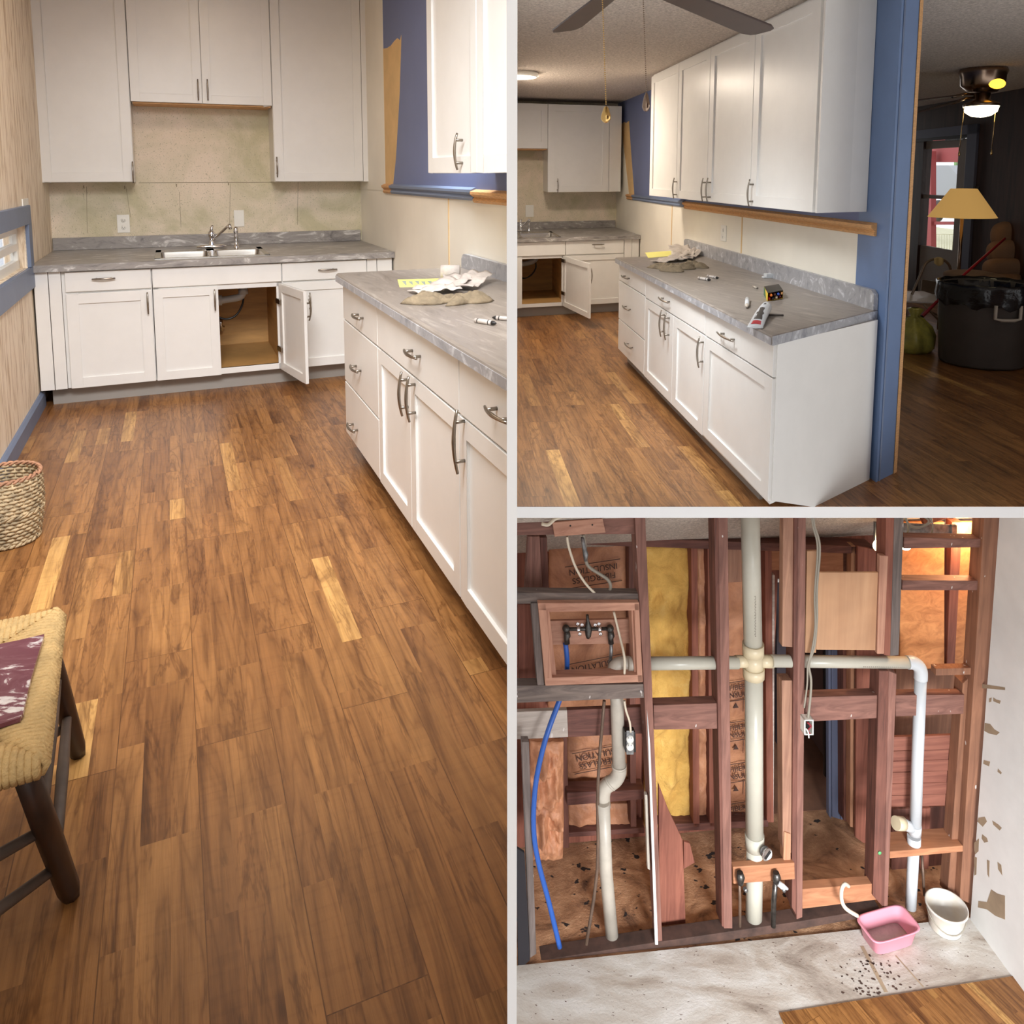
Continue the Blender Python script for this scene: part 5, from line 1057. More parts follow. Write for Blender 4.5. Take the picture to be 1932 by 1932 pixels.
put('red_handle', MB().tube([B.at(1896, 450, w=wq + 0.25), B.at(1820, 517, w=wq + 0.12), q(1737, 600)], [0.012, 0.013, 0.014], 10), 'red_pole', t)
put('black_grip', MB().tube([q(1740, 597), q(1722, 612), q(1709, 618)], [0.017, 0.02, 0.024], 10), 'black', t)
q0 = q(1706, 618); put('pan', MB().prism([q0, q0 + Vector((0.05, 0.0, -0.05)), q0 + Vector((0.03, 0, -0.22)), q0 + Vector((-0.20, 0, -0.22)), q0 + Vector((-0.2, 0, 0.0))], (0, 0.05, 0)), 'black', t)
wf = 6.6; q = lambda x, y, o=0.0: B.at(x, y, w=wf + o)
t = thing('folding_chair', 'metal folding chair by the living room door', 'chair', V(q(1745, 560), -B.H))
put('back_frame', MB().tube(spline([q(1716, 566), q(1736, 520), q(1746, 498), q(1762, 489), q(1780, 491), q(1792, 503), q(1794, 530), q(1790, 560)], 5), 0.014, 8), 'chair_metal', t)
put('backrest', MB().prism([q(1740, 527), q(1778, 533), q(1776, 560), q(1738, 548)], (0, 0.012, 0)), 'chair_metal', t)
put('seat', MB().prism([q(1700, 571, -0.2), q(1775, 574, -0.2), q(1771, 557, 0.0), q(1748, 553, 0.1), q(1706, 552, 0.1)], (0, 0, 0.02)), 'chair_pad', t, bevel=0.006)
zf = -B.H
for (xa, ya, xb, yb_, oa) in ((1706, 574, 1716, 640, -0.2), (1742, 574, 1790, 625, -0.2), (1757, 588, 1778, 600, 0.0), (1772, 574, 1768, 640, -0.1)):
    a = q(xa, ya, oa); b2_ = q(xb, yb_, oa); put('leg', MB().tube([a, V(b2_, max(b2_.z, zf + 0.012))], 0.010, 8), 'chair_metal', t)
put('yellow_cloth', MB().grid(lambda s, r: q(1763 + 17 * s, 488 + 14 * r * (0.6 + 0.6 * math.sin(3 * s)) - 3 * math.sin(3.1 * s), -0.03 - 0.01 * math.sin(9 * s)), 10, 6, True, thick=(0, 0.01, 0)), 'cloth_yellow', label='yellow cloth draped over the folding chair back', cat='cloth')
m = MB(); m.tube([q(1722, 565, 0.0) + UP * 0.02, q(1740, 563, 0) + UP * 0.02, q(1740, 567, 0) + UP * 0.02, q(1724, 566, 0) + UP * 0.02], 0.005, 6)
t = thing('clamp_tool', 'small tool with a red knob lying on the folding chair seat', 'tool', q(1725, 566)); put('arm', m, 'black', t); put('knob', MB().ball(q(1717, 563, -0.05), 0.022, 12), 'red_pole', t)
wz = 6.6; q = lambda x, y, o=0.0: B.at(x, y, w=wz + o)
t = thing('recliner', 'tan upholstered recliner in the dark corner behind the trash can', 'armchair', V(q(1880, 560), -B.H))
def pillow(nm, c, sx_, sy_, sz_, par):
    m = MB(); vv = []; n = 20
    for i in range(n + 1):
        th = math.pi * i / n - math.pi / 2
        for k in range(n * 2):
            a = 2 * math.pi * k / (n * 2); ee = 0.55; f = lambda v, e: math.copysign(abs(v) ** e, v)
            vv.append(c + Vector((sx_ * f(math.cos(th), ee) * f(math.cos(a), ee), sy_ * f(math.cos(th), ee) * f(math.sin(a), ee), sz_ * f(math.sin(th), 0.8))))
    m.add(vv, [[i * n * 2 + k, i * n * 2 + (k + 1) % (n * 2), (i + 1) * n * 2 + (k + 1) % (n * 2), (i + 1) * n * 2 + k] for i in range(n) for k in range(n * 2)], True); return put(nm, m, 'recliner', par)
for (xx, yy, o, sx_, sz_) in ((1922, 444, 0.25, 0.29, 0.16), (1914, 476, 0.2, 0.29, 0.14), (1906, 506, 0.12, 0.28, 0.11)): pillow('back_cushion', q(xx, yy, o), sx_, 0.12, sz_, t)
pillow('seat_cushion', q(1838, 522, -0.3), 0.22, 0.3, 0.055, t)
c = q(1875, 560, 0); put('base', MB().prism([V(q(1800, 560, -0.4), zf + 0.05), V(q(1925, 560, -0.4), zf + 0.05), V(q(1925, 560, 0.3), zf + 0.05), V(q(1800, 560, 0.3), zf + 0.05)], UP * (q(1838, 530, -0.3).z - zf - 0.05)), 'recliner', t, bevel=0.04)

# ================================================================== ROOM C : lower storey, wall stripped to the studs
RM[0] = RC
C = RC; P = C.P; EX, EZ = C.ex, C.ez
SW = 4.09                                  # front plane of the studs
def cat_(x, y, w=SW): return C.at(x, y, w=w)
def board(nm, poly, w=SW, d=0.09, mat='stud_v', par=None, label=None, cat='timber', group=None, bevel=0.003, kind=None):
    """timber whose outline on the plane w is read from the photo, d thick going into the wall"""
    return put(nm, MB().prism([cat_(x, y, w) for x, y in poly], EZ * d), mat, par, label, cat if label else None, group, kind, bevel=bevel)
def rod(nm, pts, r, mat, w=SW, par=None, label=None, cat=None, seg=12, sm=0, group=None):
    q = [cat_(*(p if len(p) == 3 else (p[0], p[1], w))) for p in pts]; q = spline(q, sm) if sm else q
    return put(nm, MB().tube(q, r, seg), mat, par, label, cat, group)
WB = 4.86                                  # back wall of the space behind the studs
YF = 0.0
# --- shell
UR2 = C.hit(1842, 1450, w=SW)[0]; uL = C.hit(976, 1830, h=0)[0] - 0.05
m = MB(); m.mi = 0
m.prism([P(-1.0, 2.3, 0), P(UR2 + 0.1, 2.3, 0), P(UR2 + 0.1, SW - 0.03, 0), P(-1.0, SW - 0.03, 0)], UP * -0.05); struct('floor', m, 'subfloor')
m = MB(); m.prism([P(-1.0, SW - 0.03, -0.012), P(4.4, SW - 0.03, -0.012), P(4.4, 7.5, -0.012), P(-1.0, 7.5, -0.012)], UP * -0.05); struct('floor', m, 'dirty_floor')
l0, l1 = C.hit(1590, 1893, h=0), C.hit(1896, 1845, h=0)
l0 = C.hit(1470, 1913, h=0); l1 = C.hit(1960, 1836, h=0)
m = MB(); m.prism([P(l0[0], l0[1], 0.0005), P(l1[0], l1[1], 0.0005), P(l1[0], 2.3, 0.0005), P(l0[0], 2.3, 0.0005)], UP * 0.007); put('floor_planks', m, 'floor_c', kind='structure')
# scraped strip lines in the subfloor
for (x0, y0, x1, y1, wd_) in ((1626, 1785, 1672, 1872, 0.022), (1690, 1803, 1742, 1862, 0.008)):
    a, b_ = C.at(x0, y0, h=0.0006), C.at(x1, y1, h=0.0006); s_ = (b_ - a).cross(UP).normalized() * wd_ / 2
    put('trim_2', MB().prism([a - s_, a + s_, b_ + s_, b_ - s_], UP * 0.0006), 'drywall_brown', kind='structure')
m = MB()
for i in range(95):
    fx = random.gauss(1640, 34); fy_ = 1795 + abs(random.gauss(0, 1)) * 8 + random.random() * 80; fx += (fy_ - 1830) * 0.25
    if fy_ > 1880 or 1610 < fx < 1755 and fy_ < 1800: continue
    c = C.at(fx, fy_, h=0.0004); r = random.uniform(0.003, 0.010); m.add([c + Vector((math.cos(a) * r * random.uniform(0.7, 1.2), math.sin(a) * r * random.uniform(0.5, 1.0), 0.0008)) for a in [k * math.pi / 3 for k in range(6)]], [list(range(6))])
put('dirt_specks', m, 'sole', label='brown dirt specks scattered on the pale subfloor in front of the pink basin', cat='dirt', kind='stuff')
# right hand wall with old drywall
m = MB(); xr0 = C.hit(1852, 1400, w=SW - 0.02)[0]; hC = 2.78; m.prism([P(UR2 + 0.0, SW - 0.04, 0.0), P(UR2 + 0.05, SW - 0.04, 0.0), P(UR2 + 0.05, 2.4, 0), P(UR2 + 0.0, 2.4, 0)], UP * hC); struct('wall_right', m, 'drywall')
def scab(pts, mat='drywall_brown'):
    q = [C.at(x, y, u=UR2 - 0.0008) for x, y in pts]; m.prism(q, EX * 0.002)
m = MB()
for pts in ([(1866, 1318), (1871, 1316), (1870, 1324), (1866, 1325)], [(1874, 1316), (1880, 1320), (1888, 1322), (1886, 1328), (1874, 1323)],
            [(1858, 1364), (1868, 1366), (1876, 1376), (1886, 1382), (1880, 1387), (1866, 1384), (1857, 1379)], [(1856, 1434), (1868, 1437), (1866, 1446), (1855, 1441)],
            [(1883, 1450), (1890, 1458), (1888, 1461), (1882, 1456)], [(1846, 1543), (1858, 1541), (1862, 1550), (1854, 1560), (1844, 1550)], [(1872, 1548), (1884, 1556), (1890, 1562), (1886, 1567), (1874, 1556)],
            [(1853, 1574), (1862, 1581), (1864, 1588), (1857, 1590), (1852, 1582)], [(1838, 1590), (1847, 1582), (1846, 1606), (1840, 1612), (1838, 1604)], [(1838, 1616), (1843, 1618), (1842, 1650), (1838, 1652)],
            [(1862, 1622), (1867, 1624), (1866, 1656), (1863, 1650)], [(1882, 1626), (1889, 1632), (1891, 1652), (1883, 1640)],
            [(1846, 1700), (1862, 1702), (1870, 1678), (1882, 1686), (1896, 1690), (1896, 1735), (1878, 1728), (1862, 1716), (1845, 1712)]): scab(pts)
put('wall_scabs', m, 'drywall_brown', kind='structure')
m = MB(); m.prism([C.at(1850, 1290, u=UR2 - 0.001), C.at(1896, 1297, u=UR2 - 0.001), C.at(1896, 1302, u=UR2 - 0.001), C.at(1850, 1298, u=UR2 - 0.001)], EX * 0.002); struct('trim_3', m, 'drywall_brown')
# back wall, sloping textured ceiling, side walls
hb = C.hit(1400, 1022, w=WB)[2]; hf = C.hit(1400, 955, w=SW - 0.1)[2]
hf = min(hf, 2.76); m = MB(); sl = (hf - hb) / (WB - SW + 0.1); m.prism([P(-1, WB + 0.05, hb - 0.05 * sl), P(4.6, WB + 0.05, hb - 0.05 * sl), P(4.6, SW - 0.1, hf), P(-1, SW - 0.1, hf)], UP * 0.03); struct('ceiling', m, 'popcorn')
def uc(x, y=1400, w=WB): return C.u(x, y, w)
m = MB(); m.box(-1.0, uc(1212), WB, WB + 0.1, 0, hb); m.box(uc(1212), uc(1455), WB, WB + 0.1, 0, hb); m.box(uc(1612), 4.6, WB, WB + 0.1, 0, hb)
m.box(uc(1455), uc(1612), WB, WB + 0.1, C.hw(1530, 1088, WB), hb); struct('wall_back', m, 'stud_red_v')
# hall beyond the doorway
m = MB(); m.prism([P(1.6, WB + 0.1, -0.008), P(4.6, WB + 0.1, -0.008), P(4.6, 7.2, -0.008), P(1.6, 7.2, -0.008)], UP * -0.02); struct('floor_hall', m, 'hall_floor')
m = MB(); m.box(1.6, 4.6, 6.6, 6.7, 0, 2.4); m.box(uc(1575, 1400, 5.3), uc(1575, 1400, 5.3) + 0.1, 5.3, 6.6, 0, 2.4); m.prism([P(1.6, 4.97, 2.3), P(4.6, 4.97, 2.3), P(4.6, 6.6, 2.3), P(1.6, 6.6, 2.3)], UP * 0.1); struct('wall_hall', m, 'wall_brown')
t = thing('door', 'x', 'door', P(uc(1480, 1300, 5.9), 5.9, 0)); del t['label']; del t['category']; t.name = 'door_2'; t['kind'] = 'structure'
board('door_leaf', [(1466, 1405), (1492, 1412), (1492, 1094), (1466, 1094)], 5.2, 0.04, 'door_dark', t)
board('door_head', [(1462, 1099), (1486, 1099), (1486, 1093), (1462, 1093)], 5.15, 0.04, 'plastic_white', t)
t = thing('door', 'x', 'door', P(uc(1585, 1540), WB - 0.02, 0)); del t['label']; del t['category']; t.name = 'door_3'; t['kind'] = 'structure'
for (x0, x1, mt) in ((1563, 1568, 'door_frame_blue'), (1569, 1584, 'door_frame_blue'), (1585, 1592, 'door_frame_blue')):
    board('door_frame', [(x0 + 1, 1540 + (x0 - 1563) * 0.3), (x1 + 1, 1546), (x1, 1225), (x0, 1225)], WB - 0.04 + 0.02 * (x0 % 2), 0.04, mt, t)
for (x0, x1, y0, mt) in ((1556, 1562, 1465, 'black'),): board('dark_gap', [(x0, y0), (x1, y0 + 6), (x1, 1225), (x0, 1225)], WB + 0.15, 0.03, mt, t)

# --- studs in the front plane
G = 'wall studs of the stripped wall'
t = thing('wall_stud', 'reddish paint-flecked stud on the left, right of the window-like frame, with a white strip', 'stud', cat_(1240, 1785))
board('post', [(1241, 1786), (1250, 1784), (1217, 960), (1197, 960)], SW, 0.11, 'stud_v', t)
board('white_strip', [(1236, 1783), (1242, 1783), (1227, 1405), (1221, 1340)], SW - 0.012, 0.011, 'drywall', t)
board('grey_strip', [(1222, 1640), (1227, 1642), (1222, 1500), (1217, 1500)], SW + 0.03, 0.03, 'pvc_grey', t)
t = thing('wall_stud', 'reddish full height stud just left of the big white pipe', 'stud', cat_(1372, 1752))
board('post', [(1366, 1752), (1382, 1752), (1373, 960), (1355, 960)], SW, 0.10, 'stud_v', t)
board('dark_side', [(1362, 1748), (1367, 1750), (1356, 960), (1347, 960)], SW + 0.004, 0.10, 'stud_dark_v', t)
t = thing('wall_stud', 'paint-streaked stud right of the big white pipe with a grey cable beside it', 'stud', cat_(1505, 1730))
board('post', [(1503, 1735), (1514, 1731), (1521, 960), (1506, 960)], SW, 0.10, 'stud_v', t)
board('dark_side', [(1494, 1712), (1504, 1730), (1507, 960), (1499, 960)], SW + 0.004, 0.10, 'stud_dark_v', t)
board('hanging_block', [(1476, 1220), (1498, 1222), (1500, 960), (1478, 960)], SW + 0.02, 0.05, 'stud_pale_v', t)
t = thing('wall_stud', 'short pale new stud piece between the big pipe and the doorway', 'stud', cat_(1485, 1640))
board('post', [(1477, 1600), (1495, 1612), (1496, 1284), (1475, 1284)], SW + 0.02, 0.07, 'stud_pale_v', t)
board('lower_block', [(1478, 1622), (1492, 1634), (1492, 1574), (1480, 1570)], SW + 0.01, 0.05, 'new_v', t)
t = thing('wall_stud', 'upper stud to the left of the orange lit niche, ending above the pipe', 'stud', cat_(1685, 1240))
board('post', [(1680, 1238), (1696, 1236), (1706, 960), (1688, 960)], SW, 0.10, 'stud_grey_v', t)
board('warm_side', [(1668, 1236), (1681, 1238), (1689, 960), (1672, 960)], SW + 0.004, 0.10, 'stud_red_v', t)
t = thing('wall_stud', 'lower stud between doorway and white drain pipe, with a green sticker', 'stud', cat_(1667, 1715))
board('post', [(1668, 1715), (1675, 1712), (1692, 1272), (1677, 1266)], SW, 0.10, 'stud_v', t)
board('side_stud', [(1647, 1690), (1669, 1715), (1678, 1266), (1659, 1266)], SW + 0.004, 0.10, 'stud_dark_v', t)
plain('sticker_green', (96, 176, 110), 0.5); put('sticker', MB().lathe(cat_(1659.5, 1609, SW), [(0, 0.004), (0.010, 0.004), (0.010, 0.0)], 16, -EZ), 'sticker_green', t)
t = thing('corner_post', 'doubled brown corner post next to the flaking white wall', 'post', cat_(1820, 1712))
board('post', [(1811, 1696), (1852, 1716), (1896, 960), (1858, 960)], SW, 0.10, 'stud_warm_v', t)
board('side_post', [(1788, 1690), (1812, 1700), (1838, 1270), (1817, 1290)], SW + 0.05, 0.08, 'stud_warm_v', t)
# horizontal timbers
def timber(nm, poly, label, mat='stud_h', w=SW + 0.01, d=0.09, cat='timber'): return board(nm, poly, w, d, mat, None, label, cat)
timber('top_plate', [(960, 1010), (1199, 1008), (1199, 960), (960, 960)], 'brown paint-specked top plate at the upper left behind the nailed plank', 'stud_h', SW + 0.03)
t = thing('nailed_plank', 'short pinkish plank with two nail holes at the top left', 'plank', cat_(1092, 1012))
board('plank', [(1046.5, 1013), (1143, 1005), (1137, 978), (1042, 986)], SW + 0.002, 0.022, 'frame_h', t)
for x, y in ((1076, 992), (1117.5, 990)): put('nail_hole', MB().lathe(cat_(x, y, SW + 0.0025), [(0, 0.002), (0.005, 0.002), (0.005, 0)], 10, -EZ), 'black', t)
timber('wall_block', [(960, 1140), (1206, 1136), (1206, 1120), (960, 1118)], 'thin grey block just above the square timber frame', 'stud_grey_h', SW + 0.02, 0.06)
timber('wall_block', [(960, 1327), (1216, 1317), (1216, 1291), (960, 1294)], 'thick weathered grey block just below the square timber frame', 'stud_grey_h', SW + 0.01, 0.07)
timber('wall_block', [(960, 1396), (1072, 1391), (1070, 1340), (960, 1344)], 'whitish painted board below the weathered block at the far left', 'white_board', SW + 0.14, 0.03)
timber('wall_block', [(1070, 1391), (1220, 1384), (1218, 1334), (1070, 1340)], 'dark brown board behind the grey S-bend pipe', 'stud_dark_h', SW + 0.145, 0.03)
timber('wall_block', [(1234, 1377), (1358, 1375), (1356, 1327), (1233, 1331)], 'wide red brown block between the two left studs in front of yellow insulation', 'stud_h', SW + 0.02, 0.07)
timber('wall_block', [(1517, 1362), (1662, 1355), (1660, 1312), (1517, 1316)], 'brown block between two studs in front of the dark doorway', 'stud_h', SW + 0.02, 0.07)
timber('wall_block', [(1690, 1352), (1818, 1347), (1820, 1311), (1690, 1312)], 'brown block behind the white drain pipe on the right', 'stud_h', SW + 0.03, 0.06)
timber('wall_block', [(1702, 1114), (1855, 1114), (1856, 1096), (1703, 1095)], 'dark block across the middle of the orange lit niche', 'stud_h', SW + 0.02, 0.07)
timber('wall_block', [(1705, 1035), (1850, 1033), (1852, 1017), (1706, 1014)], 'dark red block across the top of the orange lit niche', 'stud_h', SW + 0.02, 0.07)
timber('wall_block', [(1766, 1275), (1840, 1273), (1841, 1260), (1766, 1262)], 'thin split block at the bottom of the orange niche', 'stud_warm_v', SW + 0.03, 0.05)
timber('wall_block', [(1679, 1620), (1817, 1607), (1817, 1596), (1679, 1607)], 'pale new block low on the right, threaded by the white drain pipe', 'new_h', SW + 0.0, 0.14)
timber('wall_block', [(1514, 1715), (1659, 1697), (1657, 1667), (1513, 1678)], 'pale new block low between two studs above the pink basin', 'new_h', SW + 0.02, 0.06)
t = thing('valve_block', 'orange brown block carrying two stop valves in front of the big white pipe', 'timber', cat_(1440, 1664))
board('block', [(1384, 1668), (1500, 1659), (1499, 1628), (1383, 1636)], SW - 0.012, 0.04, 'new_h', t)
timber('sole_plate', [(985, 1838), (1240, 1795), (1500, 1755), (1660, 1726), (1660, 1714), (1500, 1740), (1240, 1778), (985, 1818)], 'dark rotten bottom plate along the foot of the studs', 'sole', SW - 0.005, 0.09)
t = thing('loose_plank', 'wide dark red board standing against the left stud foot', 'plank', cat_(1272, 1750))
board('plank', [(1244, 1755), (1294, 1748), (1288, 1585), (1262, 1530), (1243, 1480)], SW + 0.13, 0.025, 'stud_red_v', t)
timber('loose_block', [(1290, 1640), (1311, 1628), (1302, 1592), (1290, 1588)], 'small brown wood offcut leaning by the wide red board', 'stud_red_v', SW + 0.2, 0.02)

# square timber frame with inner lining
t = thing('timber_frame', 'square window-like timber frame around the shower valve', 'frame', cat_(1115, 1292))
for nm, poly, mt in (('top_rail', [(1016, 1152), (1206, 1152), (1206, 1137), (1016, 1138)], 'frame_h'), ('bottom_rail', [(1030, 1294), (1213, 1287), (1212, 1273), (1029, 1279)], 'frame_h'),
                     ('side_rail', [(1029, 1294), (1043, 1293), (1030, 1138), (1015, 1138)], 'frame_v'), ('side_rail', [(1203, 1288), (1213, 1287), (1206, 1138), (1196, 1138)], 'frame_v')):
    board(nm, poly, SW - 0.014, 0.07, mt, t)
for nm, poly, mt in (('inner_rail', [(1034, 1155), (1197, 1152), (1197, 1147), (1034, 1149)], 'frame_h'), ('inner_rail', [(1042, 1285), (1051, 1284), (1036, 1150), (1027, 1150)], 'frame_v'), ('inner_rail', [(1197, 1280), (1203, 1280), (1197, 1150), (1191, 1150)], 'frame_v')):
    board(nm, poly, SW + 0.01, 0.08, mt, t)
timber('cross_brace', [(1036, 1217), (1196, 1214), (1195, 1168), (1036, 1172)], 'pinkish board across the frame that carries the shower valve', 'frame_h', SW + 0.12, 0.02)
board('wall_stud', [(1014, 1293), (1027, 1293), (1015, 1138), (1002, 1138)], SW + 0.01, 0.07, 'stud_grey_v', None, 'narrow grey slanted stud left of the square timber frame', 'stud')
# left edge timbers
board('wall_stud', [(990, 1120), (1024, 1120), (1018, 1012), (996, 1012)], SW + 0.16, 0.05, 'stud_v', None, 'short brown stud at the upper left corner', 'stud')
board('wall_stud', [(1024, 1120), (1036, 1120), (1032, 1014), (1018, 1014)], SW + 0.2, 0.05, 'stud_dark_v', None, 'short dark stud at the upper left next to the kraft insulation', 'stud')
board('wall_stud', [(980, 1290), (1012, 1290), (1008, 1140), (976, 1140)], SW + 0.18, 0.05, 'stud_red_v', None, 'brown stud behind the far left, beside the grey slanted stud', 'stud')
board('wall_stud', [(1000, 1808), (1012, 1800), (998, 1400), (984, 1400)], SW - 0.02, 0.05, 'stud_grey_v', None, 'pale weathered stud at the far left edge behind the blue tube', 'stud')
board('mouldy_board', [(978, 1832), (1000, 1812), (990, 1610), (974, 1600)], SW - 0.03, 0.02, 'mould', None, 'black mouldy board at the bottom left corner', 'plank')
# deep studs on the back wall
for i, (x0, x1, y0, y1, mt, lb) in enumerate(((1304, 1316, 1030, 1560, 'stud_red_v', 'deep red stud right of the yellow insulation'), (1335, 1350, 1030, 1560, 'stud_red_v', 'deep red stud just left of the second front stud'), (1443, 1456, 1032, 1552, 'stud_red_v', 'deep red stud right of the big white pipe'), (1186, 1197, 1026, 1560, 'stud_dark_v', 'deep dark stud left of the first front stud'), (1056, 1070, 1390, 1600, 'stud_dark_v', 'deep dark stud behind the blue tube'))):
    board('back_stud', [(x0 + 4, y1), (x1 + 4, y1), (x1, y0), (x0, y0)], WB - 0.14, 0.10, mt, None, lb, 'stud')
board('top_plate', [(1214, 1032), (1650, 1046), (1650, 1032), (1214, 1016)], WB - 0.16, 0.12, 'stud_dark_h', None, 'dark red top plate running below the textured ceiling', 'timber')
board('top_plate', [(1030, 1024), (1200, 1032), (1200, 1016), (1030, 1010)], WB - 0.16, 0.12, 'stud_dark_h', None, 'dark top plate over the kraft insulation at the upper left', 'timber')
board('header_board', [(1522, 1078), (1612, 1079), (1612, 1038), (1522, 1038)], WB - 0.10, 0.04, 'new_h', None, 'pale header board above the plywood patch', 'timber')
board('header_board', [(1455, 1076), (1478, 1076), (1478, 1036), (1455, 1036)], WB - 0.10, 0.04, 'new_h', None, 'small pale header board left of the hanging block', 'timber')
board('door_jamb', [(1456, 1552), (1460, 1552), (1462, 1085), (1457, 1085)], WB - 0.13, 0.05, 'white_board', None, 'ragged white drywall edge beside the doorway', 'drywall edge')
board('back_block', [(1070, 1520), (1216, 1508), (1216, 1490), (1070, 1496)], WB - 0.2, 0.10, 'stud_dark_h', None, 'dark horizontal block low behind the S-bend pipe', 'timber')
board('back_block', [(1065, 1580), (1216, 1572), (1216, 1562), (1065, 1572)], WB - 0.12, 0.09, 'stud_dark_h', None, 'dark bottom plate at the foot of the kraft insulation', 'timber')
board('back_block', [(1246, 1570), (1450, 1560), (1450, 1548), (1246, 1556)], WB - 0.14, 0.10, 'stud_dark_h', None, 'dark bottom plate behind the big white pipe', 'timber')
# right niche
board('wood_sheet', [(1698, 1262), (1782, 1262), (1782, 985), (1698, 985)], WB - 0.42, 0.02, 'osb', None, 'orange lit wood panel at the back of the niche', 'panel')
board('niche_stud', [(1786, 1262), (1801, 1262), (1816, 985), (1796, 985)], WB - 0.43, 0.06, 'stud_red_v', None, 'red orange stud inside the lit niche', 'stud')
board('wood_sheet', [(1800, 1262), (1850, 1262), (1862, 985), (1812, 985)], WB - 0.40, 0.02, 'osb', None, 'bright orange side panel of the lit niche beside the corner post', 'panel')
board('wood_sheet', [(1688, 1400), (1830, 1400), (1836, 1262), (1690, 1262)], WB - 0.40, 0.02, 'stud_warm_v', None, 'brown panel below the lit niche behind the drain pipe', 'panel')
t = thing('siding_boards', 'reddish horizontal boards closing the bay behind the white drain pipe', 'boards', cat_(1745, 1530, SW + 0.2))
ys = [1391, 1418, 1437, 1458, 1480, 1502, 1524]
for i in range(6): board('board', [(1684 - i * 1.4, ys[i + 1] - 1), (1808 - i * 2.0, ys[i + 1] - 4), (1810 - i * 2.0, ys[i] - 4), (1686 - i * 1.4, ys[i])], SW + 0.13 + 0.004 * (i % 2), 0.02, 'siding', t)
board('wood_sheet', [(1682, 1640), (1790, 1660), (1800, 1520), (1684, 1528)], WB - 0.42, 0.02, 'stud_dark_v', None, 'dark panel in the open bay below the horizontal boards', 'panel')
board('niche_stud', [(1736, 1640), (1752, 1640), (1756, 1525), (1740, 1526)], SW + 0.3, 0.05, 'stud_red_v', None, 'short brown stud in the bay below the horizontal boards', 'stud')
board('hall_stud', [(1592, 1548), (1602, 1552), (1600, 1030), (1590, 1030)], WB - 0.1, 0.08, 'stud_dark_v', None, 'dark stud right of the blue door frame', 'stud')
board('hall_stud', [(1604, 1560), (1612, 1562), (1614, 1030), (1606, 1030)], WB - 0.16, 0.06, 'new_v', None, 'pale strip of wood right of the doorway', 'stud')
board('bay_panel', [(1614, 1580), (1655, 1610), (1664, 1040), (1618, 1030)], WB - 0.2, 0.02, 'stud_red_v', None, 'dark red panelling between doorway and lower stud', 'panel')
# plywood patch
board('plywood_patch', [(1540, 1226), (1652, 1227), (1657, 1080), (1543, 1080)], SW + 0.012, 0.015, 'ply', None, 'square pale plywood patch nailed between two studs', 'plywood')
board('batten', [(1655, 1234), (1668, 1234), (1676, 1049), (1660, 1048)], SW + 0.002, 0.03, 'frame_v', None, 'pinkish vertical batten right of the plywood patch', 'batten')
board('batten', [(1519, 1232), (1540, 1232), (1544, 1040), (1523, 1040)], SW + 0.006, 0.022, 'ply', None, 'pale vertical batten left of the plywood patch', 'batten')

# --- insulation with printed text
def text_mesh(nm, s_, org, xd, yd, size, par, mat='ink'):
    cu = bpy.data.curves.new(nm, 'FONT'); cu.body = s_; cu.size = size; cu.align_x = 'CENTER'; cu.align_y = 'CENTER'; cu.offset = 0.0006
    o = bpy.data.objects.new(nm, cu); COL.objects.link(o); bpy.context.view_layer.update()
    me = bpy.data.meshes.new_from_object(o.evaluated_get(bpy.context.evaluated_depsgraph_get())); bpy.data.objects.remove(o); bpy.data.curves.remove(cu)
    m = MB(); vv = [org + xd * v.co.x + yd * v.co.y for v in me.vertices]; m.add(vv, [list(p.vertices) for p in me.polygons]); bpy.data.meshes.remove(me)
    r = put(nm, m, mat, par)
    return r
def wavy(nm, x0, y0, x1, y1, w, mat, par=None, label=None, amp=0.02, seed=0, cat='insulation', nu=26, nv=60, th=0.03, sc=9):
    a, b_, c = cat_(x0, y1, w), cat_(x1, y1, w), cat_(x0, y0, w)
    def f(s, t):
        p = a + (b_ - a) * s + (c - a) * t; n_ = noise.fractal(Vector((p.x * sc + seed, p.z * sc * 0.6, seed)), 1.0, 2.1, 4); e = min(1, 8 * min(s, 1 - s), 8 * min(t, 1 - t))
        return p - EZ * (amp * (0.6 + n_) * (0.2 + 0.8 * e))
    return put(nm, MB().grid(f, nu, nv, True, thick=EZ * th), mat, par, label, cat if label else None)
FN = -EZ
def stamp(par, cx, cy, w, ang=0.0, flip=True, size=0.062, lines=('FIBERGLASS', 'INSULATION'), off=0.028, rules=True):
    o = cat_(cx, cy, w) - EZ * off; ca, sa = math.cos(ang), math.sin(ang); xd = EX * ca + UP * sa; yd = UP * ca - EX * sa
    if flip: xd, yd = -xd, -yd
    for i, tx in enumerate(lines): text_mesh('printed_text', tx, o + yd * (size * 0.55 - i * size * 1.1), xd, yd, size, par)
    if rules:
        for s_ in (-1, 1): put('printed_rule', MB().obox(o + yd * (s_ * size * 1.35) - xd * size * 3.3, xd * size * 6.6, yd * 0.005, -EZ * 0.001), 'ink', par)
t = thing('insulation_batt', 'brown kraft paper batt in the upper left bay behind the hanging cables', 'insulation', cat_(1110, 1120, WB)); wavy('paper', 1036, 1022, 1186, 1135, WB - 0.05, 'kraft', t, amp=0.022, seed=2); stamp(t, 1118, 1077, WB - 0.05, 0.10, size=0.055, off=0.034)
t = thing('insulation_batt', 'brown kraft paper batt seen through the square timber frame', 'insulation', cat_(1110, 1290, WB)); wavy('paper', 1034, 1138, 1186, 1336, WB - 0.05, 'kraft', t, amp=0.022, seed=5); stamp(t, 1122, 1257, WB - 0.05, 0.14, size=0.055, off=0.034)
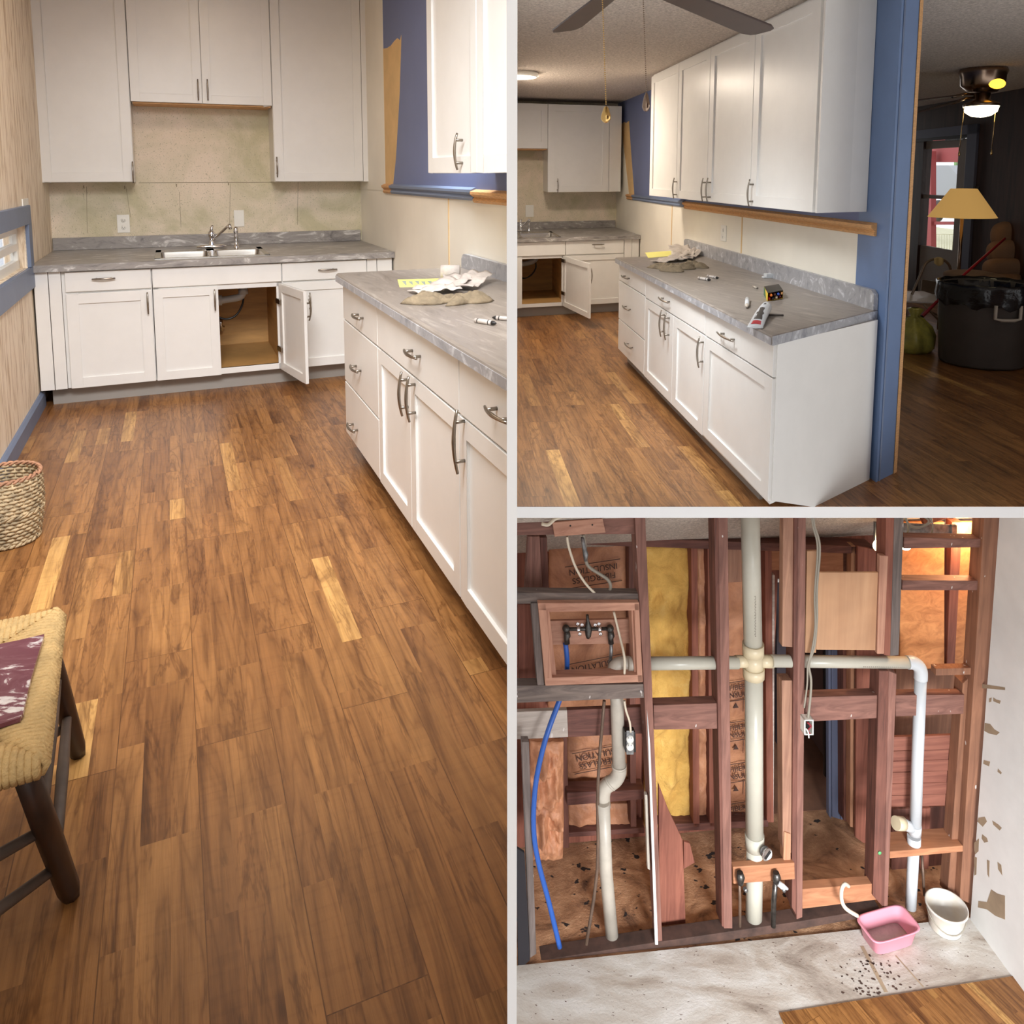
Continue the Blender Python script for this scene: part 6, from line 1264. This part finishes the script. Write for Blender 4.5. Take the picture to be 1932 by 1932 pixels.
t = thing('insulation_batt', 'brown kraft paper batt behind the grey S-bend pipe', 'insulation', cat_(1110, 1490, WB)); wavy('paper', 1070, 1380, 1190, 1492, WB - 0.05, 'kraft', t, amp=0.022, seed=8); stamp(t, 1130, 1424, WB - 0.05, 0.12, size=0.055, off=0.034)
t = thing('insulation_batt', 'creased kraft paper batt at the bottom of the left bay', 'insulation', cat_(1140, 1570, WB)); wavy('paper', 1072, 1515, 1200, 1568, WB - 0.05, 'kraft', t, amp=0.03, seed=11)
t = thing('insulation_batt', 'torn kraft paper batt hanging loose at the far left edge', 'insulation', cat_(1030, 1600, SW + 0.3)); wavy('paper', 1000, 1396, 1062, 1620, SW + 0.30, 'kraft', t, amp=0.10, seed=21, sc=14)
t = thing('insulation_batt', 'thick yellow glass wool filling the bay between the two left studs', 'insulation', cat_(1260, 1555, WB)); wavy('wool', 1216, 1030, 1306, 1560, WB - 0.05, 'glasswool', t, amp=0.05, seed=14, nv=90)
t = thing('insulation_batt', 'narrow strip of kraft paper batt between the deep red studs', 'insulation', cat_(1326, 1555, WB)); wavy('paper', 1315, 1034, 1338, 1558, WB - 0.06, 'kraft', t, amp=0.03, seed=17, nu=8, nv=90, sc=14)
t = thing('insulation_batt', 'kraft paper batt with printed warnings behind the big white pipe', 'insulation', cat_(1405, 1550, WB)); wavy('paper', 1366, 1080, 1448, 1550, WB - 0.05, 'kraft', t, amp=0.018, seed=24, nv=90)
for yy in (1296, 1371, 1449, 1523): stamp(t, 1408, yy, WB - 0.05, 0.08, flip=False, size=0.050, off=0.030)
for yy in (1330, 1408, 1486):
    o = cat_(1385, yy, WB - 0.05) - EZ * 0.03; put('printed_triangle', MB().prism([o - EX * 0.02, o + EX * 0.02, o + UP * 0.036], -EZ * 0.001), 'ink', t); put('printed_rule', MB().obox(o + EX * 0.05 - UP * 0.03, EX * 0.003, UP * 0.1, -EZ * 0.001), 'ink', t)
board('filler_board', [(1366, 1100), (1400, 1098), (1400, 1036), (1366, 1034)], WB - 0.08, 0.02, 'stud_pale_v', None, 'plain brown board above the printed kraft paper', 'board')

# --- pipes
def px2m(n, w=SW): return (cat_(1400 + n, 1300, w) - cat_(1400, 1300, w)).length
PM = px2m(1)
t = thing('vent_stack', 'big cream plastic stack pipe standing in the middle of the stud wall', 'pipe', cat_(1422, 1750, SW + 0.02))
w_ = SW + 0.06; R = 16.6 * PM
rod('upper_pipe', [(1415, 950), (1420.5, 1215)], R, 'pvc', w_, t, seg=28)
rod('lower_pipe', [(1422, 1276), (1423.5, 1582)], R * 0.98, 'pvc', w_, t, seg=28); rod('foot_pipe', [(1424, 1590), (1422, 1752)], R * 0.93, 'pvc', w_, t, seg=28)
rod('collar', [(1421, 1214), (1421, 1234)], R * 1.16, 'pvc_yel', w_, t, seg=28); rod('tee_body', [(1421, 1232), (1422, 1264)], R * 1.06, 'pvc_yel', w_, t, seg=28); rod('collar', [(1422, 1259), (1422, 1277)], R * 1.16, 'pvc_yel', w_, t, seg=28)
rod('branch_collar', [(1388, 1248), (1412, 1248)], 10.8 * PM, 'pvc_yel', w_, t, seg=24); rod('branch_collar', [(1432, 1247), (1458, 1248)], 11.6 * PM, 'pvc_yel', w_, t, seg=24)
rod('collar', [(1423.5, 1574), (1424, 1600)], R * 1.06, 'pvc', w_, t, seg=28)
m = MB(); 
for k in range(26): y_ = 1126 + k * 3.0; m.obox(cat_(1424 + (k % 2), y_, w_ - R - 0.001) , EX * 0.004, UP * 0.003, EZ * 0.002)
put('print_marks', m, 'ink', t).__setitem__('kind', 'stuff')
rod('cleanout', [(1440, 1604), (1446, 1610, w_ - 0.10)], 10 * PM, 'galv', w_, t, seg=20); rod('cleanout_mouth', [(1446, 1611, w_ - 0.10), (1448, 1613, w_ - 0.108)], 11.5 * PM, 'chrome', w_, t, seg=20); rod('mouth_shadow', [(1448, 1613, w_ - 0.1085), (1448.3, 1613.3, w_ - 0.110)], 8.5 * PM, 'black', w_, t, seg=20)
t = thing('vent_branch', 'white horizontal branch pipe running left from the stack to the timber frame', 'pipe', cat_(1300, 1262, SW + 0.03)); w_ = SW + 0.055; r = 11.3 * PM
rod('pipe', [(1196, 1252), (1392, 1250)], r, 'pvc', w_, t, seg=24); rod('collar', [(1184, 1252), (1198, 1252)], r * 1.1, 'pvc_grey', w_, t, seg=24)
rod('elbow', [(1186, 1252), (1172, 1252), (1161, 1259), (1158, 1272), (1158, 1300)], r * 1.12, 'pvc_grey', w_ + 0.02, t, seg=24, sm=5)
t = thing('drain_pipe', 'grey plastic pipe with an S-bend going down to the floor on the left', 'pipe', cat_(1155, 1782, SW + 0.1)); w_ = SW + 0.11
r = 12.2 * PM
rod('upper_pipe', [(1160, 1300), (1164, 1322), (1168, 1446)], r, 'pvc_grey', w_, t, seg=24)
rod('bend', [(1168, 1444), (1168, 1458), (1160, 1472), (1143, 1484), (1138, 1498), (1138, 1516)], r * 1.08, 'pvc_grey', w_, t, seg=24, sm=6)
rod('lower_pipe', [(1138, 1514), (1143, 1640), (1156, 1782)], [r, r * 1.0, r * 0.98], 'pvc_grey', w_ - 0.03, t, seg=24)
for (x, y, x2, y2) in ((1168, 1443, 1168, 1447), (1153, 1476, 1150, 1479), (1138, 1517, 1138, 1521)): rod('joint_ring', [(x, y), (x2, y2)], r * 1.14, 'pvc_grey', w_, t, seg=24)
t = thing('vent_branch', 'white horizontal branch pipe running right from the stack to an elbow', 'pipe', cat_(1590, 1260, SW + 0.03)); w_ = SW + 0.045; r = 10.8 * PM
rod('pipe', [(1456, 1247), (1714, 1250)], r, 'pvc', w_, t, seg=24); rod('elbow', [(1712, 1250), (1722, 1250), (1732, 1256), (1737, 1266), (1737, 1281)], r * 1.12, 'pvc_white', w_, t, seg=24, sm=5)
m = MB()
for k in range(22): m.obox(cat_(1628 + k * 3.6, 1257.5, w_ - r * 0.8), EX * 0.006, UP * 0.004, -EZ * 0.006)
put('print_marks', m, 'ink', t).__setitem__('kind', 'stuff')
t = thing('drain_pipe', 'white plastic drain pipe coming down on the right into the floor', 'pipe', cat_(1718, 1710, SW + 0.03)); r = 10.6 * PM
rod('pipe', [(1737, 1278), (1731, 1430), (1727, 1560)], r, 'pvc_white', w_, t, seg=24); rod('collar', [(1726, 1556), (1725, 1572)], r * 1.15, 'pvc_white', w_, t, seg=24); rod('collar', [(1724.5, 1578), (1724, 1604)], r * 1.15, 'pvc_white', w_, t, seg=24)
rod('lower_pipe', [(1724, 1600), (1718, 1712)], r * 0.96, 'pvc_white', w_, t, seg=24); rod('side_branch', [(1722, 1562), (1708, 1556, w_ - 0.01), (1700, 1552, w_ - 0.02)], r * 0.95, 'pvc_white', w_, t, seg=20)
rod('capped_end', [(1704, 1554, w_ - 0.02), (1690, 1553, w_ - 0.03)], r * 1.15, 'pvc_yel', w_, t, seg=20)
# supply lines
rod('blue_water_tube', [(1067, 1214, SW + 0.1), (1070, 1250, SW + 0.1), (1067, 1290, SW + 0.09), (1053, 1328, SW + 0.06), (1030, 1392, SW - 0.01), (1013, 1464, SW - 0.03), (1007, 1525, SW - 0.03), (1008, 1580, SW - 0.03), (1017, 1632, SW - 0.03), (1036, 1704, SW - 0.02), (1056, 1787, SW - 0.02)], 4.6 * PM, 'blue_tube', SW, None, 'long bright blue water tube bending down to the floor', 'tube', sm=5, seg=14)
rod('copper_pipe', [(1140, 1322, SW + 0.08), (1128, 1480, SW + 0.08), (1127, 1640, SW + 0.04), (1106, 1782, SW - 0.02)], 3.0 * PM, 'copper_old', SW, None, 'thin dull copper pipe behind the grey S-bend pipe', 'pipe', sm=3, seg=10)
rod('copper_pipe', [(1739, 1610, SW + 0.12), (1744, 1690, SW + 0.06)], 2.6 * PM, 'copper_old', SW, None, 'thin dull copper pipe right of the white drain pipe', 'pipe', seg=10)
t = thing('shower_valve', 'dark metal shower valve with two elbows inside the square timber frame', 'valve', cat_(1108, 1200, SW + 0.1)); w_ = SW + 0.09
rod('cross_pipe', [(1066, 1187), (1152, 1186)], 3.2 * PM, 'valve', w_, t); rod('valve_body', [(1108, 1160), (1109, 1172), (1110, 1186), (1110, 1200), (1109, 1204)], [2.5 * PM, 3 * PM, 7 * PM, 5 * PM, 3 * PM], 'valve', w_, t, seg=16)
for x in (1068, 1151): put('elbow', MB().ball(cat_(x, 1186, w_), 7 * PM, 14), 'valve', t); rod('stop', [(x + 1, 1190), (x + 2, 1200), (x + 1, 1204), (x + 2, 1214)], [5 * PM, 6.5 * PM, 5 * PM, 5 * PM], 'valve', w_, t, seg=12)
for x, y in ((1090, 1177), (1098, 1179), (1094, 1196), (1123, 1179), (1130, 1177), (1133, 1196)): put('bracket_ear', MB().lathe(cat_(x, y, w_ - 0.02), [(1.2 * PM, 0.003), (3.4 * PM, 0.003), (3.4 * PM, 0.0), (1.2 * PM, 0.0)], 16, -EZ), 'chrome', t)
for x in (1091, 1131): rod('union_nut', [(x - 3, 1187), (x + 3, 1187)], 5 * PM, 'chrome', w_, t, seg=8)
rod('steel_hose', [(1153, 1212, w_), (1153, 1232, w_), (1150, 1255, w_ + 0.02)], 3.2 * PM, 'galv', w_, None, 'short steel hose going down from the right side of the shower valve', 'hose')
rod('steel_hose', [(1100, 1008), (1104, 1030), (1105, 1056), (1112, 1070), (1130, 1082), (1147, 1094), (1152, 1108), (1145, 1120), (1133, 1123)], 2.9 * PM, 'grey_cable', SW + 0.06, None, 'grey flexible hose looping in the upper left bay', 'hose', sm=5)
rod('hose_fitting', [(1099, 1014), (1103, 1038), (1105, 1046), (1105, 1058)], [3 * PM, 4 * PM, 5 * PM, 3 * PM], 'galv', SW + 0.055, None, 'metal fitting at the top of the looping grey hose', 'fitting')
rod('hanging_cable', [(1070, 1012), (1073, 1032), (1086, 1070), (1104, 1100), (1125, 1122)], 2.2 * PM, 'cream_cable', SW + 0.03, None, 'cream cable hanging down from the nailed plank', 'cable', sm=5)
rod('hanging_cable', [(1158, 1154, SW + 0.08), (1168, 1195, SW + 0.08), (1178, 1240, SW + 0.0), (1178, 1272, SW + 0.0)], 2.2 * PM, 'cream_cable', SW, None, 'cream cable passing through the right side of the square frame', 'cable', sm=5)
rod('hanging_cable', [(1022, 988), (1034, 990), (1046, 980), (1060, 974), (1085, 966)], 3.0 * PM, 'cream_cable', SW - 0.03, None, 'pale cable end lying over the top plate at the upper left', 'cable', sm=5)
t = thing('hanging_cable', 'long grey cable hanging beside the streaked stud to a small box', 'cable', cat_(1525, 1355))
rod('cable', [(1533, 955), (1536, 990), (1545, 1020), (1546, 1050), (1541, 1110), (1541, 1170), (1536, 1220), (1526, 1252), (1530, 1282), (1529, 1312), (1524, 1358)], 2.3 * PM, 'grey_cable', SW - 0.03, t, sm=5)
rod('cable_strand', [(1530, 955), (1533, 990), (1541, 1020), (1542, 1050), (1537, 1120), (1538, 1180), (1532, 1225), (1524, 1255), (1523, 1290), (1517, 1335)], 1.6 * PM, 'grey_cable', SW - 0.035, t, sm=5)
def bbox_open(t, x0, y0, x1, y1, w, mat, d=0.05, e=2.2):
    for poly in ([(x0, y1), (x1, y1), (x1, y1 - e), (x0, y1 - e)], [(x0, y0 + e), (x1, y0 + e), (x1, y0), (x0, y0)], [(x0, y1), (x0 + e, y1), (x0 + e, y0), (x0, y0)], [(x1 - e, y1), (x1, y1), (x1, y0), (x1 - e, y0)]): board('box_side', poly, w, d, mat, t, bevel=0)
    board('box_back', [(x0, y1), (x1, y1), (x1, y0), (x0, y0)], w + d, 0.003, mat, t, bevel=0)
t = thing('switch_box', 'small open electrical box with red wires hanging beside the streaked stud', 'electrical box', cat_(1526, 1387)); bbox_open(t, 1517.5, 1358, 1535, 1387, SW - 0.05, 'plastic_white'); board('box_back', [(1518, 1386), (1534, 1386), (1534, 1359), (1518, 1359)], SW - 0.012, 0.003, 'black', t)
rod('red_wire', [(1523, 1363), (1530, 1370), (1524, 1378), (1528, 1384)], 1.6 * PM, 'red_wire', SW - 0.05, t, sm=4); rod('white_wire', [(1521, 1375), (1525, 1382), (1526, 1392)], 1.3 * PM, 'plastic_white', SW - 0.055, t, sm=4)
t = thing('wall_outlet', 'cream duplex outlet in a metal box beside the grey S-bend pipe', 'outlet', cat_(1189, 1421)); board('metal_box', [(1180, 1420), (1200, 1420), (1199, 1382), (1179, 1382)], SW + 0.03, 0.05, 'black', t); board('strap', [(1182, 1424), (1196, 1424), (1196, 1379), (1182, 1379)], SW + 0.024, 0.004, 'galv', t)
for yy in (1394, 1408):
    f = put('receptacle', MB().lathe(cat_(1188.5, yy, SW + 0.024), [(0, 0.012), (6.2 * PM, 0.012), (6.8 * PM, 0)], 18, -EZ, x=EX), 'plastic_white', t); m = MB()
    for q in (-1, 1): m.obox(cat_(1188.5 + q * 2.4 - 0.5, yy, SW + 0.011), EX * 0.0025, UP * 0.009, -EZ * 0.001)
    put('slots', m, 'black', f)
rod('feed_cable', [(1178, 1322), (1181, 1340), (1188, 1362), (1190, 1381)], 1.9 * PM, 'cream_cable', SW + 0.02, t, sm=4)
# stop valves under the block
for (x, lb, ex_) in ((1396, 'corroded stop valve under the left end of the valve block', 0), (1464, 'corroded stop valve with white tape under the right end of the valve block', 1)):
    t = thing('stop_valve', lb, 'valve', cat_(x, 1700, SW - 0.05)); w_ = SW - 0.045
    rod('body', [(x, 1646), (x + 1, 1655), (x + 1, 1668)], [5.5 * PM, 8 * PM, 5 * PM], 'valve', w_, t, seg=14)
    rod('riser', [(x - 1, 1664), (x - 4 * ex_ + 0, 1700), (x - 5 * ex_, 1748)], (2.6 if not ex_ else 4.6) * PM, 'copper_old' if not ex_ else 'valve', w_, t, seg=10)
    rod('handle', [(x + 9 + 4 * ex_, 1676, w_ - 0.03), (x + 12 + 4 * ex_, 1681, w_ - 0.03)], 3.6 * PM, 'galv', w_, t, seg=10)
    if ex_: rod('white_tape', [(x + 4, 1666, w_ - 0.02), (x + 12, 1672, w_ - 0.03), (x + 22, 1677, w_ - 0.03)], [5 * PM, 5.5 * PM, 2.4 * PM], 'pvc_white', w_, t, seg=8)
# light channel with bulbs
t = thing('light_channel', 'old galvanised light channel at the top right with tangled wires', 'light fixture', cat_(1728, 1026, SW + 0.2)); w_ = SW + 0.17
board('channel', [(1651, 1026), (1806, 1021), (1806, 991), (1651, 986)], w_, 0.012, 'galv', t); board('end_cap', [(1651, 1026), (1661, 1026), (1661, 986), (1651, 986)], w_ - 0.02, 0.02, 'galv', t); board('end_cap', [(1796, 1021), (1806, 1021), (1806, 991), (1796, 991)], w_ - 0.02, 0.02, 'galv', t)
for k, pts in enumerate(([(1708, 965), (1712, 985), (1725, 994), (1745, 992), (1758, 982), (1750, 970)], [(1705, 970), (1716, 992), (1735, 996), (1752, 984), (1742, 974)], [(1752, 975), (1760, 990), (1758, 1005), (1752, 1010)], [(1712, 986), (1714, 1000), (1710, 1008)])): rod('loose_wire', pts, 1.7 * PM, 'grey_cable', w_ - 0.05, t, sm=5)
bp_ = cat_(1659, 1030, SW + 0.12); put('light_bulb', MB().ball(bp_, 0.036, 20), 'lamp_bowl', label='lit round bulb at the left end of the light channel', cat='light bulb')
put('light_bulb', MB().ball(cat_(1709, 1033, SW + 0.14), 0.020, 14, (1.4, 1, 0.8)), 'lamp_bowl', label='lit bulb mostly hidden behind the upper stud, right of the round bulb', cat='light bulb')
board('roof_brace', [(1745, 992), (1788, 978), (1786, 966), (1740, 980)], SW + 0.24, 0.03, 'stud_red_v', None, 'short slanted brace at the top of the lit niche', 'timber')
# --- basin, bucket, hose
b0, b1, b2, b3 = C.hit(1616, 1722, h=0.15), C.hit(1690, 1713, h=0.15), C.hit(1742, 1750, h=0.15), C.hit(1662, 1766, h=0.15)
cu_, cw_ = sum(b[0] for b in (b0, b1, b2, b3)) / 4, sum(b[1] for b in (b0, b1, b2, b3)) / 4
hx, hy = 0.160, 0.088; hh = 0.11
ang = 0.16
def rrect(sx_, sy_, z, cu, cw, n=48, e=0.36, taper=0):
    out = []
    for k in range(n):
        a = 2 * math.pi * k / n; ca, sa = math.cos(a), math.sin(a); x = math.copysign(abs(ca) ** e, ca) * sx_; y = math.copysign(abs(sa) ** e, sa) * sy_
        out.append(P(cu + x * math.cos(ang) - y * math.sin(ang), cw + x * math.sin(ang) + y * math.cos(ang), z))
    return out
def shell(nm, secs, mat, par, cap0=True, cap1=True):
    m = MB(); n = len(secs[0]); vv = [p for s_ in secs for p in s_]; fs = [[i * n + k, i * n + (k + 1) % n, (i + 1) * n + (k + 1) % n, (i + 1) * n + k] for i in range(len(secs) - 1) for k in range(n)]
    if cap0: fs.append(list(range(n))[::-1])
    if cap1: fs.append(list(range((len(secs) - 1) * n, len(secs) * n)))
    m.add(vv, fs, True); return put(nm, m, mat, par)
bc_ = C.hit(1676, 1776, h=0.0); cu_, cw_ = bc_[0], bc_[1] + 0.01
t = thing('wash_basin', 'pink plastic dish basin on the subfloor by the hose', 'basin', P(cu_, cw_, 0))
shell('basin', [rrect(hx * .80, hy * .80, 0.002, cu_, cw_), rrect(hx * .83, hy * .83, 0.006, cu_, cw_), rrect(hx * .97, hy * .97, hh - 0.01, cu_, cw_), rrect(hx * 1.06, hy * 1.07, hh - 0.006, cu_, cw_), rrect(hx * 1.05, hy * 1.06, hh, cu_, cw_), rrect(hx * .95, hy * .94, hh - 0.004, cu_, cw_), rrect(hx * .81, hy * .80, 0.012, cu_, cw_)], 'basin_pink', t)
shell('dirty_water', [rrect(hx * .79, hy * .77, 0.0125, cu_, cw_), rrect(hx * .80, hy * .78, 0.018, cu_, cw_)], 'paper_white', t)
rod('drain_hose', [(1601, 1672, SW - 0.03), (1594, 1668, SW - 0.06), (1588, 1678, SW - 0.07), (1588, 1698, SW - 0.08), (1596, 1714, SW - 0.10), (1618, 1728, cw_ + 0.02)], 3.4 * PM, 'hose_cream', SW, None, 'cream hose curling from the low block into the pink basin', 'hose', sm=6, seg=12)
kb = C.hit(1785, 1752, h=0.0); kc = P(kb[0], kb[1] + 0.01, 0); rk = 37 * PM; hk = 0.15
t = thing('plastic_bucket', 'white plastic bucket with wire handle in the corner by the flaking wall', 'bucket', kc)
put('pail', MB().lathe(kc, [(0, 0.003), (rk * 0.74, 0.003), (rk * 0.76, 0.01), (rk * 0.93, hk - 0.02), (rk * 1.0, hk - 0.012), (rk * 1.0, hk), (rk * 0.93, hk), (rk * 0.90, hk - 0.03), (rk * 0.73, 0.012), (0, 0.012)], 40), 'bucket_white', t)
m = MB(); pts = []
for k in range(13):
    a = math.pi + math.pi * k / 12 - 0.15; z = hk - 0.03 - 0.075 * math.sin(math.pi * k / 12); rr = rk * (0.93 - 0.16 * (hk - z) / hk) + 0.006; pts.append(kc + Vector((math.cos(a), math.sin(a), 0)) * rr + UP * z)
m.tube(pts, 0.0028, 6); put('wire_handle', m, 'grey_cable', t)
